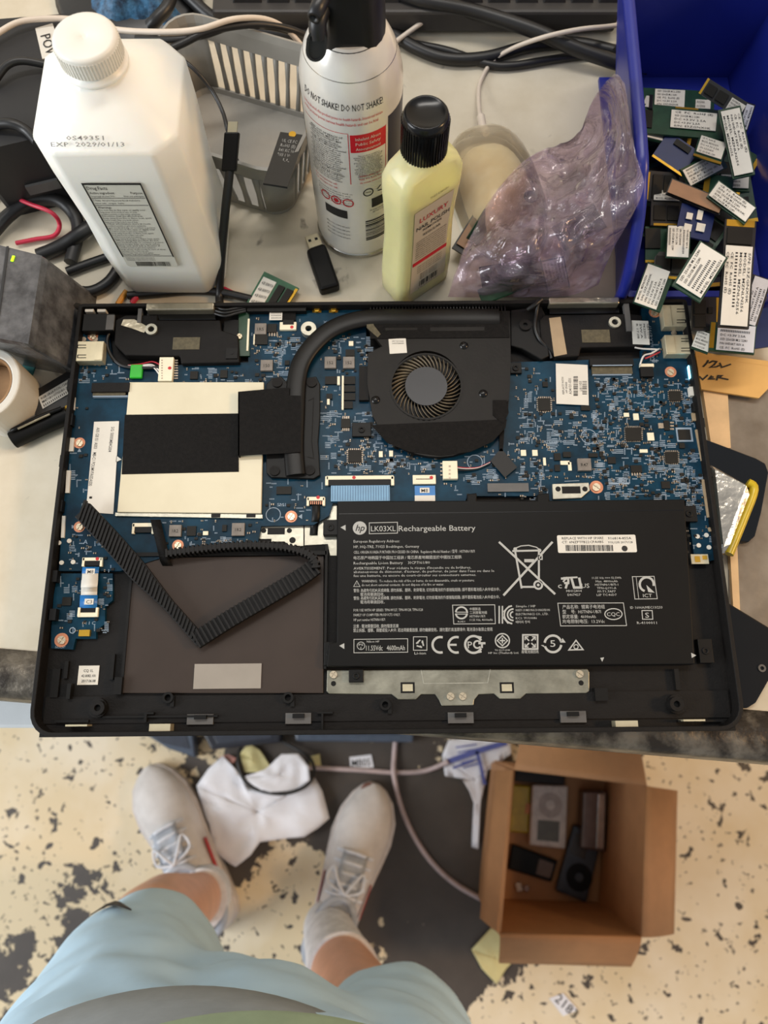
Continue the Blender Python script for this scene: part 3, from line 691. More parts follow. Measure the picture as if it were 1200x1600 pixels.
# ---------------- speakers and hinge pieces
mb = MB(); lpoly(mb, [(180, 500), (196, 492), (246, 492), (246, 500), (344, 500), (346, 516), (372, 524), (374, 566), (283, 568), (281, 556), (196, 555), (178, 538)], HD, HT); sp = mb.build('speaker_box', M_chas, laptop, bevel=.0007)
mb = MB(); lbox(mb, 270, 527, 312, 546, HT, HT+.0003); mb.build('foam_pad', M_brnf, sp)
mb = MB(); lbox(mb, 353, 544, 371, 560, HT-.001, HT+.0008); lcyl(mb, 362, 551, 3, HT+.0008, HT+.001); mb.build('clip', M_blk, sp)
mb = MB(); lpoly(mb, [(843, 500), (850, 492), (984, 490), (1003, 492), (1006, 541), (908, 543), (905, 556), (870, 558), (845, 530)], HD, HT); sp2 = mb.build('speaker_box', M_chas, laptop, bevel=.0007)
mb = MB(); lbox(mb, 909, 515, 953, 535, HT, HT+.0003); mb.build('foam_pad', M_brnf, sp2)
mb = MB(); lpoly(mb, [(858, 497), (876, 495), (886, 553), (866, 557)], HT, HT+.0003); mb.build('paper_tape', M_tan, laptop)
mb = MB(); lpoly(mb, [(193, 499), (210, 499), (230, 510), (225, 520), (206, 513), (189, 508)], HT+.0003, HT+.0006); mb.build('foil_tape', M_foilb, laptop)
for x, y in ((236, 514), (961, 503)):
    mb = MB(); lann(mb, x, y, 5, 9.5, HD, HT+.0015, 16); mb.build('brass_post', M_sil, laptop)
for r in ((228, 473, 334, 484), (858, 464, 968, 474)):
    part('hinge_bar', M_foilb, r, HR+.0008, HR-.006, laptop, .0008)
for r in ((228, 485, 338, 500), (858, 475, 968, 490)): part('hinge_bracket', M_blkg, r, HT-.002, HD, laptop, .0006)
part('hinge_bar_arm', M_grey, (977, 474, 985, 517), HT+.001, HT-.002, laptop); part('hinge_bar_arm', M_grey, (215, 482, 221, 504), HT+.001, HT-.002, laptop)
mb = MB(); lpoly(mb, [(798, 484), (846, 478), (856, 500), (858, 556), (846, 562), (816, 545), (798, 540)], HD, HT-.001); mb.build('hinge_support', M_blk, laptop, bevel=.0006)
mb = MB(); lann(mb, 821, 507, 3.5, 9.5, HT-.001, HT+.0004, 18); mb.build('support_screw', M_chas, laptop)
MB().tube([P(841, 473, HR+.001), P(838, 490, HT+.0004), P(836, 512, HT+.0004), P(843, 530, HT), P(856, 545, HT-.002), P(862, 560, HB+.001)], .0011, 8).build('antenna_lead', M_kwire, laptop)
MB().tube([P(846, 468, HR+.001), P(836, 476, HR+.0012), P(824, 484, HT+.001)], .0013, 8).build('antenna_lead', M_kwire, laptop)
MB().tube([P(180, 505, HT-.002), P(168, 528, HB+.001), P(172, 552, HB+.001), P(188, 570, HB+.001), P(215, 575, HB+.0014), P(248, 574, HB+.0022)], .0010, 8).build('speaker_lead', M_kwire, laptop)
for i, (m_, dy) in enumerate(((M_rwire, -4), (M_wwire, 3), (M_wwire, 7))):
    MB().tube([P(200, 571, HB+.001), P(220, 570+dy*.3, HB+.0016), P(238, 568+dy*.7, HB+.0024), P(250, 576+dy*1.5, HB+.0022)], .00045, 6).build('speaker_wire', m_, laptop)
part('green_tape', M_grn, (203, 569, 222, 590), HB+.0026, HB+.0004, laptop, .0006, label='bright green tape wrap')
for m_, q in ((M_wwire, [(1030, 545), (1018, 552), (1006, 556), (1000, 570)]), (M_wwire, [(1028, 546), (1005, 545), (992, 543)]), (M_rwire, [(1031, 550), (1016, 557), (1008, 560)])):
    MB().tube([P(x, y, HB+.002+.0006*i) for i, (x, y) in enumerate(q)], .00055, 6).build('speaker_wire', m_, laptop)
s_ = part('paper_label', M_lab, (988, 501, 1014, 538), HT+.0004, HT+.0001, laptop, rot=-.05)
mb = MB()
for i, t in enumerate(('NBX 0210', 'PK23000', '5W.A', 'R 17.08')): ltext(mb, t, 1010-i*5.5, 506, 3, HT+.00046, 24, rot=-math.pi/2)
mb.build('label_print', M_ink, s_)
# antenna cables along the rear, left
for i in range(3):
    MB().tube([P(336, 480+i*5, HT), P(352, 484+i*5, HT+.001), P(368, 482+i*4, HT), P(384, 480+i*3, HT-.001)], .0009, 6).build('antenna_lead', M_kwire, laptop)
mb = MB(); lbox(mb, 350, 500, 372, 524, HD, HB+.002); lbox(mb, 386, 476, 478, 486, HD, HT); mb.build('rear_ribs', M_blk, laptop)
# ---------------- metal frame pieces that show through
mb = MB(); lpoly(mb, [(405, 822), (474, 818), (474, 853), (450, 852), (445, 846), (424, 846), (424, 842), (404, 842)], HD, HD+.0006); fr = mb.build('frame_plate', M_sil, laptop)
mb = MB(); lbox(mb, 418, 825, 445, 835, HD+.0006, HD+.0007); 
for x, y, r in ((412, 829, 4), (452, 829, 4), (457, 844, 5)): lcyl(mb, x, y, r, HD+.0006, HD+.0007, 14)
mb.build('frame_holes', M_chas2, fr)
mb = MB(); lpoly(mb, [(476, 818), (508, 786), (526, 786), (526, 868), (516, 868), (512, 850), (476, 852)], HD, HD+.0005); mb.build('frame_plate', M_sil, laptop)
mb = MB(); lpoly(mb, [(863, 756), (920, 754), (922, 766), (908, 778), (864, 780)], HB, HB+.0016); fr = mb.build('port_bracket', M_sil, laptop, bevel=.0003)
mb = MB(); lbox(mb, 878, 760, 907, 771, HB+.0016, HB+.0017)
for x in (872, 914): lcyl(mb, x, 764, 4.2, HB+.0016, HB+.0017, 14)
mb.build('bracket_holes', M_chas2, fr); BUSY.append((858, 750, 924, 784))
for pts_ in ([(1087, 671), (1093, 671), (1104, 728), (1098, 728)], [(1097, 749), (1104, 749), (1114, 808), (1106, 808)], [(1107, 824), (1115, 824), (1117, 830), (1109, 830)], [(1081, 645), (1088, 645), (1090, 657), (1083, 657)]):
    mb = MB(); lpoly(mb, pts_, HB, HB+.0014); mb.build('edge_shim', M_tan, laptop)
for pts_ in ([(112, 610), (118, 610), (116, 640), (110, 640)], [(108, 684), (116, 684), (114, 705), (106, 705)], [(104, 735), (110, 735), (108, 770), (102, 770)], [(97, 806), (102, 806), (100, 840), (95, 840)]):
    mb = MB(); lpoly(mb, pts_, HB, HB+.0012); mb.build('edge_shim', M_lab, laptop)
mb = MB()
for x, y in ((112, 600), (110, 655), (100, 720), (94, 790), (86, 900), (84, 960)): lbox(mb, x-7, y-9, x+3, y+9, HD, HT)
for x, y in ((1088, 636), (1096, 660), (1108, 738), (1116, 818)): lbox(mb, x-5, y-7, x+5, y+7, HD, HB+.003)
mb.build_each("snap_catch", M_blk, laptop)
# ---------------- battery
bt = MB(); lpoly(bt, [(527, 783), (730, 782), (730, 772), (745, 770), (745, 782), (840, 782), (840, 772), (858, 770), (858, 782), (1070, 780), (1072, 815), (1086, 1038), (510, 1042), (514, 1005), (526, 1003)], HD+.0006, HT)
batt = bt.build('battery', M_batt, laptop, bevel=.0006, label='black battery pack covered in white print')
for r in ((505, 812, 528, 836), (506, 1003, 524, 1040), (1066, 790, 1089, 815), (1092, 998, 1114, 1036), (545, 1046, 568, 1066)):
    mb = MB(); lbox(mb, *r, HD, HT-.002); lann(mb, (r[0]+r[2])/2, (r[1]+r[3])/2, 2.5, 5.5, HT-.002, HT-.0014); mb.build('mounting_tab', M_blk, batt, bevel=.0004)
mb = MB(); lline(mb, [(530, 803), (1068, 797)], 1.2, HT+.00005, .0001); mb.build('seam', M_blkg, batt)
PZ = HT+.00012
def prints(name, fn):
    mb = MB(); fn(mb); return mb.build(name, M_print, batt)
def f_title(mb):
    lcyl(mb, 562, 825, 10.8, HT-.0001, PZ, 28)
    rr = [(577, 817), (621, 816), (621, 833), (577, 834)]; lline(mb, rr, 1.1, PZ, closed=True)
    ltext(mb, 'LK03XL', 599, 830, 8.6, PZ, 38, 'C', res=3); ltext(mb, 'Rechargeable Battery', 623, 830, 9, PZ, 118, res=3)
prints('title_print', f_title)
mb = MB(); ltext(mb, 'hp', 562, 829.5, 10.5, PZ+.00008, 13, 'C', res=4, shear=.3); mb.build('logo_letters', M_batt, batt)
lines = [('European Regulatory Address:', 848, 71), ('HP, HQ-TRE, 71025 Boeblingen, Germany', 856.5, 101), ('CELL ORIGIN KOREA FURTHER PROCESSED IN CHINA.  Regulatory Model Number / 型号 : HSTNN-UB7I', 865, 187), ('电芯原产地韩国于中国加工组装 / 電芯原產地韓國並於中國加工組裝', 874, 167), ('Rechargeable Li-ion Battery    3ICP7/61/80', 882, 118), ("AVERTISSEMENT: Pour réduire le risque d'incendie ou de brûlures,", 890, 182), ("abstenez-vous de démonter, d'écraser, de perforer, de jeter dans l'eau ou dans le", 895.5, 218), ('feu une batterie, ou encore de court-circuiter ses connecteurs externes.', 901.5, 190)]
def f_body(mb):
    for t, y, wd in lines: ltext(mb, t, 552.5, y, 4.4 if y < 885 else 4.0, PZ, wd, res=1)
    ltext(mb, 'WARNING:  To reduce the risk of fire or burns, do not disassemble, crush or puncture;', 565, 910, 4, PZ, 175, res=1)
    ltext(mb, 'do not short external contacts; do not dispose of in fire or water.', 565, 916, 4, PZ, 128, res=1)
    lline(mb, [(552.5, 916.5), (557.5, 907.5), (562.5, 916.5)], .8, PZ, closed=True); ltext(mb, '!', 557.5, 915, 4, PZ, None, 'C')
    for y in (925, 937):
        ltext(mb, '警告: 為避免引起火災或燒傷, 請勿拆解、壓碎、刺穿電池, 切勿將電池的外部接點短路; 請不要將電池投入火中或水中。', 552.5, y, 4.4, PZ, 228, res=1); ltext(mb, '電池用畢請回收。', 563, y+6, 4.2, PZ, 38, res=1)
    ltext(mb, 'FOR USE WITH HP SERIES: TPN-W127, TPN-W128, TPN-I128', 552.5, 955.5, 4.2, PZ, 108, res=1); ltext(mb, 'FAMILY OF COMPUTER PRODUCTS ONLY.', 552.5, 963, 4.2, PZ, 73, res=1); ltext(mb, 'HP part number HSTNN-UB7I', 552.5, 970.5, 4.2, PZ, 49, res=1)
    ltext(mb, '注意 : 電池需要回收, 請勿隨意丟棄', 552, 981, 4.6, PZ, 71, res=1); ltext(mb, '禁止拆解、撞擊、擠壓或投入火中, 若出現嚴重鼓脹, 請勿繼續使用。請勿置於高溫環境中, 電池浸水後禁止使用', 552, 987.5, 4.6, PZ, 218, res=1)
prints('body_print', f_body)
def f_bin(mb):
    for a, b in (((780, 847), (867, 928)), ((863, 847), (787, 930))): lline(mb, [a, b], 3.4, PZ)
    lline(mb, [(805, 862), (815, 919)], 3, PZ); lline(mb, [(842, 862), (842, 905)], 3, PZ); lline(mb, [(815, 917), (835, 917)], 3, PZ); lline(mb, [(801, 861), (845, 860)], 3, PZ)
    lline(mb, [(804, 857), (814, 853), (826, 852), (838, 855), (845, 860)], 1.6, PZ); lline(mb, [(820, 876), (834, 876)], 5, PZ); lline(mb, [(841, 868), (847, 868), (847, 874), (841, 874)], 1.8, PZ, closed=True)
    lann(mb, 841, 914, 4.6, 7.6, HT, PZ); lcyl(mb, 841, 914, 2.2, HT, PZ, 12); lcyl(mb, 843, 860, 3, HT, PZ, 10); lcyl(mb, 805, 858, 3, HT, PZ, 10)
prints('crossed_out_bin_mark', f_bin)
def arc(mb, cx, cy, r, a0, a1, wd, n=14):
    lline(mb, [(cx+r*math.cos(math.radians(a0+(a1-a0)*i/n)), cy-r*math.sin(math.radians(a0+(a1-a0)*i/n))) for i in range(n+1)], wd, PZ)
def f_marks(mb):
    lline(mb, [(553, 999), (637, 998), (637, 1019), (553, 1020)], 1, PZ, closed=True); arc(mb, 564, 1009, 6, 0, 360, .9); ltext(mb, 'PS', 564, 1009, 3.4, PZ, 7, 'C'); ltext(mb, 'E', 564, 1014, 3.2, PZ, None, 'C')
    ltext(mb, 'Nikon HP', 573, 1004, 3.2, PZ, 20, res=1); ltext(mb, '11.55Vdc   4600mAh', 572, 1016.5, 8, PZ, 61, res=2)
    mb.build('rating_mark', M_print, batt); mb = MB()
    lline(mb, [(646, 995), (667, 995), (667, 1016), (646, 1016)], 1.1, PZ, closed=True); ltext(mb, 'Li-ion', 656.5, 1022.5, 4, PZ, 18, 'C')
    for k_ in range(3):
        a = 90+120*k_; x = 656.5+6*math.cos(math.radians(a)); y = 1006-6*math.sin(math.radians(a)); x2 = 656.5+6*math.cos(math.radians(a+85)); y2 = 1006-6*math.sin(math.radians(a+85)); lline(mb, [(x, y), (x2, y2)], 2.2, PZ); lline(mb, [(x2, y2), (656.5+3*math.cos(math.radians(a+60)), 1006-3*math.sin(math.radians(a+60)))], 1.4, PZ)
    mb.build('battery_recycling_mark', M_print, batt); mb = MB()
    arc(mb, 688, 1007.5, 12.2, 75, 285, 3.6); arc(mb, 713, 1007.5, 12.2, 75, 285, 3.6); lline(mb, [(702, 1007.5), (713, 1007.5)], 3.2, PZ)
    mb.build('ce_mark', M_print, batt); mb = MB()
    # round mark with letters cut out is drawn as thick arcs
    arc(mb, 740, 1007, 13.2, 30, 330, 3.6, 22); arc(mb, 746, 1007, 5.6, 40, 320, 2.6); ltext(mb, 'P', 731, 1013, 11, PZ, 7); lline(mb, [(742, 994), (752, 996)], 3, PZ); lline(mb, [(742, 1020), (752, 1018)], 3, PZ); lline(mb, [(748, 1005), (758, 1005)], 3.4, PZ); lline(mb, [(753, 1005), (753, 1012)], 3, PZ)
    mb.build('round_letter_mark', M_print, batt); mb = MB()
    arc(mb, 785, 1001, 11, 0, 360, 2, 22); lline(mb, [(785, 993), (793, 1001), (785, 1009), (777, 1001)], 1.8, PZ, closed=True); lline(mb, [(781, 1001), (789, 1001)], 2, PZ); lline(mb, [(785, 997), (785, 1005)], 2, PZ)
    ltext(mb, 'TIS 2217-2548', 785, 1017, 2.6, PZ, 24, 'C', res=1); ltext(mb, 'HP Inc (Thailand) Ltd.', 787, 1021.5, 3, PZ, 48, 'C', res=1)
    mb.build('thai_standards_mark', M_print, batt); mb = MB()
    lline(mb, [(817, 992), (840, 992), (840, 1014), (817, 1014)], 2.6, PZ, closed=True)
    for sx in (-1, 1):
        for sy in (-1, 1): lline(mb, [(828.5+2*sx, 1003+2*sy), (828.5+8*sx, 1003+8*sy)], 2.2, PZ); lline(mb, [(828.5+3*sx, 1003+8*sy), (828.5+8*sx, 1003+8*sy), (828.5+8*sx, 1003+3*sy)], 1.6, PZ)
    ltext(mb, '廢電池請回收', 828.5, 1020.5, 4, PZ, 27, 'C', res=1)
    mb.build('four_arrow_mark', M_print, batt); mb = MB()
    arc(mb, 864, 1006, 13, 20, 170, 3.6); arc(mb, 864, 1006, 13, 200, 350, 3.6); ltext(mb, '5', 864, 1010.5, 10.5, PZ, 8, 'C', res=3)
    lpoly(mb, [(875, 1004), (884, 1004), (879, 997)], HT, PZ); lpoly(mb, [(849, 1008), (845, 1008), (855, 1014)], HT, PZ)
    mb.build('five_year_mark', M_print, batt); mb = MB()
    lline(mb, [(889, 1015.5), (900, 1000.5), (911, 1015)], 2, PZ, closed=True); arc(mb, 900, 1010.5, 3.4, 0, 360, 1.4)
    mb.build('triangle_mark', M_print, batt); mb = MB()
    # boxed marks
    lline(mb, [(707, 945.5), (773, 945), (774, 974.5), (709, 975)], 1.1, PZ, closed=True); arc(mb, 721, 957.5, 9, 0, 170, 2.6); arc(mb, 721, 957.5, 9, 190, 350, 2.6); lline(mb, [(712, 956.5), (730, 956.5)], 1.2, PZ); lline(mb, [(712, 959.5), (730, 959.5)], 1.2, PZ); ltext(mb, 'R3E1', 721, 972.5, 2.6, PZ, 11, 'C', res=1)
    for i, (t, wd) in enumerate((('中國製造', 17), ('二次鋰電池組', 27), ('HSTNN-UB7I', 24), ('11.55 Vdc, 4600mAh', 36))): ltext(mb, t, 734, 953.5+i*5.6, 3.6, PZ, wd, res=1)
    for i, (t, wd) in enumerate((('Simplo / HP', 31), ('NSE71 SUMSUNG DONGYEON', 53), ('ELECTRONICS CO., LTD.', 51), ('KC1: YU10086', 33), ('배터리 장치', 22))): ltext(mb, t, 806, 949+i*6.2, 3.6, PZ, wd, res=1)
    mb.build('boxed_rating', M_print, batt); mb = MB()
    for x in (780, 785): lline(mb, [(x, 947), (x, 974)], 2.2, PZ)
    arc(mb, 802, 960.5, 14, 100, 262, 2.4); arc(mb, 802, 960.5, 9, 90, 270, 2.4); arc(mb, 802, 960.5, 4.6, 95, 265, 2.2); lline(mb, [(787, 956), (796, 947)], 2.2, PZ); lline(mb, [(786, 964), (794, 974)], 2.2, PZ)
    mb.build('kc_mark', M_print, batt); mb = MB()
    lline(mb, [(871.5, 942.5), (974, 942), (979, 977.5), (876, 978)], 1.1, PZ, closed=True)
    for i, (t, wd) in enumerate((('产品名称:  锂离子电池组', 66), ('型    号:  HSTNN-UB7I', 60), ('额定容量:  4600mAh', 52), ('充电限制电压:  13.2Vdc', 66))): ltext(mb, t, 879, 951+i*7.6, 5, PZ, wd, res=1)
    o_ = [(958.5+13.5*math.cos(i*.3), 959.5-8.5*math.sin(i*.3)) for i in range(22)]; lline(mb, o_, 1.6, PZ); ltext(mb, 'CQC', 958.5, 962.5, 6, PZ, 20, 'C')
    mb.build('boxed_table', M_print, batt); mb = MB()
    # recognised component mark
    for a, b in (((880, 903), (902, 902)), ((880, 909), (886, 902))): lline(mb, [a, b], 2.6, PZ)
    lline(mb, [(877, 904), (888, 904), (888, 911), (882, 911)], 3.4, PZ); lline(mb, [(886, 912), (884, 919)], 3.6, PZ); lline(mb, [(893, 904), (897, 918), (908, 918), (905, 903)], 3.8, PZ)
    ltext(mb, 'c', 872, 919, 8.5, PZ, 6); ltext(mb, 'US', 909, 918.5, 7, PZ, 12); ltext(mb, 'MH12804', 897, 925, 3.6, PZ, 24, 'C', res=1); ltext(mb, 'E467427', 897, 931, 3.6, PZ, 20, 'C', res=1)
    mb.build('component_mark', M_print, batt); mb = MB()
    for i, (t, wd) in enumerate((('11.55 Vdc === 52.5Wh', 45), ('Max. 4800mAh', 34), ('HSTNN-UB7I-1', 36), ('TPN-Q191-A', 30), ('PF-T1.7AF7', 28), ('LSP TC:46D7', 31))): ltext(mb, t, 948, 904.5+i*5.3, 3.4, PZ, wd, 'C', res=1)
    mb.build('capacity_lines', M_print, batt); mb = MB()
    lline(mb, [(988, 901), (1022, 900.5), (1027, 935.5), (992, 936)], 1.1, PZ, closed=True); lline(mb, [(994, 902), (998, 935)], .8, PZ)
    arc(mb, 1010.5, 913, 11, -10, 250, 3.6); lpoly(mb, [(1010, 914), (1023, 926), (1013, 925)], HT, PZ); ltext(mb, 'ICT', 1012, 933, 5.4, PZ, 14, 'C')
    mb.build('ict_mark', M_print, batt); mb = MB()
    ltext(mb, 'ID 1606A/MEC13/233', 1010, 951, 4, PZ, 50, 'C', res=1); lline(mb, [(1003, 954), (1019, 954), (1020, 967.5), (1004, 967.5)], 1.3, PZ, closed=True); ltext(mb, 'S', 1011.5, 965, 8, PZ, 6, 'C'); ltext(mb, 'R-4100011', 1011, 975, 4, PZ, 31, 'C', res=1)
    mb.build('id_mark', M_print, batt); mb = MB()
    for tri in ([(532, 824), (540, 820), (540, 829)], [(530, 1009), (538, 1005), (538, 1014)], [(938, 1028), (944, 1027), (941, 1034)], [(1080, 1020), (1088, 1024), (1081, 1028)]): lpoly(mb, tri, HT, PZ)
    mb.build_each('corner_arrow', M_print, batt)
f_marks(MB())

s_ = MB(); cc, ww, dd = lrect(871, 836, 994, 863.5, HT); s_.prism(rrect(ww, dd, .0008, 3, cc.x, cc.y, LA), TZ+HT, TZ+HT+.00015); s_ = s_.build('spare_part_sticker', M_lab, batt)
mb = MB(); ltext(mb, 'REPLACE WITH HP SPARE', 878, 843, 4, PZ+.0001, 64, res=1); ltext(mb, '916814-855A', 950, 843, 4, PZ+.0001, 36, res=1); ltext(mb, 'CT: 6NZFTFB22CPA0B5', 878, 849, 4, PZ+.0001, 64, res=1); ltext(mb, 'YOL1235 20171128', 950, 849, 3.4, PZ+.0001, 38, res=1)
x = 884.
while x < 958:
    wd = random.choice((.7, 1.0, 1.7)); lbox(mb, x, 851.5, x+wd, 861, HT, PZ+.0001); x += wd + random.choice((.6, .9, 1.2))
lcyl(mb, 976, 857, 4.6, HT, PZ+.0001, 18); mb.build('sticker_print', M_ink, s_)
# ---------------- steel bracket under the battery
mb = MB(); lpoly(mb, [(511, 1047), (918, 1045), (921, 1050), (921, 1080), (916, 1083), (822, 1084), (813, 1092), (781, 1092), (772, 1084), (748, 1085), (741, 1094), (740, 1102), (690, 1103), (686, 1094), (680, 1085), (658, 1085), (650, 1093), (622, 1093), (612, 1085), (514, 1084), (510, 1080)], HD+.0003, HD+.002); br = mb.build('touchpad_bracket', M_brk, laptop, bevel=.0004)
mb = MB()
for x in (637, 792): lbox(mb, x-11, 1066, x+11, 1083, HD+.002, HD+.0021)
lcyl(mb, 521, 1068, 4, HD+.002, HD+.0021, 14); lcyl(mb, 908, 1067, 4, HD+.002, HD+.0021, 14); mb.build_each('bracket_slot', M_chas2, br)
mb = MB()
for x in (637, 792): lbox(mb, x-8, 1069, x+8, 1080, HD+.0021, HD+.0022)
mb.build_each('slot_floor', M_usb, br)
mb = MB(); lline(mb, [(658, 1047), (662, 1068), (762, 1067), (766, 1046)], 1.4, HD+.0021, .0003); mb.build('stamped_line', M_sil, br)
for x, y in ((521, 1054), (906, 1053), (704, 1088), (723, 1088)): screw(x, y, 10, laptop, HD+.002, False)
# ---------------- fine components and silkscreen (too many and too small to pick out)
AREAS = [((392, 492, 470, 600), 1.0), ((500, 520, 575, 780), .85), ((575, 700, 700, 742), .8), ((560, 640, 620, 742), 1.0), ((804, 572, 868, 780), .75), ((868, 640, 945, 750), .7), ((925, 588, 1085, 775), 1.25), ((1030, 740, 1100, 800), 1.0), ((285, 572, 392, 596), .7), ((120, 566, 200, 600), .5), ((245, 812, 400, 850), .8), ((105, 830, 175, 890), .7), ((88, 900, 170, 990), .5), ((108, 630, 140, 800), .18), ((412, 745, 480, 815), .35), ((690, 745, 860, 775), .3), ((720, 690, 860, 752), .4), ((1000, 500, 1034, 566), .4), ((1060, 800, 1128, 862), .3)]
sm, sk, dk = MB(), MB(), MB()
def free(x0, y0, x1, y1):
    for a in BUSY:
        if x0 < a[2]+1.5 and x1 > a[0]-1.5 and y0 < a[3]+1.5 and y1 > a[1]-1.5: return False
    return True
rnd = random.Random(11)
for (ax, ay, bx, by), den in AREAS:
    top = DZ if ax == 88 else HB
    n = int((bx-ax)*(by-ay)/46*den)
    for i in range(n):
        x = rnd.uniform(ax, bx); y = rnd.uniform(ay, by); kind = rnd.random()
        if kind < .40:      # part numbers: dashes of lettering
            wd = rnd.choice((5, 7, 9, 12)); hh = 1.7
            if rnd.random() < .4: wd, hh = hh, wd
            if free(x, y, x+wd, y+hh):
                if wd > hh:
                    for q in range(int(wd/1.6)): lbox(sk, x+q*1.6, y, x+q*1.6+1.0, y+hh, top, top+.00004)
                else:
                    for q in range(int(hh/1.6)): lbox(sk, x, y+q*1.6, x+wd, y+q*1.6+1.0, top, top+.00004)
        elif kind < .52:    # pad fields
            nx, ny = rnd.choice(((6, 3), (4, 4), (8, 3), (3, 6)))
            if free(x, y, x+nx*2.3, y+ny*2.6):
                for a in range(ny): lbox(sk, x, y+a*2.6, x+nx*2.2, y+a*2.6+1.1, top, top+.00004)
        elif kind < .86:
            wd, hh = rnd.choice(((3.4, 1.9), (1.9, 3.4), (2.6, 1.6), (1.6, 2.6), (4.6, 2.6)))
            if free(x, y, x+wd, y+hh):
                lbox(sm, x, y, x+wd*.3, y+hh, top, top+.0005) if wd > hh else lbox(sm, x, y, x+wd, y+hh*.3, top, top+.0005)
                lbox(sm, x+wd*.7, y, x+wd, y+hh, top, top+.0005) if wd > hh else lbox(sm, x, y+hh*.7, x+wd, y+hh, top, top+.0005)
                lbox(dk, x+wd*.25, y, x+wd*.75, y+hh, top, top+.00048) if wd > hh else lbox(dk, x, y+hh*.25, x+wd, y+hh*.75, top, top+.00048)
        else:
            wd = rnd.choice((4, 5, 6))
            if free(x, y, x+wd, y+wd*.8): lbox(dk, x, y, x+wd, y+wd*.8, top, top+.0007)
sm.build('solder_ends', M_smd, board, kind='stuff'); dk.build('small_components', M_chip, board, kind='stuff')
for x, y, r in ((427, 804, 11.5), (742, 722, 12), (920, 682, 12), (113, 985, 4.5)): lann(sk, x, y, r-.9, r+.3, HB-.001, HB+.00005, 30)
lbox(sk, 945, 754, 983, 757, HB, HB+.00005); lline(sk, [(945, 772), (1012, 772)], .8, HB+.00004); lline(sk, [(882, 752), (905, 751)], .9, HB+.00004)
ltext(sk, 'N28821:12BMN2', 839, 692, 4, HB+.00005, 44); ltext(sk, 'SM1', 433, 791, 5, HB+.00005, 13); ltext(sk, 'X1601', 505, 505, 4, HB+.00005, 20); ltext(sk, 'A', 130, 850, 7, HB+.00005); ltext(sk, 'M I C', 129, 976, 5, HB-.0005, 20); ltext(sk, 'NOCA*', 86, 1013, 3.6, HB-.0005, 16); ltext(sk, 'DA0X21 LA-E791P', 1024, 566, 4.4, HB+.00005, 62, rot=math.pi/2)
for tri in ([(466, 807), (472, 803), (472, 811)], [(121, 706), (127, 706), (124, 700)], [(118, 823), (112, 820), (112, 826)]): lpoly(sk, tri, HB, HB+.00005)
sk.build('silkscreen', M_silk, board, kind='stuff')
mb = MB()
for x, y in ((1090, 838), (1104, 836), (1118, 838), (1092, 852), (1108, 855), (1122, 852), (92, 848), (108, 845), (96, 879), (114, 878), (85, 855)): lcyl(mb, x, y, 3.6, HB, HB+.0005, 12)
mb.build_each('solder_dot', M_lab, board)
# ================================================================== loose ribbed rubber foot strip lying on the laptop
M_rub = mat('black_ribbed_rubber', (22, 20, 19), .55, var=.15, scale=200, spec=.25)
strip = thing('rubber_foot_strip', 'ribbed black rubber foot strip peeled off and folded over the touchpad', 'rubber strip', P(315, 930, HD+.0025))
def rect_sweep(mb, path, wd, t, wdir=None, wf=None):
    loops = []; wd0 = wd
    for i, p in enumerate(path):
        wd = wd0*(wf(i/(len(path)-1)) if wf else 1)
        d = (path[min(i+1, len(path)-1)]-path[max(i-1, 0)]).normalized(); w_ = V(wdir) if wdir is not None else V((-d.y, d.x, 0)).normalized(); n_ = d.cross(w_).normalized()
        loops.append([p-w_*wd/2-n_*t/2, p+w_*wd/2-n_*t/2, p+w_*wd/2+n_*t/2, p-w_*wd/2+n_*t/2])
    mb.loft(loops, True)
s1 = smooth_path([P(130, 798, .0205), P(175, 846, .0200), P(225, 903, .0185), P(270, 952, .0168), P(314, 1002, .0158)], 6)
s2 = smooth_path([P(308, 1000, .0165), P(360, 967, .0180), P(420, 932, .0180), P(470, 902, .0178), P(492, 886, .0182)], 6)
s3 = smooth_path([P(494, 887, .0190), P(492, 876, .0192), P(478, 865, .0192), P(445, 856, .0190), P(390, 853, .0188), P(330, 857, .0186), P(262, 866, .0184)], 6)
tap = lambda t: 1.0 if t < .45 else max(.58, 1-(t-.45)*1.6)
body = MB(); rect_sweep(body, s1, .0108, .0026, None, tap); rect_sweep(body, s2, .0092, .0030); rect_sweep(body, s3, .0062, .0030, (0, 0, 1)); body.build('strip_body', M_rub, strip, bevel=.0004)
ribs = MB()
def add_ribs(path, wd, t, pitch, skew, vert=False, grow=1.06, wf=None):
    acc = 0.0; cum = 0.0; tot = sum((b-a).length for a, b in zip(path, path[1:])); wd0 = wd
    for a, b in zip(path, path[1:]):
        L = (b-a).length; d = (b-a).normalized()
        while acc < L:
            p = a + d*acc; wd = wd0*(wf((cum+acc)/tot) if wf else 1)
            if vert: ribs.box(p, (.0011, t*1.5, wd*1.05), math.atan2(d.y, d.x))
            else: ribs.box(p + V((0, 0, t*.32)), (.00115, wd*grow, t*1.15), math.atan2(d.y, d.x)+skew)
            acc += pitch
        acc -= L; cum += L
add_ribs(s1, .0108, .0026, .0025, .55, wf=tap); add_ribs(s2, .0092, .0030, .0026, .0, grow=1.03); add_ribs(s3, .0062, .0030, .0024, 0, True)
ribs.build('ribs', M_rub, strip, kind='stuff')
MB().grid([[P(x-8, y, h), P(x+8, y, h)] for x, y, h in ((243, 812, HB+.003), (247, 830, HB+.0034), (252, 850, HB+.003), (258, 876, HD+.003), (262, 884, HD+.0024))]).build('black_flex', M_tape, laptop, solid=.0003)
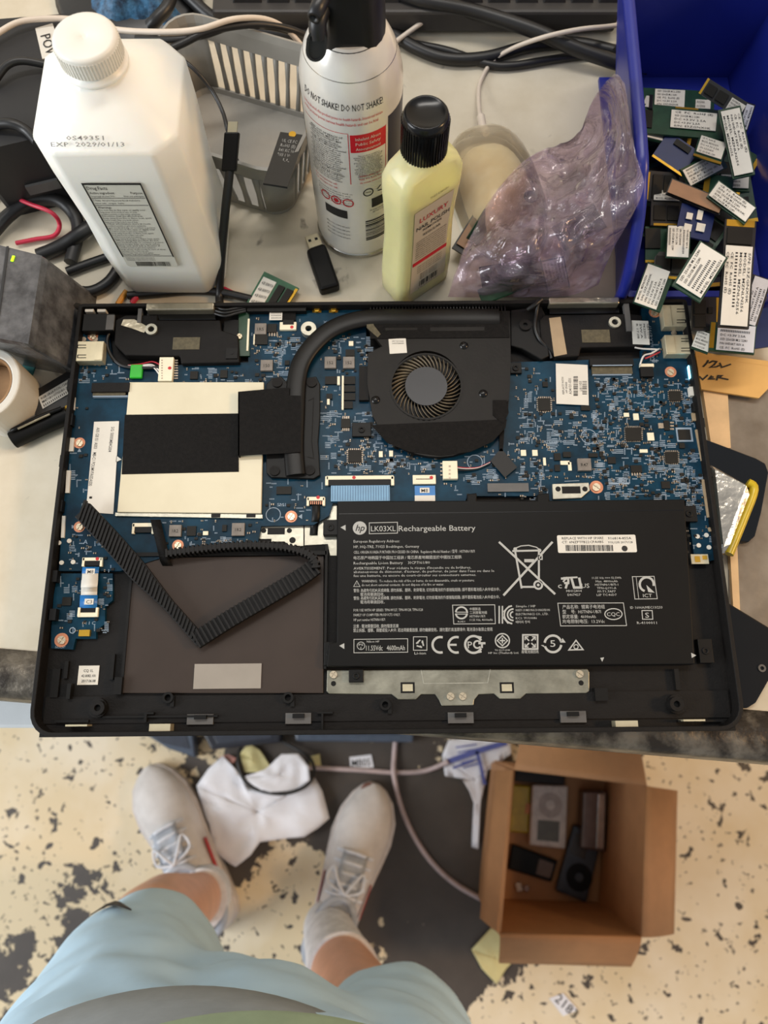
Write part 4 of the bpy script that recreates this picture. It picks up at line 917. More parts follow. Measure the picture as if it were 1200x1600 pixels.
# ================================================================== bottles and things standing behind the laptop
def RP(px, py, p0, n):
    """photo pixel -> point on an arbitrary plane through p0 with normal n"""
    d = V(((px-600)/FPX, SP + (800-py)/FPX*CP, -CP + (800-py)/FPX*SP)); c = V((0, 0, CZ))
    return c + d*((V(p0)-c).dot(V(n))/d.dot(V(n)))
M_hdpe = mat('milky_white_plastic', (244, 242, 234), 0.35, var=0.02, scale=15, sss=0.35)
M_cap = mat('offwhite_cap', (232, 228, 218), 0.4, var=0.03)
# ---- isopropyl alcohol bottle
AX, AY, AH = -0.1330, 0.2925, 0.035
alc = thing('alcohol_bottle', 'milky white square plastic bottle with white screw cap and drug facts label', 'bottle', (AX, AY, TZ))
def oct_(hw, ch, z): return [(AX+x, AY+y, TZ+z) for x, y in ((hw, -hw+ch), (hw, hw-ch), (hw-ch, hw), (-hw+ch, hw), (-hw, hw-ch), (-hw, -hw+ch), (-hw+ch, -hw), (hw-ch, -hw))]
def circ8(r, z): return [(AX+r*math.cos(a), AY+r*math.sin(a), TZ+z) for a in [math.radians(-22.5+45*k) for k in range(8)]]
MB().loft([oct_(.029, .008, 0), oct_(.0335, .011, .005), oct_(.0345, .011, .03), oct_(.0338, .011, .06), oct_(.035, .011, .10), oct_(.035, .011, .121), oct_(.0335, .0115, .124), circ8(.017, .139), circ8(.0145, .1405), circ8(.0138, .143)], True).build('bottle_body', M_hdpe, alc, bevel=.0022, seg=3, smooth=True)
MB().lathe([(.0150, .1405), (.0155, .1412), (.0155, .1425), (.0138, .143), (.0135, .1445)], (AX, AY, TZ), 32).build('neck_ring', M_hdpe, alc)
cp = MB(); cp.lathe([(.0142, .1445), (.0146, .1448), (.0146, .1535), (.0138, .1548), (.0125, .1552), (.002, .1551), (.001, .1546)], (AX, AY, TZ), 40); cp = cp.build('screw_cap', M_cap, alc)
mb = MB()
for k in range(60):
    a = 2*math.pi*k/60; mb.box((AX+.0146*math.cos(a), AY+.0146*math.sin(a), TZ+.1488), (.0005, .0007, .0074), a)
mb.build('cap_knurling', M_cap, cp, kind='stuff')
FY = AY-.0352
def fq(px, py, d=0.0): return PY(px, py, FY-d)
M_clr = mat('label_paper', (214, 212, 200), 0.5, var=0.03)
lq = [fq(126, 287), fq(219, 282), fq(278, 414), fq(203, 418)]
# a true rectangle on the front face
zt, zb = (lq[0].z+lq[1].z)/2, (lq[2].z+lq[3].z)/2; xl, xr = (lq[0].x+lq[3].x)/2, (lq[1].x+lq[2].x)/2
lab = MB(); cx_, cz_ = (xl+xr)/2, (zt+zb)/2
lab.add([(cx_+x, FY-.0004, cz_+y) for x, y in rrect(xr-xl, zt-zb, .0025)], [tuple(range(24))]); lab = lab.build('drug_facts_label', M_clr, alc)
mb = MB(); W_, H_ = xr-xl, zt-zb
def lb(u0, v0, u1, v1, d=.0006): mb.quad((xl+u0*W_, FY-d, zt-v1*H_), (xl+u1*W_, FY-d, zt-v1*H_), (xl+u1*W_, FY-d, zt-v0*H_), (xl+u0*W_, FY-d, zt-v0*H_))
lb(0, .01, .025, .86); lb(.975, .01, 1, .86); lb(0, 0, 1, .02)
def lt(s, u, v, hh, wd, al='L'): mb.text(s, (xl+u*W_, FY-.0006, zt-v*H_), (1, 0, 0), (0, 0, 1), hh*H_, wd*W_, al, 1)
lt('Drug Facts', .05, .07, .036, .34); lt('Active ingredient', .05, .115, .026, .42); lt('Purpose', .95, .115, .026, .2, 'R'); lt('Isopropyl alcohol 70%', .05, .145, .016, .4); lt('First aid antiseptic', .95, .145, .016, .34, 'R')
lb(.04, .155, .96, .16); lt('Uses', .05, .19, .022, .12); lt('first aid to help prevent the risk of infection in', .2, .19, .018, .65); lt('minor cuts   scrapes   burns', .05, .22, .018, .5); lb(.04, .232, .96, .237); lt('Warnings', .05, .27, .026, .24)
rr_ = random.Random(3); v = .295
for i in range(24):
    if i in (0, 3, 7, 10, 16, 19): lt(rr_.choice(('For external use only. Flammable,', 'Do not use in the eyes or apply over', 'When using this product do not', 'Stop use and ask a doctor if', 'Directions clean the affected area', 'Other information store at room')), .05, v, .019, rr_.uniform(.7, .9))
    else: lt(rr_.choice(('keep away from fire or flame, heat, spark', 'large areas of the body in case of deep', 'puncture wounds animal bites or serious', 'burns longer than one week unless', 'condition persists or gets worse symptoms', 'get medical help or contact a poison')), .05, v, .016, rr_.uniform(.5, .9))
    v += .0225
lb(.04, .845, .96, .85); lt('Inactive ingredient purified water', .05, .835, .018, .7)
for i in range(3): lt('Distributed by company, made in the country of', .06, .875+.018*i, .013, .55)
u = .2
while u < .86:
    wd = rr_.choice((.006, .011, .018)); lb(u, .925, u+wd, .985); u += wd+rr_.choice((.008, .012))
mb.build('label_print', M_ink, lab)
# lot number on the sloping shoulder
sp0 = V((AX, AY-.0335, TZ+.1245)); sp1 = V((AX, AY-.017*math.cos(math.radians(22.5)), TZ+.1392)); su = (sp1-sp0).normalized(); sn = V((1, 0, 0)).cross(su).normalized()
M_dot = mat('grey_inkjet', (120, 116, 110), .6)
mb = MB(); q = RP(80, 229, sp0+sn*.0009, sn); mb.text('EXP  2029/01/13', q, (1, 0, 0), su, .0019, .0345, res=1); q = RP(104, 219, sp0+sn*.0009, sn); mb.text('0S49351', q, (1, 0, 0), su, .0019, .0175, res=1); mb.build('lot_print', M_dot, alc)

# ---- air duster can
DX, DY, DR = -0.0165, 0.3130, 0.0262
can = thing('air_duster_can', 'white air duster spray can with black trigger head and do not shake warning', 'spray can', (DX, DY, TZ))
M_can = mat('white_enamelled_steel', (226, 222, 214), 0.25, 0.15, var=0.03, coat=0.4); M_tin = mat('tin_rim', (196, 192, 184), 0.25, 0.9)
MB().lathe([(.0235, 0.001), (DR-.0005, .0035), (DR, .006), (DR, .116), (DR-.0004, .120), (DR-.0016, .126), (DR-.004, .133), (DR-.0075, .140), (DR-.0105, .1435)], (DX, DY, TZ), 56).build('can_body', M_can, can)
MB().lathe([(.0235, 0), (.0258, .0004), (.0268, .002), (.0264, .004), (.0255, .0042)], (DX, DY, TZ), 56).build('bottom_rim', M_tin, can)
MB().lathe([(DR-.0036, .1313), (DR-.0034, .1317), (DR-.0038, .1321)], (DX, DY, TZ), 56, cap=False).build('shoulder_seam', M_tin, can)
CA0 = math.atan2(-DY, -DX)          # direction towards the viewer
def cyl_pt(deg, z, d=.00015):
    r = DR + d
    if z > .116: r -= (.0004*(z-.116)/.004 if z < .12 else .0004+.0012*(z-.12)/.006)
    a = CA0 + math.radians(deg); return V((DX+r*math.cos(a), DY+r*math.sin(a), TZ+z))
def cpatch(mb, d0, d1, z0, z1, d=.0001, n=10): mb.grid([[cyl_pt(d0+(d1-d0)*k/n, z, d) for k in range(n+1)] for z in (z0, z1)])
def ctext(mb, s, deg, z, hh, wdeg, slope=0.0, align='L', d=.0002):
    L = math.radians(wdeg)*DR
    mb.text(s, (0, 0, 0), (1, 0, 0), (0, 1, 0), hh, L, align, 1, 0, warp=lambda u, q: cyl_pt(deg+math.degrees(u/DR), z+q, d))
M_navy = mat('navy_ink', (28, 30, 52), .35); M_redi = mat('red_ink', (206, 30, 44), .35); M_redp = mat('pale_red_wash', (222, 120, 124), .35)
mb = MB(); cpatch(mb, 42, 120, .012, .108); cpatch(mb, -130, -82, .03, .116); mb.build('navy_panel', M_navy, can)
mb = MB(); ctext(mb, 'DO NOT SHAKE! DO NOT SHAKE!', -63, .1185, .0036, 98); mb.build('warning_print', M_ink, can)
rc = random.Random(5)
mb = MB()
for i, t in enumerate(('Used as directed, this product poses no health hazards. Intentional misuse', 'of this product poses serious health hazards and can be fatal.')): ctext(mb, t, -66, .1128-.0034*i, .0019, 100-5*i)
cpatch(mb, -5, 38, .0915, .1035, .0001); cpatch(mb, -7.5, -6.7, .068, .104, .0001); cpatch(mb, 38.2, 38.8, .068, .104, .0001); cpatch(mb, -68, -7, .1042, .1045)
for i in range(3): ctext(mb, ('Inhalant abuse can be', 'fatal. For more visit', 'the website above now')[i], 4, .0735-.0026*i, .0014, 28)
for i in range(2): ctext(mb, 'For emergencies call:', -58, .0655-.0028*i, .0014, 34)
mb.build('red_print', M_redi, can)
mb = MB()
for i, t in enumerate(('Inhalant Abuse', 'Public Safety', 'Announcement')): ctext(mb, t, 16, .0998-.0034*i, .0021, 30, align='C', d=.0003)
mb.build('white_print', M_lab, can)
mb = MB()
words = ('KEEP OUT OF REACH OF', 'INTENTIONAL MISUSE BY', 'INHALING CONTENTS MAY', 'be harmful or fatal. Use only in well-ventilated', 'areas CAN BE IGNITED', 'UNDER CIRCUMSTANCES.', 'do not use near potential', 'ignition sources, hot surfaces, or', 'spark. Avoid prolonged contact with', 'container under pressure do not puncture,', 'expose to heat or store above', 'in direct sunlight or crush, inhale')
z = .1005
for i in range(22):
    ctext(mb, words[i % 12] if i < 12 else rc.choice(words[3:]), -56-3*(i % 2)-.2*i, z, .00125 if i else .0014, 47-rc.uniform(0, 7)); z -= .00152
z = .0885
for i, t in enumerate(('This product contains a', 'bittering agent to help', 'discourage inhalant abuse.', 'The misuse and abuse of this', 'product by deliberately', 'concentrating and inhaling', 'the contents may be harmful', 'or fatal. Parents should', 'talk with children about it.', 'product properly and safely', 'and responsibly. The makers', 'of the makers of this', 'the future of children is', 'thank you for helping to', 'prevent it now.')):
    ctext(mb, t, 16, z, .0010, rc.uniform(24, 36), align='C'); z -= .00118
for i in range(6): ctext(mb, rc.choice(('Please keep it clean to work on', 'do not incinerate this container, avoid', 'recycle when empty where facilities')), -54, .0595-.0019*i, .0011, 48-3*(i % 2))
for i in range(4): ctext(mb, 'Made in the country with parts', -46, .030-.0034*i, .0012, 34)
def cring(mb, deg, z, r0, r1):
    n = 20; a = [[cyl_pt(deg+math.degrees(r*math.cos(2*math.pi*k/n)/DR), z+r*math.sin(2*math.pi*k/n), .0002) for r in (r0, r1)] for k in range(n+1)]; mb.grid(a)
cring(mb, 14, .0605, .0024, .0031); ctext(mb, 'FREE', 14, .0600, .0012, 7, align='C')
for k in range(3):
    a = math.radians(90+120*k); b = math.radians(90+120*k+85)
    p = [cyl_pt(31+math.degrees(.0028*math.cos(t)/DR), .0605+.0028*math.sin(t), .0002) for t in (a, b)]; p2 = [cyl_pt(31+math.degrees(.0019*math.cos(t)/DR), .0605+.0019*math.sin(t), .0002) for t in (b, a)]; mb.quad(p[0], p[1], p2[0], p2[1])
cpatch(mb, 18, 36, .0470, .0545)
d_ = 9.
while d_ < 38: 
    z1 = .018+0; break
z = .018
while z < .036:
    t = rc.choice((.0004, .0007, .0012)); cpatch(mb, 9, 38, z, z+t, .0001); z += t+rc.choice((.0004, .0008))
cpatch(mb, -46, -14, .0385, .0455)
ctext(mb, 'SEE PANEL FOR DETAILS', 27, .0445, .0011, 24, align='C'); ctext(mb, 'NET WT 10 OZ', 27, .0425, .0011, 16, align='C')
mb.build('black_print', M_ink, can)
mb = MB()
for d_ in (-44, -28, -12): cring(mb, d_, .0525, .0026, .0033)
cring(mb, -28, .0525, 0, .0016); mb.build('icon_rings', M_redi, can)
# trigger head
M_trg = mat('black_trigger_plastic', (22, 21, 22), 0.38, var=0.08)
hd = MB(); R3 = Matrix.Rotation(CA0, 3, 'Z')
loops = []
for z, r in ((.1385, .0175), (.150, .0172), (.165, .0165), (.178, .0155), (.186, .0125), (.188, .006)):
    lp = []
    for k in range(24):
        a = 2*math.pi*k/24; x = r*math.cos(a); y = r*math.sin(a)
        x = min(x, r*.82); lp.append(V((DX, DY, TZ+z)) + R3 @ V((x, max(y, -.55*r) if z > .142 else y, 0)) )
    loops.append(lp)
hd.loft(loops, True, True); hd = hd.build('trigger_head', M_trg, can)
MB().lathe([(.0168, .1375), (.0172, .139), (.0168, .1425), (.012, .143)], (DX, DY, TZ), 40).build('mounting_collar', M_trg, can)
ty = DY-.0215
q0, q1 = PY(496, 46, ty+.002), PY(493, 96, ty-.0045)
# lever: an elongated oval finger pad with raised rim
def oval_pad(a, b, wd, n=24):
    d = b-a; L = d.length; u = d.normalized(); s_ = V((1, 0, 0)); nrm = u.cross(s_).normalized()
    if nrm.y > 0: nrm = -nrm
    pts = []
    for k in range(n):
        t = 2*math.pi*k/n; cx = (L/2-wd/2)*(1 if math.sin(t) > 0 else -1)
        pts.append((cx + wd/2*math.sin(t), wd/2*math.cos(t)))
    return (a+b)/2, u, s_, nrm, pts
ctr, u_, s_, n_, op = oval_pad(q0, q1, .0094)
mb = MB(); mb.loft([[ctr+u_*x+s_*y+n_*h for x, y in op] for h in (-.0022, .0012)] + [[ctr+u_*x*.86+s_*y*.72+n_*h for x, y in op] for h in (.0012, .0002)], True); mb.build('trigger_lever', M_trg, can)
pv = PY(497, 40, ty+.003); MB().tube([pv+V((.004, .012, .004)), pv+V((0, .002, .001)), pv+V((-.0002, -.001, -.005))], .0042, 10, 5).build('lever_arm', M_trg, can)
nz = PY(493, 22, ty-.004); mb = MB(); dirn = V((-.35, -1, -.12)).normalized(); Rn = dirn.to_track_quat('Z', 'Y').to_matrix(); mb.lathe([(.0040, -.018), (.0034, -.004), (.0030, .002), (.0016, .0022), (.0014, -.002)], nz, 16, Rn); mb.build('nozzle', M_trg, can)

# ---- nail polish remover bottle
NX, NY, NA = 0.0195, 0.2710, math.radians(37)
M_npr = mat('clear_pale_plastic', (248, 246, 206), 0.22, var=0.02, trans=0.55, spec=0.5)
M_liq = mat('yellow_solvent', (252, 240, 116), 0.25, var=0.03, sss=0.3)
npr = thing('nail_polish_remover_bottle', 'clear bottle of pale yellow nail polish remover with ribbed black cap', 'bottle', (NX, NY, TZ))
def nl(k, z, hw=.0200, hd=.0118, r=.006): return [(x, y, TZ+z) for x, y in rrect(2*hw*k, 2*hd*k, r*k, 4, NX, NY, NA)]
def nc(r, z): return [(NX+r*math.cos(NA+a), NY+r*math.sin(NA+a), TZ+z) for a in [math.radians(q*90+90*k/4) + 0.0 for q in range(4) for k in range(5)]]
prof_n = [(.94, 0), (1.0, .003), (1.01, .02), (.97, .04), (.93, .056), (.95, .072), (1.0, .088), (1.0, .098)]
MB().loft([nl(k, z) for k, z in prof_n] + [nl(.86, .1045), nc(.0108, .1085), nc(.0098, .1105), nc(.0095, .113)], True, True).build('bottle_body', M_npr, npr)
MB().loft([nl(k*.94, z) for k, z in [(.94, .0015)] + prof_n[1:-1]] + [nl(.94, .0885)], True, True).build('liquid', M_liq, npr)
cpn = MB(); cpn.lathe([(.0108, .1115), (.0113, .112), (.0112, .131), (.0106, .1335), (.0098, .1345), (.009, .1345), (.0085, .1340), (.002, .1338)], (NX, NY, TZ), 40); cpn = cpn.build('screw_cap', M_blkg, npr)
mb = MB()
for k in range(48):
    a = 2*math.pi*k/48; mb.box((NX+.0113*math.cos(a), NY+.0113*math.sin(a), TZ+.1212), (.0007, .0006, .0185), a)
mb.build('cap_ribs', M_blkg, cpn, kind='stuff')
nu = V((math.cos(NA), math.sin(NA), 0)); nn = V((math.sin(NA), -math.cos(NA), 0))
def wk(z):
    for (k0, z0), (k1, z1) in zip(prof_n, prof_n[1:]):
        if z0 <= z <= z1: return k0+(k1-k0)*(z-z0)/(z1-z0)
    return 1
def nf(u, z, d=.0003): return V((NX, NY, TZ+z)) + nu*u + nn*(.0118*wk(z)+d)
lab = MB(); lab.grid([[nf(u*wk(z), z) for u in (-.0135, -.005, .005, .0128)] for z in [.012+.074*i/14 for i in range(15)]]); lab = lab.build('front_label', mat('grey_beige_label', (196, 182, 160), .45, var=.03), npr)
def ntxt(mb, s, z, hh, wd, u=0.0): mb.text(s, (0, 0, 0), (1, 0, 0), (0, 1, 0), hh, wd, 'C', 2, 0, warp=lambda a, q: nf(u+a, z+q, .0006))
mb = MB(); ntxt(mb, 'LUXURY', .0755, .0038, .019); mb.build('red_title', M_redi, lab); mb = MB(); mb.grid([[nf(u, z, .0005) for u in (-.0125, 0, .0122)] for z in (.0385, .0415)]); mb.build('red_band', M_redi, lab)
mb = MB(); ntxt(mb, 'NAIL POLISH', .0695, .0031, .0225); ntxt(mb, 'REMOVER', .0665, .0019, .013); ntxt(mb, 'REGULAR', .0620, .0021, .012)
for i in range(9): ntxt(mb, rc.choice(('DIRECTIONS: Saturate a cotton ball and press', 'nail and hold for several seconds then wipe', 'WARNING: Flammable. Keep away from heat and')), .0585-.0019*i, .0011, .0215)
for i in range(4): ntxt(mb, rc.choice(('INGREDIENTS: acetone, water', 'keep out of reach of children')), .0355-.0019*i, .0011, .018)
for i in range(4): ntxt(mb, 'Made for distributor', .0268-.0015*i, .0009, .013)
a_ = -.0068
while a_ < .0068:
    t = rc.choice((.0004, .0008, .0014)); mb.grid([[nf(u, z, .0006) for u in (a_, a_+t)] for z in (.0150, .0205)]); a_ += t+rc.choice((.0005, .0009))
ntxt(mb, '6 FL OZ (177 mL)', .0128, .0011, .015); ntxt(mb, 'TH03 E380381', .0905, .0016, .012, .002); mb.build('black_print', M_ink, lab)

# ---- grey slotted basket
BA = V((-0.058, 0.306, 0)); bu_ = V((-.94, .342, 0)); bv = V((.342, .94, 0)); BW, BD, BH = .112, .094, .052
M_bsk = mat('grey_basket_plastic', (150, 146, 138), 0.42, var=0.06, scale=40)
bctr = BA + bu_*BW/2 + bv*BD/2
bsk = thing('slotted_basket', 'small grey plastic basket with slotted sides beside the white bottle', 'basket', (bctr.x, bctr.y, TZ))
bang = math.atan2(-bu_.y, -bu_.x)
def brr(ins, z): return [(x, y, TZ+z) for x, y in rrect(BW-2*ins, BD-2*ins, .018-ins*.5, 5, bctr.x, bctr.y, bang)]
MB().prism([p[:2] for p in brr(.008, 0)], TZ+.0005, TZ+.003).build('basket_floor', M_bsk, bsk)
MB().loft([brr(.009, 0.0), brr(.0075, .0035), brr(.007, .006), brr(.0085, .006), brr(.0095, .003)], False).build('lower_wall', M_bsk, bsk)
mb = MB(); lo_, li_ = brr(-.001, BH), brr(.002, BH)
mb.loft([brr(.0015, BH-.014), brr(.0006, BH-.004), brr(-.0012, BH), brr(.0006, BH+.0005), brr(.0018, BH-.004), brr(.003, BH-.014)], False); mb.build('rim', M_bsk, bsk)
# bars between slots
def side_bars(p0, p1, q0, q1, n):
    for i in range(n):
        t0 = (i+.0)/n; t1 = (i+.44)/n
        mb = MB(); a0, a1 = p0.lerp(p1, t0), p0.lerp(p1, t1); b0, b1 = q0.lerp(q1, t0), q0.lerp(q1, t1)
        m0, m1 = a0.lerp(b0, .5).lerp(p0.lerp(p1, (t0+t1)/2).lerp(q0.lerp(q1, (t0+t1)/2), .5), .35), a1.lerp(b1, .5).lerp(p0.lerp(p1, (t0+t1)/2).lerp(q0.lerp(q1, (t0+t1)/2), .5), .35)
        mb.grid([[a0, a1], [a0.lerp(m0, .6), a1.lerp(m1, .6)], [m0, m1], [m0.lerp(b0, .4), m1.lerp(b1, .4)], [b0, b1]]); mb.build('wall_bar', M_bsk, bsk, solid=.0014)
def bc(u, v, ins, z): return BA + bu_*(u*(BW-2*ins)+ins) + bv*(v*(BD-2*ins)+ins) + V((0, 0, TZ+z))
e = .16
for (a, b, n) in (((e, 0), (1-e, 0), 7), ((e, 1), (1-e, 1), 9), ((0, e), (0, 1-e), 7), ((1, e), (1, 1-e), 6)):
    side_bars(bc(a[0], a[1], .0072, .005), bc(b[0], b[1], .0072, .005), bc(a[0], a[1], .0016, BH-.013), bc(b[0], b[1], .0016, BH-.013), n)
for q in range(4):   # solid rounded corners
    lo = brr(.0072, .005); hi_ = brr(.0016, BH-.012); s0 = q*6
    MB().grid([lo[s0:s0+6], hi_[s0:s0+6]]).build('corner_panel', M_bsk, bsk, solid=.0014)

# ---- small electronics on the bench top
def slab(name, quad, h, t, m, parent=None, bevel=0.0, base=None):
    """flat board whose top face corners are photo pixels, each with its own height"""
    hs = h if isinstance(h, (list, tuple)) else [h]*4
    top = [P(x, y, hh, base) for (x, y), hh in zip(quad, hs)]
    n = (top[1]-top[0]).cross(top[3]-top[0]).normalized()
    if n.z < 0: n = -n
    top2 = top; bot = [p-n*t for p in top2]
    return MB().add(bot+top2, [(3, 2, 1, 0), (4, 5, 6, 7), (0, 1, 5, 4), (1, 2, 6, 5), (2, 3, 7, 6), (3, 0, 4, 7)]).build(name, m, parent, bevel=bevel)
def qlerp(q, u, v): 
    a = V((*q[0], 0)).lerp(V((*q[1], 0)), u); b = V((*q[3], 0)).lerp(V((*q[2], 0)), u); r = a.lerp(b, v); return (r.x, r.y)
def subq(q, u0, v0, u1, v1): return [qlerp(q, u0, v0), qlerp(q, u1, v0), qlerp(q, u1, v1), qlerp(q, u0, v1)]
# black drive card leaning in the basket
qd = [(438, 206), (477, 211), (449, 292), (411, 286)]; hh_ = [.046, .046, .0640, .0640]
sd = thing('drive_card', 'black drive card with white printed marks leaning over the basket rim', 'circuit card', P(440, 250, .035))
b_ = slab('circuit_board', qd, hh_, .0011, mat('black_solder_mask', (30, 29, 29), .35), sd)
def hmap(q, hs, u, v): 
    a = hs[0]+(hs[1]-hs[0])*u; b = hs[3]+(hs[2]-hs[3])*u; return a+(b-a)*v
def onq(q, hs, u, v, d=.0003): x, y = qlerp(q, u, v); return P(x, y, hmap(q, hs, u, v)+d)
def qtext(mb, q, hs, s, u, v, du, dv, res=1, d=.0003):
    a = onq(q, hs, u, v, d); bx = onq(q, hs, u+du, v, d); by = onq(q, hs, u, v-dv, d)
    mb.text(s, a, (bx-a).normalized(), (by-a).normalized(), (by-a).length, (bx-a).length, 'L', res)
mb = MB()
for i, s in enumerate(('UL CE FC', 'RoHS (E)', 'R41 KC 16', 'D33 1 VCI', '  c  US')): qtext(mb, qd, hh_, s, .18, .18+.09*i, .6, .06)
mb.build('printed_marks', M_print, sd)
mb = MB(); a = onq(qd, hh_, .5, .02, .0004); mb.cyl(a, .0022, .0003, 16); mb.build('mounting_notch', M_gold, sd)
# usb stick
us = thing('usb_stick', 'black usb stick with bare metal plug beside the spray can', 'usb drive', P(505, 415, 0))
slab('stick_body', [(478, 389), (508, 379), (531, 444), (500, 453)], .008, .008, M_blk, us, .0018)
slab('usb_plug', [(476, 369), (496, 364), (504, 381), (484, 388)], .0062, .0044, M_usb, us, .0003)
mb = MB()
for x, y in ((484, 376), (494, 373)): mb.box(P(x, y, .00625), (.0018, .0018, .0002), .3)
mb.build('plug_windows', M_blk, us)
# green memory module
qg = [(413, 424), (467, 450), (440, 492), (380, 482)]
rm = thing('memory_module', 'green laptop memory module with white label lying behind the laptop', 'memory module', P(425, 455, 0))
slab('circuit_board', qg, .005, .0012, mat('bright_green_board', (30, 92, 58), .4, var=.15, scale=200), rm)
slab('label', subq(qg, .05, .12, .42, .9), .0055, .0004, M_lab, rm)
mb = MB(); hq = [.0057]*4
for i in range(4): qtext(mb, qg, hq, '4GB 1RX8 PC4', .09, .3+.17*i, .3, .08)
mb.build('label_print', M_ink, rm)
for u in (.5, .74): slab('memory_chip', subq(qg, u, .15, u+.18, .7), .0062, .0011, M_chip, rm)
slab('edge_contacts', subq(qg, .93, .05, 1.0, .95), .0053, .0004, M_gold, rm)
# ================================================================== blue parts bin with loose modules
M_bin = mat('blue_bin_plastic', (30, 42, 140), 0.36, var=0.10, scale=14)
bin_ = thing('parts_bin', 'open fronted blue plastic parts bin heaped with circuit modules', 'bin', (.2, .34, TZ))
XL, XR, YF, YB = .1490, .2380, .2530, .4300
wall_p = [(YF, .0), (YF-.004, .030), (YF+.002, .050), (YF+.012, .068), (YF+.026, .080), (YF+.05, .088), (YB+.012, .100), (YB, .0)]
def wx(sgn, xb, y, h):
    if sgn > 0: return xb + h*.17
    b = xb + (y-YF)*.085; return b + (.1375-b)*h/.1
def sidewall(sgn, xb):
    mb = MB()
    a = [V((wx(sgn, xb, y, h), y, TZ+h)) for y, h in wall_p]; b = [p + V((sgn*.003, 0, 0)) for p in a]
    n = len(a); mb.add(a+b, [tuple(range(n)), tuple(range(2*n-1, n-1, -1))] + [(i, n+i, n+(i+1) % n, (i+1) % n) for i in range(n)]); return mb
sidewall(-1, XL).build('side_wall', M_bin, bin_); sidewall(1, XR).build('side_wall', M_bin, bin_)
for sgn, xb in ((-1, XL), (1, XR)):
    MB().tube([(wx(sgn, xb, y, h)+sgn*.0025, y, TZ+h) for y, h in wall_p[:-1]], .0036, 8, 4).build('rolled_rim', M_bin, bin_)
MB().loft([[(wx(-1, XL, YB, 0), YB, TZ), (XR+.001, YB, TZ), (XR+.001, YB+.003, TZ), (wx(-1, XL, YB, 0), YB+.003, TZ)], [(.1375, YB+.012, TZ+.100), (XR+.02, YB+.012, TZ+.100), (XR+.02, YB+.016, TZ+.100), (.1375, YB+.016, TZ+.100)]]).build('back_wall', M_bin, bin_)
MB().box(((XL+XR)/2, (YF+YB)/2, TZ+.0015), (XR-XL, YB-YF, .003)).build('bin_floor', M_bin, bin_)
MB().loft([[(XL, YF, TZ), (XR, YF, TZ), (XR, YF+.003, TZ), (XL, YF+.003, TZ)], [(XL-.001, YF-.005, TZ+.018), (XR+.003, YF-.005, TZ+.018), (XR+.003, YF-.001, TZ+.018), (XL-.003, YF-.001, TZ+.018)]]).build('front_lip', M_bin, bin_)
GB = (28, 66, 44)
M_gb = mat('module_green_board', (26, 62, 42), .42, var=.2, scale=160); M_kb = mat('module_black_board', (30, 28, 27), .42, var=.15); M_bb = mat('module_blue_board', (18, 34, 84), .4, var=.12)
M_mlab = mat('module_label', (212, 207, 196), .5, var=.03); M_tanl = mat('module_tan_label', (150, 112, 80), .5, var=.1); M_glab = mat('module_grey_label', (196, 197, 202), .5, var=.04)
rmod = random.Random(21)
GRP = 'loose drive and memory modules heaped in the blue bin'
def module(px, py, L, W, ang, h, board, label, lab=None, gold=None, chips=None, labm=None, tilt=.003, name='drive_module', group=GRP, lines=True, t=.0011):
    L *= 1.08; W *= 1.08
    a = math.radians(ang); u = (math.cos(a), math.sin(a)); v = (-math.sin(a), math.cos(a))
    q = [(px+u[0]*sx*L/2+v[0]*sy*W/2, py+u[1]*sx*L/2+v[1]*sy*W/2) for sx, sy in ((-1, -1), (1, -1), (1, 1), (-1, 1))]
    tu, tv = rmod.uniform(-tilt, tilt), rmod.uniform(-tilt, tilt)
    hs = [h-tu-tv, h+tu-tv, h+tu+tv, h-tu+tv]
    root = thing(name, label, 'circuit card', P(px, py, h-.004), group)
    def sq(r): return subq(q, *r), [hmap(q, hs, r[0], r[1]), hmap(q, hs, r[2], r[1]), hmap(q, hs, r[2], r[3]), hmap(q, hs, r[0], r[3])]
    slab('circuit_board', q, hs, t, board, root)
    for r in (chips or []):
        s_, hh = sq(r); slab('chip', s_, [x+.0009 for x in hh], .0009, M_chip, root)
    for r in ([gold] if gold and not isinstance(gold, list) else (gold or [])):
        s_, hh = sq(r); slab('edge_contacts', s_, [x+.0002 for x in hh], .0003, M_gold, root)
    for k, r in enumerate([lab] if lab and not isinstance(lab, list) else (lab or [])):
        s_, hh = sq(r); hh = [x+.0012 for x in hh]; l_ = slab('label', s_, hh, .0004, labm or M_mlab, root)
        if lines:
            mb = MB(); n = max(2, min(6, int(abs(r[3]-r[1])*W/5)))
            for i in range(n):
                tx = rmod.choice(('SSD 256GB M.2 2280', 'S/N: S3ZGNX0K', 'MODEL: MZNLN256', 'DC +3.3V 2.5A', 'CE  FC  RoHS (E)', 'P/N 0HD6KT REV A', 'IIIIIIIIIIIIIIIII'))
                qtext(mb, s_, hh, tx, .08, (i+.85)/(n+.15), rmod.uniform(.5, .84), .55/n, d=.0002)
            if mb.v: mb.build('label_print', M_ink, l_)
    return root
F_ = M_gb
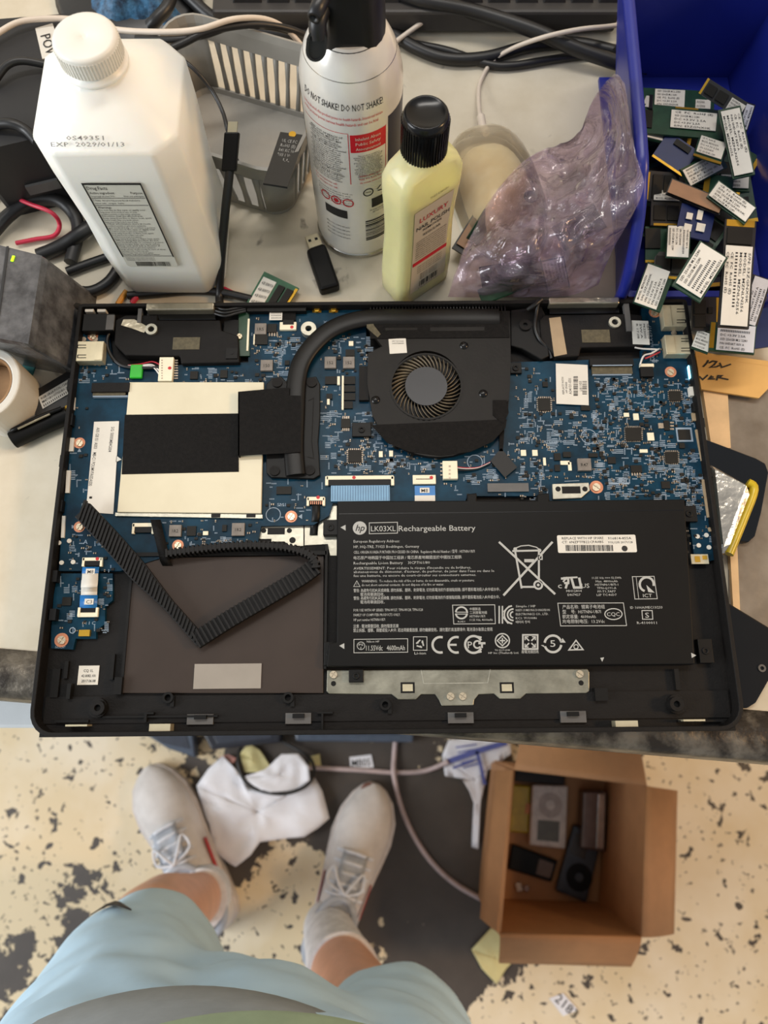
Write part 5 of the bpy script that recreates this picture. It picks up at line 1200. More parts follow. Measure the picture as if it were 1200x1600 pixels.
# lower layers that peep out between the ones on top
for i, (x, y, a) in enumerate(((1030, 228, 20), (1075, 240, -30), (1020, 262, 70), (1120, 270, 10), (1075, 290, 40), (1150, 310, 80), (1030, 345, 10), (1120, 330, -20), (1090, 385, 60), (1060, 420, 15), (1130, 405, 85), (1140, 250, 30), (1100, 205, 0), (1040, 210, 12))):
    module(x, y, 76, 52, a, .012+.002*(i % 4), (M_gb, M_kb, M_gb)[i % 3], ('bare green module half buried at the bottom of the blue bin', 'bare black module half buried at the bottom of the blue bin', 'bare green module half buried at the bottom of the blue bin')[i % 3], gold=(.93, 0, 1, 1), chips=[(.1, .15, .4, .85), (.5, .15, .8, .85)], tilt=.004)
module(1058, 157, 108, 32, 3, .030, M_gb, 'green module lying along the back wall of the blue bin with two labels', lab=[(.2, .02, .6, .92), (.75, .4, .95, .8)])
module(1010, 158, 18, 20, 4, .032, M_kb, 'small label corner showing beside the left wall of the bin', lab=(.1, .1, .7, .9), lines=False)
module(1068, 190, 132, 42, 5, .037, M_gb, 'long green module with wide white label in front of the bin back wall', lab=(.36, .12, .86, .72), chips=[(.03, .2, .16, .8)], gold=(.4, 0, .65, .06))
module(1167, 182, 40, 14, -72, .034, M_kb, 'narrow labelled module standing against the right wall of the bin', lab=(.05, .1, .95, .9), labm=M_glab)
module(1130, 153, 68, 26, 32, .046, M_kb, 'black module with rusty edge and pinkish label on top of the heap', lab=(.66, .2, 1, .95), chips=[(.08, .2, .3, .8), (.35, .2, .58, .8)], gold=(.0, .0, .05, 1))
module(1151, 222, 102, 33, 78, .050, M_gb, 'long module with full length white label leaning by the right bin wall', lab=(.03, .06, .96, .9))
module(1055, 240, 52, 44, 34, .036, M_bb, 'bare navy blue module with a gold edge in the bin', gold=(.0, .92, 1, 1), chips=[(.3, .05, .8, .25)])
module(1100, 263, 62, 30, -28, .038, M_gb, 'white labelled module tucked under the square labelled one in the bin', lab=(.04, .1, .9, .94))
module(1110, 233, 42, 32, 18, .044, M_gb, 'small module with square white label resting on the navy module', lab=(.06, .02, .96, .78), gold=(0, .9, 1, 1))
module(1022, 212, 34, 12, 14, .034, M_gb, 'white label sliver under the long green module', lab=(.1, .1, .9, .8), lines=False)
module(1035, 292, 46, 44, 5, .034, M_kb, 'black module with gold contacts along its left edge in the bin', gold=(0, .05, .08, .95), chips=[(.2, .1, .5, .9), (.55, .1, .9, .9)])
module(1148, 285, 44, 24, 3, .034, M_gb, 'module with pale trapezoid label beside the right bin wall', lab=(.04, .05, .96, .8))
module(1122, 292, 42, 34, 8, .038, M_gb, 'green module end with a broad gold contact strip', gold=(0, 0, .2, 1))
module(1087, 307, 84, 24, 22, .044, M_kb, 'module with long tan brown label across the middle of the heap', lab=(.02, .06, .98, .88), labm=M_tanl, lines=False)
module(1041, 330, 44, 42, 2, .036, M_kb, 'dark brown module with label strip and gold lower edge', lab=(.08, -.35, .92, .12), gold=(.1, .92, 1, 1), chips=[(.1, .3, .5, .8), (.55, .3, .92, .8)])
module(1115, 358, 92, 36, -56, .034, M_gb, 'diagonal green memory module with dark chips and no label', chips=[(.04, .15, .3, .85), (.36, .15, .62, .85), (.68, .15, .94, .85)], name='memory_module')
module(1087, 347, 50, 46, 12, .042, M_bb, 'blue module with round white printed certification marks', name='drive_module', lab=[(.2, .25, .38, .45), (.5, .1, .66, .4), (.55, .5, .8, .75), (.2, .6, .42, .82)], lines=False)
module(1143, 316, 68, 30, 36, .050, M_gb, 'module with slanted white label near the right bin wall', lab=(.02, .04, .98, .86))
module(1030, 382, 40, 52, 0, .036, M_gb, 'green module with black chip and gold lower edge by the left bin wall', chips=[(.0, .05, .55, .6)], gold=(0, .93, 1, 1))
module(1060, 377, 46, 34, 93, .044, M_gb, 'module with upright white label on green board', lab=(.02, .04, .98, .96))
module(1050, 415, 52, 38, 4, .038, M_kb, 'black chip module with gold strip along its front edge', chips=[(.05, .15, .45, .8), (.5, .15, .9, .8)], gold=(.25, .9, 1, 1))
module(1022, 448, 62, 42, -70, .040, M_gb, 'white labelled module at the front left corner of the bin', lab=(.02, .04, .96, .84))
module(1094, 424, 76, 48, -58, .054, M_gb, 'module with clipped corner white label and many printed marks', lab=(.08, .06, .98, .94))
module(1152, 428, 156, 45, 94, .050, M_kb, 'long black drive with big white label lying over the front lip', lab=(.24, .06, .98, .92), gold=(0, .05, .06, .95), chips=[(.07, .1, .22, .9)], tilt=.002)
module(1180, 470, 72, 28, -72, .030, M_kb, 'grey labelled module leaning behind the long black drive', lab=(.02, .1, .98, .9), labm=M_glab)
OUT = 'modules spilled beside the laptop'
module(1170, 484, 40, 14, 92, .026, M_kb, 'narrow white label peeping out beside the long black drive', lab=(.05, .1, .95, .9), lines=False)
module(1103, 490, 40, 48, 0, .027, M_kb, 'black module with gold right edge beside the laptop corner', gold=(.88, .02, 1, .95), chips=[(.1, .1, .5, .5), (.1, .55, .5, .9), (.6, .3, .75, .48)], group=OUT, tilt=.001)
module(1145, 528, 66, 42, 5, .030, M_gb, 'green module with grey white label between bin and envelope', lab=(.16, .04, .98, .94), gold=(0, .02, .1, .9), labm=M_glab, group=OUT, tilt=.001)
module(1098, 533, 26, 30, 20, .024, M_gb, 'module corner with white label against the laptop edge', lab=(.02, .05, .98, .9), group=OUT, tilt=.001)
module(1128, 478, 60, 60, 12, .012, M_kb, 'bare black board under the spilled modules', chips=[(.1, .1, .4, .9), (.55, .1, .9, .9)], group=OUT, tilt=.001)
module(1172, 515, 60, 56, -8, .012, M_bb, 'bare blue board under the spilled modules', chips=[(.1, .1, .4, .9)], group=OUT, tilt=.001)
# ---- pink antistatic bag holding more modules
def film_mat():
    m = bpy.data.materials.new('pink_antistatic_film'); m.use_nodes = True; nt = m.node_tree; N = nt.nodes
    b = N['Principled BSDF']; b.inputs['Base Color'].default_value = (*lin((224, 200, 216)), 1); b.inputs['Roughness'].default_value = .07; b.inputs['Specular IOR Level'].default_value = .9
    tc = N.new('ShaderNodeTexCoord'); n = N.new('ShaderNodeTexNoise'); n.inputs['Scale'].default_value = 38; n.inputs['Detail'].default_value = 5; n.inputs['Distortion'].default_value = .8
    nt.links.new(tc.outputs['Object'], n.inputs['Vector'])
    bu = N.new('ShaderNodeBump'); bu.inputs['Strength'].default_value = 1.0; bu.inputs['Distance'].default_value = .008; nt.links.new(n.outputs['Fac'], bu.inputs['Height']); nt.links.new(bu.outputs['Normal'], b.inputs['Normal'])
    tr = N.new('ShaderNodeBsdfTransparent'); tr.inputs[0].default_value = (*lin((251, 240, 248)), 1)
    r = N.new('ShaderNodeMapRange'); r.inputs[1].default_value = .3; r.inputs[2].default_value = .7; r.inputs[3].default_value = .02; r.inputs[4].default_value = .26
    nt.links.new(n.outputs['Fac'], r.inputs[0])
    mx = N.new('ShaderNodeMixShader'); nt.links.new(r.outputs[0], mx.inputs[0]); nt.links.new(tr.outputs[0], mx.inputs[1]); nt.links.new(b.outputs[0], mx.inputs[2])
    gl = N.new('ShaderNodeBsdfGlossy'); gl.inputs['Roughness'].default_value = .06; nt.links.new(bu.outputs['Normal'], gl.inputs['Normal'])
    lw = N.new('ShaderNodeFresnel'); lw.inputs['IOR'].default_value = 1.75; nt.links.new(bu.outputs['Normal'], lw.inputs['Normal'])
    m2 = N.new('ShaderNodeMixShader'); nt.links.new(lw.outputs[0], m2.inputs[0]); nt.links.new(mx.outputs[0], m2.inputs[1]); nt.links.new(gl.outputs[0], m2.inputs[2]); mx = m2
    nt.links.new(mx.outputs[0], N['Material Output'].inputs[0]); return m
rows = [[(700, 464, .006), (760, 465, .010), (830, 464, .014), (890, 462, .016), (935, 445, .02)],
        [(712, 430, .022), (770, 415, .040), (840, 405, .052), (905, 400, .050), (957, 392, .045)],
        [(735, 370, .032), (790, 340, .040), (860, 335, .058), (925, 330, .070), (1004, 300, .092)],
        [(783, 290, .040), (830, 262, .042), (880, 255, .035), (935, 250, .060), (994, 245, .094)],
        [(838, 240, .034), (880, 232, .022), (915, 222, .030), (950, 190, .062), (984, 190, .102)],
        [(900, 226, .012), (912, 200, .040), (925, 160, .070), (958, 120, .104), (976, 132, .114)]]
from mathutils import noise as mn
def interp(rows, nu, nv):
    g = [[V(c) for c in r] for r in rows]
    a = [smooth_path(r, nu) for r in g]
    cols = [smooth_path([a[i][k] for i in range(len(a))], nv) for k in range(len(a[0]))]
    return [[cols[k][i] for k in range(len(cols))] for i in range(len(cols[0]))]
G = interp(rows, 13, 12); ni, nk = len(G), len(G[0])
def sheet(front):
    out = []
    for i, r in enumerate(G):
        row = []
        for k, c in enumerate(r):
            p = P(c.x, c.y, c.z)
            e = min(1.0, 4*min(i/(ni-1), 1-i/(ni-1))*1.2)*min(1.0, 4*min(k/(nk-1), 1-k/(nk-1))*1.2)
            n1 = mn.noise(p*38); n2 = 1-abs(mn.noise(p*60+V((3, 1, 7))))*2.2; n3 = 1-abs(mn.noise(p*115+V((9, 4, 2))))*2
            d = (.008*n1 + .009*n2 + .005*n3)*(.35+.65*e)
            if front: p = p + V((-.25, -.5, .8)).normalized()*d
            else:
                p = p + V((.2, .5, -.8)).normalized()*((.003 if k < nk*.45 else .016)*e+.3*d)
            p.z = max(p.z, TZ+.0008 + (.0006 if front else 0)); row.append(p)
        out.append(row)
    return out
M_film = film_mat()
bag = thing('antistatic_bag', 'crumpled translucent pink antistatic bag of circuit modules beside the blue bin', 'bag', P(840, 380, 0))
MB().grid(sheet(True)).build('upper_film', M_film, bag); MB().grid(sheet(False)).build('lower_film', M_film, bag)
BG = 'modules inside the pink bag'
module(765, 335, 92, 20, -58, .016, M_gb, 'green memory module seen edge on through the pink bag', name='memory_module', group=BG, lines=False)
module(742, 352, 90, 22, -58, .010, M_kb, 'black and tan module beside the green one in the pink bag', lab=(.1, .1, .6, .8), labm=M_tanl, group=BG, lines=False)
module(868, 428, 46, 34, 78, .014, M_bb, 'module with pale lilac label at the bottom of the pink bag', lab=(.05, .05, .95, .95), labm=M_glab, group=BG)
module(800, 430, 90, 40, -10, .012, M_kb, 'black module lying flat at the bottom of the pink bag', chips=[(.1, .1, .3, .9), (.4, .1, .6, .9), (.7, .1, .9, .9)], group=BG)
module(790, 448, 80, 22, -22, .018, M_gb, 'slanted dark green module low in the pink bag', group=BG)
module(905, 355, 70, 40, -30, .020, M_kb, 'dark module high in the pink bag against the bin', chips=[(.1, .1, .4, .9)], group=BG)
# ================================================================== cables, adapters and clutter on the bench
def solid_between(name, top, ht, bot, hb, m, parent, bevel=.002):
    a = [P(x, y, hb) for x, y in bot]; b = [P(x, y, ht) for x, y in top]
    return MB().loft([a, b], True).build(name, m, parent, bevel=bevel)
M_adp = mat('scuffed_black_plastic', (98, 97, 98), .26, rgb2=(58, 57, 58), scale=90, bump=.25, bscale=400); M_dk = mat('dull_black_plastic', (30, 29, 30), .5, var=.1)
M_lead = mat('black_rubber_cable', (28, 27, 27), .42, var=.08); M_wcab = mat('yellowed_white_cable', (214, 200, 184), .45, var=.05)
# wall plug adapter with green light
ad = thing('power_adapter', 'scuffed black power adapter with green light beside the laptop', 'adapter', P(40, 470, 0))
A3 = [P(0, 380, .05), P(68, 400, .05), P(48, 540, .05), P(-28, 525, .05)]
A3 = [P(x, y, .048) for x, y in ((-60, 366), (68, 398), (46, 540), (-85, 515))]; dwn = V((.012, .004, -.048)); 
MB().loft([[p+dwn for p in A3], [p+dwn*.08 for p in A3], [p.lerp(sum(A3, V())/4, .03) for p in A3]], True).build('adapter_body', M_adp, ad, bevel=.0025)
mb = MB(); lline(mb, [(12, 385), (-8, 530)], 4, .0484, .0006); mb.build('case_seam', M_ink, ad)
mb = MB(); mb.box(P(20, 404, .0485), (.0014, .0036, .0006), -.15); mb.build('green_light', mat('lit_green_led', (170, 230, 20), .4, emit=(170, 235, 20), estr=1.2), ad)
MB().tube([P(88, 470, .022), P(104, 478, .018), P(117, 482, .012)], .0048, 12).build('strain_relief', M_dk, ad)
MB().tube([P(114, 481, .0135), P(119, 484, .009), P(119, 500, .004), P(110, 520, .0025)], .0022, 8).build('power_lead', M_lead, ad)
# upper adapter with label
ad2 = thing('power_brick', 'large black power brick with printed white label behind the white bottle', 'adapter', P(50, 170, 0))
B3 = [P(x, y, .055) for x, y in ((-70, 40), (92, 28), (96, 210), (-30, 262))]; dn = V((.0, .0, -.055))
B3 = [V((-.262, .418, TZ+.055)), V((-.185, .426, TZ+.055)), V((-.188, .335, TZ+.055)), V((-.246, .318, TZ+.055))]
MB().loft([[p+V((.002, 0, -.055)) for p in B3], B3], True).build('brick_body', M_dk, ad2, bevel=.004)
lab2 = [P(55, 44, .0555), P(82, 36, .0555), P(98, 84, .0555), P(66, 92, .0555)]
lb2 = MB().loft([[p-V((0, 0, .0008)) for p in lab2], lab2], True).build('rating_label', M_lab, ad2)
mb = MB(); mb.text('POWER', P(63, 56, .0558), V((.35, -.93, 0)).normalized(), V((.93, .35, 0)).normalized(), .0062, .03); mb.build('label_print', M_ink, lb2)
mb = MB(); mb.box(V((-.215, .3255, TZ+.02)), (.02, .002, .007), math.atan2(.017, .058)); mb.build('socket_plate', M_grey, ad2)
mb = MB(); mb.lathe([(.052, 0), (.054, .003), (.05, .006), (.03, .009)], P(205, -12, 0), 40); 
o = mb.build('round_stand_foot', mat('satin_black_metal', (34, 33, 33), .35), None); tag(o, 'round black stand foot standing behind the white bottle', 'stand')
def cable(name, label, pts, r, m=None, cat='cable', group=None, seg=8):
    mb = MB(); mb.tube([P(x, y, max(h, r)) for x, y, h in pts], r, seg, 7); o = mb.build(name, m or M_lead, None); tag(o, label, cat, group); return o
cable('mouse_cable', 'thin white cable running from the clear shelled mouse to the blue bin', [(751, 186, .016), (748, 160, .008), (750, 130, .003), (768, 98, .003), (800, 76, .010), (850, 58, .020), (905, 46, .022), (960, 40, .016), (1010, 30, .004)], .0015, M_wcab)
cable('black_cable', 'thick black cable sweeping from the keyboard down to the blue bin', [(600, -20, .022), (660, 2, .022), (740, 18, .018), (830, 46, .016), (900, 76, .012), (965, 98, .008), (1010, 108, .004)], .0048)
cable('black_cable', 'black cable looping low behind the spray can along the bench', [(560, 30, .004), (600, 45, .004), (650, 75, .004), (700, 92, .004), (760, 90, .004), (830, 72, .004), (900, 68, .004), (975, 84, .004)], .0042)
cable('black_cable', 'thin black cable with a low bow in front of the other cables', [(590, 60, .003), (640, 68, .003), (700, 80, .003), (760, 100, .003), (800, 103, .003), (870, 92, .003), (975, 78, .003)], .0028)
cable('black_cable', 'black cable stub rising beside the blue bin corner', [(965, 84, .006), (980, 60, .008), (985, 20, .01), (984, -20, .01)], .005)
cable('black_cable', 'thick black cable passing behind the grey basket', [(272, -30, .012), (300, 0, .010), (345, 35, .006), (420, 52, .005), (520, 58, .005), (600, 62, .005)], .0046)
cable('black_cable', 'thick black cable curving behind the blue foam', [(272, -20, .03), (262, 10, .03), (245, 30, .028), (235, 42, .024)], .0042)
cable('black_cable', 'thin black cable lying over the basket rim', [(212, 60, .058), (270, 62, .060), (320, 55, .060), (370, 40, .058), (430, 44, .05), (480, 60, .036)], .0019)
cable('black_cable', 'second thin black cable crossing the basket rim', [(240, 88, .058), (285, 68, .060), (330, 48, .061), (400, 38, .056), (460, 48, .045), (500, 70, .03)], .0022)
cable('white_cable', 'white cable draped over the power brick and grey basket', [(-30, 75, .058), (0, 50, .060), (40, 32, .060), (110, 30, .058), (180, 46, .058), (250, 50, .062), (310, 46, .064), (365, 30, .063), (415, 30, .056), (450, 48, .046), (478, 80, .036)], .0017, M_wcab)
cable('white_cable', 'white cable slanting up behind the spray can to the keyboard', [(575, 100, .01), (612, 70, .008), (650, 42, .01), (690, 14, .014), (720, -10, .02)], .0016, M_wcab)
cable('black_cable', 'thin black cable dropping into the basket towards the connector', [(262, 78, .058), (300, 105, .055), (330, 140, .045), (348, 175, .04), (356, 205, .038), (366, 238, .020), (372, 255, .012)], .0013)
cable('black_cable', 'black cable end arching over the power brick', [(-10, 130, .058), (10, 103, .062), (35, 95, .062), (75, 102, .058)], .0022)
cable('black_cable', 'twin black cable bending over the brick front', [(-15, 196, .058), (15, 193, .060), (40, 203, .058), (58, 222, .057)], .0030)
cable('black_cable', 'black cable lying across the bench left of the white bottle', [(-30, 310, .004), (20, 296, .004), (70, 302, .004), (120, 322, .004), (150, 345, .004), (170, 380, .003)], .0030)
cable('black_cable', 'thick black cable looping in front of the power brick', [(-20, 375, .006), (10, 340, .006), (45, 316, .008), (85, 312, .008), (112, 330, .006), (122, 360, .004), (110, 410, .004)], .0042)
cable('black_cable', 'thick black cable running behind the power adapter', [(60, 400, .005), (95, 385, .006), (130, 362, .010), (160, 340, .005), (190, 330, .004)], .0044)
cable('black_cable', 'black cable lying under the white bottle edge', [(105, 425, .003), (140, 412, .003), (175, 400, .003)], .0030)
cable('black_cable', 'black cable curving round to the laptop corner', [(108, 452, .003), (140, 456, .003), (165, 445, .003), (182, 425, .003), (190, 400, .003)], .0036)
cable('black_cable', 'black cable lying along the back edge of the laptop', [(200, 462, .003), (250, 458, .003), (300, 454, .003), (345, 457, .003), (395, 468, .003)], .0026)
cable('red_cable', 'flat red cable curled beside the power adapter', [(-20, 288, .006), (10, 302, .006), (45, 318, .014), (80, 332, .014), (93, 350, .006), (85, 368, .003), (55, 374, .003), (25, 380, .003)], .0014, mat('red_cable_skin', (196, 40, 66), .45))
cable('red_cable', 'thin red wire poking out behind the laptop beside the memory module', [(350, 450, .002), (375, 462, .002), (395, 472, .002)], .0011, mat('red_cable_skin', (196, 40, 66), .45))
cable('red_cable', 'red wire end between the white bottle and the laptop', [(228, 456, .003), (216, 462, .003), (206, 474, .002)], .0018, mat('red_cable_skin', (196, 40, 66), .45))
cable('orange_wire', 'orange wire end between the white bottle and the laptop', [(198, 455, .002), (190, 466, .002), (184, 476, .002)], .0018, mat('orange_wire_skin', (206, 140, 40), .45))
# plug cable standing up behind the laptop
pc = thing('plug_cable', 'black cable with slim metal tipped plug standing up before the basket', 'cable', P(345, 462, 0))
MB().tube([P(343, 474, .0026), P(343, 455, .004), P(346, 400, .022), P(352, 330, .044), P(357, 285, .056), P(359, 262, .061)], .0026, 10, 7).build('cable_lead', M_lead, pc)
pa, pb = P(358, 268, .0600), P(363, 207, .0720); d_ = (pb-pa); Rm = Matrix((V((1, 0, 0)), d_.normalized(), V((1, 0, 0)).cross(d_.normalized()))).transposed()
MB().box((pa+pb)/2, (.0082, d_.length, .0052), M=Rm).build('plug_body', M_blk, pc, bevel=.0008)
pb2 = pb + d_.normalized()*.0026; MB().box(pb2, (.0052, .0056, .0020), M=Rm).build('plug_tip', M_usb, pc)
# blue crumpled foam
mb = MB(); rw = []
for i in range(13):
    row = []
    for k in range(21):
        u, v = k/20, i/12; p = P(135+145*u+10*v, -30+92*v-10*math.sin(u*3), 0); p.z = TZ+.004+.034*math.sin(math.pi*min(1, u*1.05))*math.sin(math.pi*min(1, v*.9+.1)) + .006*mn.noise(p*90) + .004*mn.noise(p*220)
        row.append(p)
    rw.append(row)
lo_ = [[V((p.x, p.y, TZ+.001)) for p in r] for r in rw]
mb.grid(rw); mb.grid(lo_); tag(mb.build('crumpled_foam', mat('mottled_blue_foam', (60, 112, 150), .55, rgb2=(18, 40, 62), scale=120, bump=1.0, bscale=260), None), 'mottled blue crumpled foam behind the white bottle', 'foam')
# keyboard along the back
kb = thing('keyboard', 'dark grey keyboard lying across the back of the bench', 'keyboard', (.03, .53, TZ))
M_kbd = mat('keyboard_shell', (52, 49, 47), .5, var=.08); M_key = mat('keycap', (34, 33, 33), .45, var=.06)
MB().prism([(-.118, .468), (.162, .468), (.168, .60), (-.122, .60)], TZ+.004, TZ+.020).build('keyboard_body', M_kbd, kb, bevel=.002)
for fx in (-.1, .14): MB().box((fx, .58, TZ+.002), (.02, .008, .004)).build('rubber_foot', M_dk, kb)
key0 = None; x = -.104
for row in range(5):
    x = -.104 + .004*row; k = 0
    while x < .15:
        wd = .020 if (row == 0 and k == 0) else .0155
        if key0 is None or wd != .0155:
            o = MB().loft([[(x+sx*wd/2+wd/2, .4835+.019*row+sy*.0075, TZ+.020) for sx, sy in ((-1, -1), (1, -1), (1, 1), (-1, 1))], [(x+wd/2+sx*wd*.42, .4835+.019*row+sy*.0062, TZ+.0245) for sx, sy in ((-1, -1), (1, -1), (1, 1), (-1, 1))]], True).build('key', M_key, kb, bevel=.0008)
            if wd == .0155: key0 = o; kx, ky = x, row
        else:
            o = key0.copy(); COL.objects.link(o); o.parent = kb; o.location = key0.location + V((x-kx, .019*(row-ky), 0))
        x += wd+.0035; k += 1
# clear shelled mouse
def clear_mat():
    m = bpy.data.materials.new('clear_acrylic_shell'); m.use_nodes = True; nt = m.node_tree; N = nt.nodes
    tr = N.new('ShaderNodeBsdfTransparent'); tr.inputs[0].default_value = (*lin((240, 234, 220)), 1); b = N['Principled BSDF']; b.inputs['Base Color'].default_value = (*lin((232, 222, 200)), 1); b.inputs['Roughness'].default_value = .15
    tc = N.new('ShaderNodeTexCoord'); n = N.new('ShaderNodeTexNoise'); n.inputs['Scale'].default_value = 50; nt.links.new(tc.outputs['Object'], n.inputs['Vector'])
    r = N.new('ShaderNodeMapRange'); r.inputs[1].default_value = .35; r.inputs[2].default_value = .7; r.inputs[3].default_value = .10; r.inputs[4].default_value = .24; nt.links.new(n.outputs['Fac'], r.inputs[0])
    lw = N.new('ShaderNodeFresnel'); lw.inputs['IOR'].default_value = 1.45; a = N.new('ShaderNodeMath'); a.operation = 'ADD'; a.use_clamp = True; nt.links.new(lw.outputs[0], a.inputs[0]); nt.links.new(r.outputs[0], a.inputs[1])
    mx = N.new('ShaderNodeMixShader'); nt.links.new(a.outputs[0], mx.inputs[0]); nt.links.new(tr.outputs[0], mx.inputs[1]); nt.links.new(b.outputs[0], mx.inputs[2]); nt.links.new(mx.outputs[0], N['Material Output'].inputs[0]); return m
ms = thing('computer_mouse', 'yellowed white computer mouse under a clear plastic shell', 'mouse', (.0745, .336, TZ))
def ellip(a, b, hgt, cx, cy, rz, z0, pw=2.6, n=28, m=9, tail=0.0):
    loops = []
    for i in range(m):
        t = i/(m-1); zz = math.sin(t*math.pi/2); s = max(.02, (1-zz**2.2)**(1/2.2))
        lp = []
        for k in range(n):
            q = 2*math.pi*k/n; c_, s_ = math.cos(q), math.sin(q); x = a*s*abs(c_)**(2/pw)*(1 if c_ > 0 else -1); y = b*s*abs(s_)**(2/pw)*(1 if s_ > 0 else -1)
            lp.append((cx+x*math.cos(rz)-y*math.sin(rz), cy+x*math.sin(rz)+y*math.cos(rz), TZ+z0+hgt*zz))
        loops.append(lp)
    return loops
MR = math.radians(14)
MB().loft([[(p[0], p[1], TZ+.0015) for p in ellip(.0285, .0505, .03, .0735, .333, MR, .0)[0]]] + ellip(.0285, .0505, .029, .0735, .333, MR, .002), True, True).build('clear_shell', clear_mat(), ms)
MB().loft(ellip(.0225, .041, .021, .0745, .3285, MR, .003), True, True).build('inner_body', mat('yellowed_plastic', (242, 232, 206), .4, rgb2=(228, 206, 168), scale=30), ms)
MB().loft(ellip(.030, .052, .002, .0735, .333, MR, .0), True, True).build('glide_base', mat('pale_base', (214, 208, 190), .5), ms)
q_ = P(752, 192, .017); MB().tube([q_+V((0, .006, -.001)), q_+V((.001, -.004, 0)), q_+V((.003, -.009, .001))], .0028, 10, 4).build('cable_boot', M_wcab, ms)
mb = MB(); mb.cyl((.0905, .3125, TZ+.0265), .0042, .0006, 20); mb.build('faded_emblem', M_grey, ms)
# paper roll
rl = thing('tape_roll', 'roll of white tape on a brown cardboard core beside the laptop', 'tape roll', P(-14, 605, 0))
rc_ = P(-16, 598, .030)
MB().ring([(rc_.x+.0168*math.cos(i*.157), rc_.y+.0215*math.sin(i*.157)) for i in range(40)], [(rc_.x+.0122*math.cos(i*.157), rc_.y+.0158*math.sin(i*.157)) for i in range(40)], TZ, TZ+.030).build('tape_winding', M_lab, rl, bevel=.001)
MB().ring([(rc_.x+.0122*math.cos(i*.157), rc_.y+.0158*math.sin(i*.157)) for i in range(40)], [(rc_.x+.0112*math.cos(i*.157), rc_.y+.0146*math.sin(i*.157)) for i in range(40)], TZ+.001, TZ+.0298).build('cardboard_core', mat('brown_card_core', (158, 122, 84), .7, var=.1), rl)
o = MB().prism([(rc_.x+.0110*math.cos(i*.157), rc_.y+.0143*math.sin(i*.157)) for i in range(40)], TZ+.0005, TZ+.022).build('core_plug', mat('brown_card_core', (158, 122, 84), .7), rl)
# memory module and marker at the left edge
qm = [(42, 618), (116, 574), (122, 630), (64, 664)]
rm2 = thing('memory_module', 'black laptop memory module with white label at the laptop left edge', 'memory module', P(85, 620, 0))
slab('circuit_board', qm, .006, .0012, M_kb, rm2); slab('label', subq(qm, .18, .22, .98, .6), .0066, .0004, M_lab, rm2); slab('edge_contacts', subq(qm, .15, .88, 1, .98), .0064, .0003, M_gold, rm2)
mb = MB(); sq_ = subq(qm, .18, .22, .98, .6)
for i, t in enumerate(('8GB 2Rx8 PC3L-12800S', 'M471B1G73DB0-YK0', 'IIIIIIIIIIIIIIII')): qtext(mb, sq_, [.0068]*4, t, .05, .3+.3*i, .85, .18)
mb.build('label_print', M_ink, rm2)
mk = thing('marker_pen', 'black marker pen with silver lined clip poking from under the laptop', 'pen', P(60, 672, 0))
MB().tube([P(20, 688, .0052), P(28, 684, .0052), P(70, 664, .0052), P(108, 648, .0052)], .0052, 12, 4).build('pen_barrel', M_blk, mk)
MB().tube([P(19, 672, .009), P(24, 670, .0112), P(60, 652, .0112), P(96, 638, .0105)], .0016, 8, 4, flat=.8).build('pen_clip', M_blk, mk)
MB().tube([P(28, 670, .0122), P(60, 655, .0124), P(78, 647, .0122)], .0007, 6, 4).build('clip_stripe', M_foilb, mk)
o = slab('printed_card', [(70, 541), (116, 540), (114, 558), (66, 556)], .0030, .002, M_ink, None); tag(o, 'black card with magenta lettering half under the laptop', 'card')
mb = MB(); qtext(mb, [(70, 541), (116, 540), (114, 558), (66, 556)], [.0031]*4, 'ECLIPSE', .12, .8, .8, .55); t_ = mb.build('magenta_print', mat('magenta_ink', (150, 40, 130), .5), None); t_.parent = o; t_.location = t_.location - WLOC[o.name]
o = slab('teal_chip', [(36, 563), (54, 574), (42, 604), (32, 590)], .002, .0015, mat('teal_plastic', (48, 120, 116), .5), None); tag(o, 'teal plastic scrap beside the tape roll', 'scrap')
o = slab('grey_card', [(104, 494), (120, 490), (116, 538), (96, 538)], .001, .0009, mat('grey_card_stock', (150, 144, 132), .6), None); tag(o, 'plain grey card between the adapter and laptop', 'card')
# ---- right hand side: tag, wood, metal plate, phone, foil pouch
pl_ = slab('metal_plate', [(1134, 600), (1330, 600), (1330, 1010), (1200, 1010), (1150, 980)], .0014, .0012, mat('scratched_metal', (140, 128, 112), .36, .35, rgb2=(96, 84, 70), scale=24, bump=.3), None) if False else None
mb = MB(); mb.prism([tuple(P(x, y, .0016)[:2]) for x, y in ((1136, 612), (1320, 615), (1330, 1060), (1205, 1010), (1140, 962))], TZ+.0005, TZ+.0016)
tag(mb.build('metal_plate', mat('scratched_metal', (150, 140, 126), .36, .3, rgb2=(108, 96, 82), scale=18, bump=.3, bscale=90), None), 'scratched grey metal plate on the bench right of the laptop', 'metal plate')
for q, lb_ in (([(1098, 606), (1137, 612), (1142, 700), (1112, 700)], 'pale wood strip showing under the manila envelope'), ([(1140, 850), (1152, 850), (1158, 990), (1148, 990)], 'pale wood strip showing under the foil pouch')):
    tag(slab('wood_strip', q, .0040, .0035, mat('pale_pine', (222, 186, 138), .55, var=.08, scale=60), None), lb_, 'wood strip')
en = thing('envelope', 'manila envelope with black handwriting lying beside the laptop', 'envelope', P(1140, 585, .004))
M_man = mat('manila_paper', (212, 164, 92), .6, var=.06, scale=40)
mb = MB(); eq = [(1086, 549), (1215, 566), (1215, 592), (1186, 622), (1096, 608)]
mb.prism([tuple(P(x, y, .0062)[:2]) for x, y in eq], TZ+.0048, TZ+.0062); mb.build('paper_sleeve', M_man, en)
mb = MB(); lline(mb, [(1086, 556), (1215, 573)], 1.0, .0063, .0001); mb.build('flap_crease', M_man, en)
mb = MB()
def stroke(pts, wd=2.4): lline(mb, pts, wd, .0065, .0002)
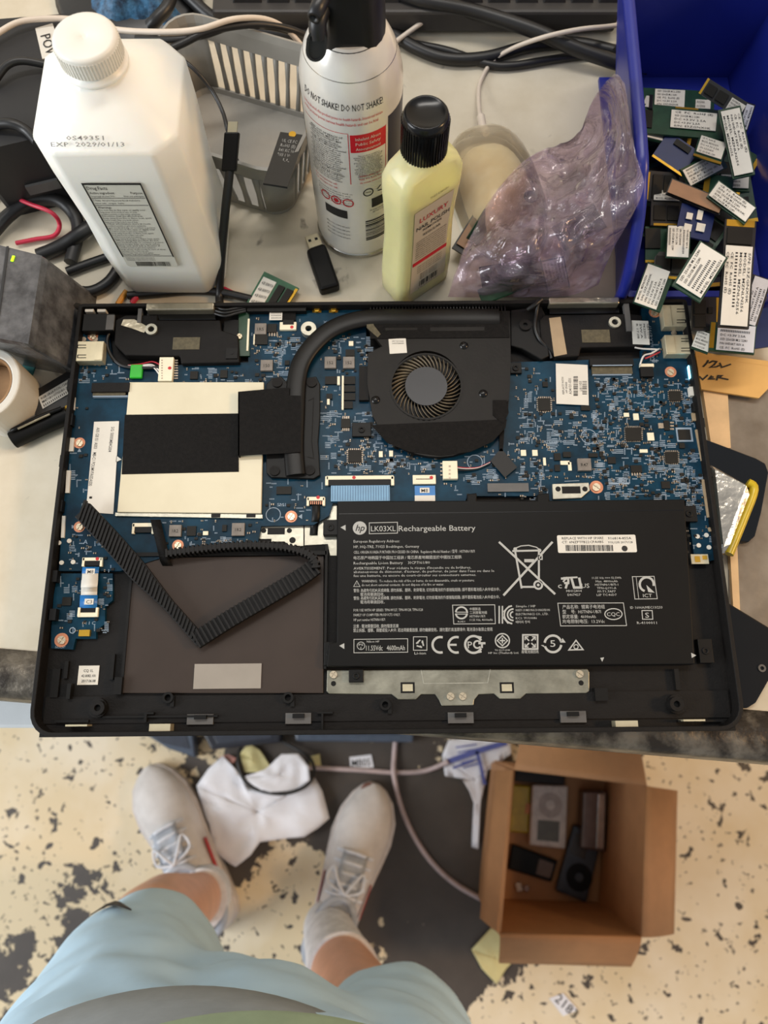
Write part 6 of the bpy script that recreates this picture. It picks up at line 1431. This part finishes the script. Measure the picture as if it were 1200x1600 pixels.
stroke([(1099, 573), (1104, 568), (1107, 563)]); stroke([(1108, 567), (1114, 564), (1120, 565), (1116, 570), (1110, 574), (1120, 573), (1124, 571)]); stroke([(1125, 567), (1128, 574), (1134, 572), (1142, 569)])
stroke([(1093, 588), (1098, 593), (1106, 586)]); stroke([(1112, 587), (1108, 592), (1117, 592)]); stroke([(1109, 590), (1115, 589)]); stroke([(1120, 594), (1122, 587), (1128, 587), (1124, 590), (1138, 593)])
mb.build('handwriting', M_ink, en)
ph = thing('smartphone_screen', 'glossy black phone screen panel with rounded corner beside the laptop', 'phone screen', P(1150, 760, .002))
mb = MB(); mb.prism([tuple(P(x, y, .0062)[:2]) for x, y in ((1092, 682), (1182, 716), (1196, 724), (1201, 738), (1190, 800), (1180, 838), (1170, 847), (1156, 845), (1112, 810))], TZ+.0022, TZ+.0062); mb.build('glass_panel', mat('black_glass', (8, 8, 9), .12), ph, bevel=.0006)
po = thing('foil_pouch_cell', 'silver foil battery pouch with yellow taped edge beside the laptop', 'battery', P(1145, 790, .006))
fq_ = [P(1112, 722, .013), P(1170, 752, .015), P(1176, 768, .014), P(1140, 862, .013), P(1128, 866, .012)]
mb = MB(); mb.loft([[V((p.x, p.y, TZ+.0064)) for p in fq_], [V((p.x, p.y, TZ+.0105)) for p in fq_], [V((p.x, p.y, p.z)).lerp(sum(fq_, V())/5, .16) for p in fq_]], True); mb.build('foil_body', mat('crinkled_foil', (206, 198, 184), .2, .85, bump=.5, bscale=150), po, bevel=.002)
mb = MB(); mb.tube([P(1168, 754, .0105), P(1178, 766, .0105), P(1160, 815, .0105), P(1139, 866, .0105)], .0026, 8, 5); mb.build('yellow_tape_edge', mat('yellow_kapton', (196, 168, 20), .3), po)
bp = thing('black_cover_plate', 'glossy black cover plate with a round screw at the bench edge', 'cover plate', P(1180, 1040, 0))
mb = MB(); mb.prism([tuple(P(x, y, .0045)[:2]) for x, y in ((1120, 930), (1215, 988), (1215, 1040), (1182, 1098), (1168, 1107), (1130, 1100))], TZ+.0017, TZ+.0045); mb.build('plate', M_blkg, bp, bevel=.001)
mb = MB(); lann(mb, 1191, 1044, 3, 6, .0045, .0052, 16); mb.build('screw', M_grey, bp)
# ================================================================== things on the floor
M_card = mat('corrugated_cardboard', (180, 132, 90), .7, var=.06, scale=30, bump=.1, bscale=200); M_card_in = M_card
BZ = .215
rim = [P(x, y, BZ, 0) for x, y in ((803, 1203), (1010, 1228), (1002, 1464), (781, 1458))]     # back left, back right, front right, front left
bx = thing('cardboard_box', 'open brown cardboard box on the floor holding small gadgets', 'box', (*(sum(rim, V())/4)[:2], 0))
def wall(a, b, z0, z1, t=.004):
    d = (b-a); n = V((-d.y, d.x, 0)).normalized()*t
    return [V((a.x, a.y, z0)), V((b.x, b.y, z0)), V((b.x, b.y, z0))+n, V((a.x, a.y, z0))+n], [V((a.x, a.y, z1)), V((b.x, b.y, z1)), V((b.x, b.y, z1))+n, V((a.x, a.y, z1))+n]
for i in range(4):
    a, b = rim[i], rim[(i+1) % 4]; MB().loft(list(wall(a, b, .001, BZ)), True).build('box_wall', M_card_in, bx)
MB().prism([tuple(p[:2]) for p in rim], .0005, .004).build('box_base', M_card_in, bx)
def flap(i, out, name='box_flap', ins=(0, 0), m=None, n=5, bend=1.0):
    a, b = rim[i].copy(), rim[(i+1) % 4].copy(); a2, b2 = a.lerp(b, ins[0]), b.lerp(a, ins[1]); nrm = V((-(b-a).y, (b-a).x, 0)).normalized()
    if nrm.dot(a-sum(rim, V())/4) < 0: nrm = -nrm
    rows = []
    for k in range(n+1):
        t = k/n; off = nrm*out[0]*(t if bend == 1 else t**bend) + V((0, 0, -out[1]*t**1.3)); rows.append([a+(a2-a)*t+off, b+(b2-b)*t+off])
    MB().grid(rows).build(name, m or M_card, bx, solid=.004)
flap(0, (.048, .012), ins=(.05, .03), m=M_card); flap(1, (.062, .05), ins=(.01, .0)); flap(2, (.050, .055), ins=(.0, .03)); flap(3, (.020, .05), ins=(.02, .03), m=M_card_in)
# gadgets in the box
def gadget(name, label, quad, h, t, m, cat, bevel=.003):
    o = thing(name, label, cat, P(sum(q[0] for q in quad)/4, sum(q[1] for q in quad)/4, 0, .004)); slab('case', quad, h, t, m, o, bevel, base=.004); return o
M_wp = mat('white_gloss_plastic', (230, 222, 214), .25); M_scrn = mat('grey_green_screen', (104, 100, 84), .3); M_dkg = mat('slate_grey_metal', (66, 70, 78), .35, .3)
qw = [(832, 1226), (888, 1228), (884, 1327), (827, 1321)]
g = gadget('music_player', 'white music player with grey screen and round wheel in the box', qw, .0195, .018, M_wp, 'music player')
slab('screen', subq(qw, .2, .57, .8, .9), .0200, .0006, M_scrn, g, base=.004)
def disc(px, py, r, h, m, name, par, hole=0):
    c = P(px, py, h, .004); mb = MB()
    if hole: mb.ring([(c.x+r*math.cos(i*.2094), c.y+r*math.sin(i*.2094)) for i in range(30)], [(c.x+hole*math.cos(i*.2094), c.y+hole*math.sin(i*.2094)) for i in range(30)], c.z-.0008, c.z)
    else: mb.cyl(c-V((0, 0, .0008)), r, .0008, 30)
    mb.build(name, m, par)
disc(860, 1258, .020, .0202, mat('pale_grey_wheel', (196, 186, 180), .4), 'touch_wheel', g, .008); disc(860, 1258, .0075, .0203, M_wp, 'centre_button', g)
qk = [(897, 1288), (942, 1306), (917, 1411), (868, 1392)]
g = gadget('music_player', 'dark grey music player with round black wheel in the box', qk, .0165, .012, M_dkg, 'music player')
slab('screen', subq(qk, .1, .1, .62, .42), .0170, .0006, mat('dark_brown_screen', (58, 50, 42), .25), g, base=.004); disc(905, 1371, .0215, .0172, M_blk, 'touch_wheel', g, .007)
qn = [(800, 1318), (872, 1345), (862, 1379), (794, 1358)]
g = gadget('music_player', 'black slim music player with small brown screen in the box', qn, .0105, .008, M_blk, 'music player'); slab('screen', subq(qn, .62, .2, .94, .85), .0110, .0006, mat('small_brown_screen', (112, 90, 74), .4), g, base=.004)
qs = [(912, 1236), (949, 1236), (946, 1332), (908, 1326)]
g = gadget('metal_case', 'shiny silver edged gadget standing on its side in the box', qs, .038, .036, mat('brushed_dark_silver', (120, 104, 98), .25, .7), 'gadget'); slab('polished_edge', subq(qs, .62, .05, .92, .95), .0390, .0014, mat('polished_chrome', (230, 230, 232), .08, 1.0), g, .0006, base=.004)
g = gadget('yellow_pouch', 'crinkled yellow plastic pouch in the box', [(800, 1226), (829, 1228), (826, 1303), (795, 1300)], .012, .011, mat('translucent_yellow_plastic', (186, 160, 30), .35, bump=.5, bscale=120), 'pouch')
slab('orange_seal', [(822, 1255), (829, 1256), (827, 1272), (820, 1271)], .0125, .0006, mat('orange_seal', (206, 120, 40), .4), g, base=.004)
gadget('black_case', 'flat black case against the back of the box', [(806, 1198), (884, 1206), (883, 1227), (803, 1221)], .02, .019, M_ink, 'case')
gadget('earbud', 'small white earbud in the box corner', [(805, 1380), (814, 1379), (818, 1392), (808, 1394)], .007, .006, M_wp, 'earbud', .002)
gadget('earbud', 'pinkish round earbud beside the white one', [(819, 1384), (827, 1384), (827, 1393), (819, 1393)], .007, .006, mat('pinkish_plastic', (190, 168, 166), .4), 'earbud', .002)
# crumpled papers
def paper(name, label, pts, m, h=.012, amp=.010, cat='paper', cut=None, freq=14, seed=0.0, t=.0006):
    xs = [p[0] for p in pts]; ys = [p[1] for p in pts]; n = 26; pl = [P(x, y, 0, 0) for x, y in pts]
    cx = sum(p.x for p in pl)/len(pl); cy = sum(p.y for p in pl)/len(pl)
    # radial fan mesh following the torn outline
    ring = []; N_ = len(pl)
    for i in range(N_):
        a, b = pl[i], pl[(i+1) % N_]; k = max(1, int((b-a).length/.012))
        ring += [a.lerp(b, j/k) for j in range(k)]
    rows = []
    for s in range(9):
        f = s/8; rows.append([V((cx+(p.x-cx)*max(f, .02), cy+(p.y-cy)*max(f, .02), 0)) for p in ring])
    rows2 = []
    for r in rows:
        rr = []
        for p in r + [r[0]]:
            z = h*.4 + amp*(.5+.6*mn.noise(p*freq+V((seed, 0, 0)))) + amp*.5*(1-abs(mn.noise(p*freq*2.2+V((0, seed, 4))))*2)
            rr.append(V((p.x, p.y, max(.0016, z))))
        rows2.append(rr)
    o = MB().grid(rows2).build(name, m, None, solid=t); tag(o, label, cat); return o
M_pap = mat('white_crumpled_paper', (240, 240, 246), .6, var=.03, scale=20, bump=.2, bscale=60); M_ylw = mat('yellow_note_paper', (222, 210, 150), .6, var=.04)
paper('crumpled_cloth', 'large white crumpled cloth lying between the shoes', [(312, 1226), (330, 1200), (352, 1180), (372, 1200), (388, 1226), (430, 1240), (470, 1230), (492, 1212), (505, 1235), (516, 1276), (500, 1290), (478, 1304), (442, 1308), (410, 1312), (396, 1332), (372, 1351), (352, 1338), (336, 1325), (332, 1287), (322, 1262)], M_pap, .02, .016, 'cloth', freq=16)
paper('crumpled_cloth', 'small white cloth piece inside the black cord loop', [(385, 1212), (420, 1200), (445, 1177), (470, 1176), (486, 1195), (488, 1216), (470, 1232), (430, 1234), (400, 1228)], M_pap, .085, .012, 'cloth', freq=18, seed=3)
paper('yellow_note', 'pale yellow note between the white cloth and the bench', [(376, 1178), (390, 1160), (408, 1172), (427, 1200), (405, 1206), (384, 1206)], M_ylw, .012, .008, seed=5)
paper('yellow_note', 'pale yellow scrap right of the black cord loop', [(482, 1182), (500, 1178), (502, 1196), (488, 1204)], M_ylw, .006, .004, seed=8)
paper('pink_scrap', 'pink paper scrap at the corner of the white cloth', [(345, 1182), (360, 1178), (372, 1184), (368, 1192), (350, 1192)], mat('pink_paper', (206, 150, 140), .6), .034, .003, seed=2)
paper('yellow_note', 'pale yellow sticky note on the floor beside the cardboard box', [(736, 1482), (774, 1440), (812, 1488), (790, 1512), (775, 1536), (752, 1512)], M_ylw, .006, .004, seed=9)
pp = paper('printed_paper', 'torn white paper with blue print behind the cardboard box', [(690, 1180), (700, 1156), (760, 1150), (796, 1156), (796, 1178), (762, 1200), (750, 1250), (746, 1325), (736, 1322), (745, 1270), (732, 1235), (720, 1215), (695, 1212)], M_pap, .01, .008, seed=6)
mb = MB()
def fline(pts, w, z):
    q = [P(x, y, z, 0) for x, y in pts]
    for a, b in zip(q, q[1:]): d = b-a; mb.box((a+b)/2, (d.length, w, .0008), math.atan2(d.y, d.x))
fline([(700, 1190), (750, 1172), (792, 1160)], .009, .0215); fline([(745, 1174), (752, 1200), (757, 1226)], .006, .0215); fline([(708, 1200), (740, 1188)], .004, .0215)
for i in range(5): fline([(712+3*i, 1168+8*i), (745+2*i, 1163+7*i)], .0022, .0210)
t_ = mb.build('blue_print', mat('blue_print_ink', (96, 106, 176), .6), None); t_.parent = pp; t_.location = t_.location - WLOC[pp.name]
def fcable(name, label, pts, r, m, base=0):
    mb = MB(); mb.tube([P(x, y, max(h, r), 0) for x, y, h in pts], r, 8, 7); o = mb.build(name, m, None); tag(o, label, 'cable'); return o
M_fc = mat('pinkish_white_cable', (206, 186, 184), .45)
fcable('floor_cable', 'pale cable lying straight across the floor behind the shoes', [(440, 1196, .006), (500, 1200, .004), (560, 1203, .004), (620, 1207, .004), (665, 1204, .004), (700, 1190, .024)], .0042, M_fc)
fcable('floor_cable', 'pale cable curving over the floor to the cardboard box', [(620, 1140, .004), (616, 1180, .006), (616, 1215, .012), (632, 1275, .004), (665, 1335, .004), (710, 1380, .004), (770, 1413, .004), (790, 1418, .004)], .0044, M_fc)
fcable('black_cable', 'black cord loop lying on the white cloth', [(376, 1165, .030), (372, 1192, .040), (384, 1222, .044), (410, 1236, .046), (445, 1240, .046), (478, 1228, .042), (491, 1206, .032), (482, 1182, .026), (455, 1166, .012), (430, 1152, .006)], .0030, mat('black_floor_cord', (40, 40, 40), .5))
o = slab('paper_sticker', [(546, 1183), (580, 1179), (584, 1199), (548, 1202)], .0022, .0016, M_pap, None, base=0.0); tag(o, 'small white sticker lying on the floor cable', 'sticker')
mb = MB(); a_ = P(550, 1198, .0026, 0); mb.text('MB05', a_, (1, .06, 0), (-.06, 1, 0), .012, .032); t_ = mb.build('sticker_print', M_ink, None); t_.parent = o; t_.location = t_.location - WLOC[o.name]
o = slab('paper_sticker', [(858, 1560), (880, 1552), (903, 1578), (880, 1588)], .0022, .0016, M_pap, None, base=0.0); tag(o, 'small printed sticker stuck to the floor before the box', 'sticker')
mb = MB(); mb.text('2183', P(866, 1563, .0026, 0), V((.75, -.66, 0)), V((.66, .75, 0)), .014, .040); t_ = mb.build('sticker_print', M_ink, None); t_.parent = o; t_.location = t_.location - WLOC[o.name]
# blue-grey cases under the bench
M_bg = mat('blue_grey_plastic', (78, 90, 108), .45, var=.1)
for q, hh, lb_ in (([(150, 1100), (296, 1100), (306, 1184), (262, 1170)], .03, 'blue grey plastic case lying under the bench at the left'), ([(302, 1120), (440, 1100), (438, 1160), (330, 1172)], .045, 'dark navy case under the bench beside the blue grey case'), ([(450, 1080), (648, 1080), (646, 1160), (462, 1158)], .03, 'flat blue grey case under the bench behind the floor cable')):
    o = thing('equipment_case', lb_, 'case', P(sum(p[0] for p in q)/4, sum(p[1] for p in q)/4, 0, 0)); m_ = M_bg if 'navy' not in lb_ else mat('navy_plastic', (34, 38, 50), .4)
    slab('case_shell', q, hh, hh-.0005, m_, o, .004, base=0.0); slab('case_panel', subq(q, .12, .2, .88, .86), hh+.001, .002, mat('case_panel', (56, 62, 76), .4), o, .001, base=0.0)
# ================================================================== the person standing at the bench
M_skin = mat('skin', (222, 170, 142), .5, var=.08, scale=30, sss=.15); M_short = mat('pale_blue_woven_shorts', (192, 224, 246), .75, var=.04, scale=12, bump=.5, bscale=22)
M_gcloth = mat('grey_cloth', (160, 168, 174), .85, var=.06, scale=60, bump=.3, bscale=40); M_grs = mat('sage_green_jersey', (160, 180, 150), .85, var=.06, scale=60, bump=.3, bscale=40)
M_shoe = mat('white_mesh_upper', (222, 218, 216), .7, rgb2=(198, 193, 190), scale=18, bump=.3, bscale=700); M_sole = mat('white_foam_sole', (222, 214, 210), .55); M_lace = mat('white_lace', (224, 228, 236), .7); M_tong = mat('pale_grey_tongue', (176, 182, 192), .7); M_redsw = mat('red_accent', (206, 60, 60), .5); M_sock = mat('white_ribbed_sock', (232, 234, 238), .8, bump=.3, bscale=300)
person = thing('person', 'person standing in pale blue shorts, white running shoes and green shirt', 'person', (-.15, -.28, 0))
def ell(cx, cy, z, a, b, n=28, rz=0.0): return [(cx+a*math.cos(2*math.pi*k/n)*math.cos(rz)-b*math.sin(2*math.pi*k/n)*math.sin(rz), cy+a*math.cos(2*math.pi*k/n)*math.sin(rz)+b*math.sin(2*math.pi*k/n)*math.cos(rz), z) for k in range(n)]
def tubeprof(mb, prof, n=28): mb.loft([ell(*p, n=n) for p in prof], True, True)
def remesh(o, vox, it=6):
    m = o.modifiers.new('remesh', 'REMESH'); m.mode = 'VOXEL'; m.voxel_size = vox; m.use_smooth_shade = True
    s_ = o.modifiers.new('smooth', 'SMOOTH'); s_.iterations = it; s_.factor = .5
LEGL = [(-.283, -.262, .035, .030, .034), (-.281, -.258, .09, .032, .036), (-.282, -.254, .16, .036, .042), (-.284, -.246, .28, .052, .056), (-.276, -.242, .38, .056, .058), (-.262, -.248, .46, .057, .058), (-.246, -.252, .52, .060, .062), (-.212, -.262, .64, .070, .074), (-.180, -.272, .78, .080, .086), (-.150, -.276, .90, .085, .09)]
LEGR = [(-.086, -.312, .035, .030, .034), (-.082, -.314, .09, .032, .036), (-.070, -.318, .16, .036, .042), (-.045, -.330, .28, .050, .055), (-.018, -.330, .38, .052, .055), (.002, -.325, .46, .056, .058), (.008, -.322, .52, .060, .062), (.006, -.315, .64, .070, .074), (-.004, -.302, .78, .080, .086), (-.020, -.290, .90, .085, .09)]
TOR = [(-.085, -.283, .80, .120, .090), (-.083, -.282, .90, .165, .115), (-.078, -.278, 1.0, .160, .118), (-.075, -.278, 1.10, .155, .112), (-.074, -.290, 1.20, .160, .105), (-.074, -.300, 1.30, .150, .090)]
FOOTL = [((-.290, -.285), (-.330, -.170))]
mb = MB(); tubeprof(mb, LEGL); tubeprof(mb, LEGR); tubeprof(mb, TOR)
for (hx, hy), (tx, ty) in (((-.272, -.292), (-.352, -.135)), ((-.092, -.345), (-.045, -.180))):      # feet inside the shoes
    mb.tube([(hx, hy, .045), ((hx*2+tx)/3, (hy*2+ty)/3, .048), ((hx+2*tx)/3, (hy+2*ty)/3, .036), (tx, ty, .03)], lambda t: .030-.010*t, 14, 5)
body = mb.build('body', M_skin, person); remesh(body, .007, 4)
# shorts: two wide legs and the seat, one continuous surface
mb = MB()
tubeprof(mb, [(-.246, -.258, .485, .084, .086), (-.243, -.258, .50, .086, .088), (-.228, -.264, .60, .094, .098), (-.200, -.268, .70, .102, .106), (-.170, -.274, .82, .112, .118), (-.145, -.278, .92, .110, .115)])
tubeprof(mb, [(.012, -.323, .485, .082, .084), (.011, -.322, .50, .084, .086), (.006, -.316, .60, .092, .096), (-.002, -.306, .70, .100, .104), (-.014, -.294, .82, .108, .116), (-.025, -.284, .92, .105, .115)])
tubeprof(mb, [(-.150, -.262, .64, .085, .075), (-.125, -.268, .70, .125, .092), (-.098, -.276, .77, .155, .108), (-.088, -.282, .83, .170, .120), (-.084, -.283, .88, .178, .130), (-.080, -.281, .96, .178, .130), (-.078, -.28, 1.02, .168, .124)])
sh = mb.build('shorts', M_short, person); remesh(sh, .007, 5)
tx = bpy.data.textures.new('cloth_folds', 'CLOUDS'); tx.noise_scale = .075; tx.noise_depth = 1
dm = sh.modifiers.new('folds', 'DISPLACE'); dm.texture = tx; dm.strength = .016; dm.mid_level = .5; dm.texture_coords = 'LOCAL'
# hem stitching and the printed tick on the left leg
def legpt(a, z, d=.003):
    t = (z-.5)/.1; cx = -.243+.015*t; cy = -.258-.006*t; rx = .086+.008*t+d; ry = .088+.010*t+d
    return V((cx+rx*math.cos(a), cy+ry*math.sin(a), z))
mb = MB(); th0 = math.radians(101)
tick = [(-.016, .000), (-.006, -.006), (.016, .012), (-.004, .000), (-.012, .003)]
up = [(-.017, .004), (-.014, -.001), (-.008, -.0035), (.0, .0), (.018, .011)]; lowr = [(-.015, .0), (-.012, -.008), (-.005, -.009), (.002, -.004), (.018, .0105)]
mb.grid([[legpt(th0-u/.088, .600+v*3, .007) for u, v in up], [legpt(th0-u/.088, .600+v*3, .007) for u, v in lowr]]); mb.build('printed_tick', M_ink, person, solid=.001)
# grey layer over the top of the shorts, then the green shirt
mb = MB(); tubeprof(mb, [(-.122, -.302, .850, .186, .146), (-.112, -.296, .858, .188, .148), (-.100, -.290, .90, .190, .146), (-.077, -.284, .98, .182, .140), (-.076, -.284, 1.06, .170, .126)], 96); gs = mb.build('grey_waist_layer', M_gcloth, person); 
mb = MB(); tubeprof(mb, [(-.058, -.290, .946, .186, .158), (-.058, -.290, .955, .188, .160), (-.062, -.290, 1.02, .186, .158), (-.070, -.292, 1.12, .178, .140), (-.074, -.300, 1.22, .176, .122), (-.074, -.306, 1.29, .160, .104)], 96); mb.build('green_shirt', M_grs, person)
# shoes
def shoe(heel, toe, name, flip, sock, parent):
    heel, toe = V((*heel, 0)), V((*toe, 0)); d = toe-heel; L = d.length; u = d.normalized(); s_ = V((u.y, -u.x, 0))*(1 if not flip else -1)    # s_: towards the outer side
    def pt(x, y, z): return heel + u*(x*L) + s_*y + V((0, 0, z))
    out = [(0.0, .016, .002), (.03, .028, .001), (.10, .034, .0), (.25, .036, .0), (.40, .038, .001), (.55, .044, .003), (.70, .049, .005), (.82, .046, .006), (.92, .034, .006), (.975, .020, .004), (1.0, .008, .002)]
    top = [.060, .078, .088, .094, .096, .086, .070, .058, .048, .040, .034]
    shp = MB(); loops = []
    for (x, w, o), h in zip(out, top):
        lp = []
        for k in range(20):
            a = 2*math.pi*k/20; c_, q_ = math.cos(a), math.sin(a)
            z = .022 + (h-.022)*max(0, q_)**.75 if q_ > 0 else .022 + .006*q_
            wd = w*(1-.55*max(0, q_)**1.6*(0 if x > .72 else 1) - .30*max(0, q_)**2*(1 if x > .72 else 0))
            lp.append(pt(x, o+wd*(1 if c_ > 0 else -1)*abs(c_)**.7, z))
        loops.append(lp)
    shp.loft(loops, True, True); up = shp.build(name, M_shoe, parent, sub=1)
    so = MB(); so.loft([[pt(x, o+w*sg*1.05, z) for (x, w, o) in [(q[0], q[1], q[2]) for q in out] for sg in (1,)] + [pt(x, o-w*1.05, z) for (x, w, o) in reversed(out)] for z in (.001, .010, .026)], True); so.build('sole', M_sole, up, bevel=.003)
    tg = MB(); tg.grid([[pt(x, .004+y, z) for y in (-.020, -.010, 0, .010, .020)] for x, z in ((.36, .104), (.42, .103), (.50, .099), (.58, .090), (.64, .082))]); tg.build('tongue', M_tong, up, solid=.004)
    for i in range(5):
        x = .42+.052*i; z = .1055-.0052*i
        MB().tube([pt(x, -.026, z-.014), pt(x+.008, -.013, z-.001), pt(x+.012, .004, z+.002), pt(x+.008, .020, z-.001), pt(x, .032, z-.014)], .0028, 8, 4, flat=.7).build('lace', M_lace, up)
    for sg in (-1, 1): MB().tube([pt(.44, .004, .110), pt(.50, .012*sg, .114), pt(.56, .024*sg, .104), pt(.48, .028*sg, .106), pt(.44, .006, .110)], .0022, 8, 4).build('lace_bow', M_lace, up)
    MB().tube([pt(.10, .030, .088), pt(.02, .0, .084), pt(.10, -.030, .088), pt(.26, -.030, .096), pt(.38, -.016, .104), pt(.42, .004, .106), pt(.38, .022, .104), pt(.26, .032, .096), pt(.10, .030, .088)], .006, 8, 5).build('padded_collar', M_tong, up)
    for sg in (-1, 1): MB().grid([[pt(.30+.06*k, .002+sg*(.036+.004*(k/3)), z) for k in range(4)] for z in (.034, .050)]).build('side_flash', M_redsw, up, solid=.001)
    if sock:
        pass
    return up
shoe((-.258, -.318), (-.400, -.070), 'running_shoe', True, False, person)
rs = shoe((-.100, -.372), (-.018, -.098), 'running_shoe', False, True, person)
c_ = P(577, 1238, .032, 0); MB().lathe([(.016, 0), (.012, .003), (.004, .004)], c_, 16).build('toe_stain', mat('brown_scuff', (120, 78, 66), .7), person)
mb = MB(); tubeprof(mb, [(-.087, -.312, .055, .040, .044), (-.083, -.314, .09, .040, .044), (-.076, -.316, .13, .041, .046), (-.070, -.318, .16, .043, .048), (-.062, -.322, .20, .046, .051), (-.054, -.326, .235, .050, .055)]); mb.build('sock', M_sock, person)
mb = MB(); tubeprof(mb, [(-.283, -.262, .055, .040, .044), (-.281, -.258, .09, .040, .044), (-.279, -.259, .108, .040, .044)]); mb.build('sock', M_sock, person)
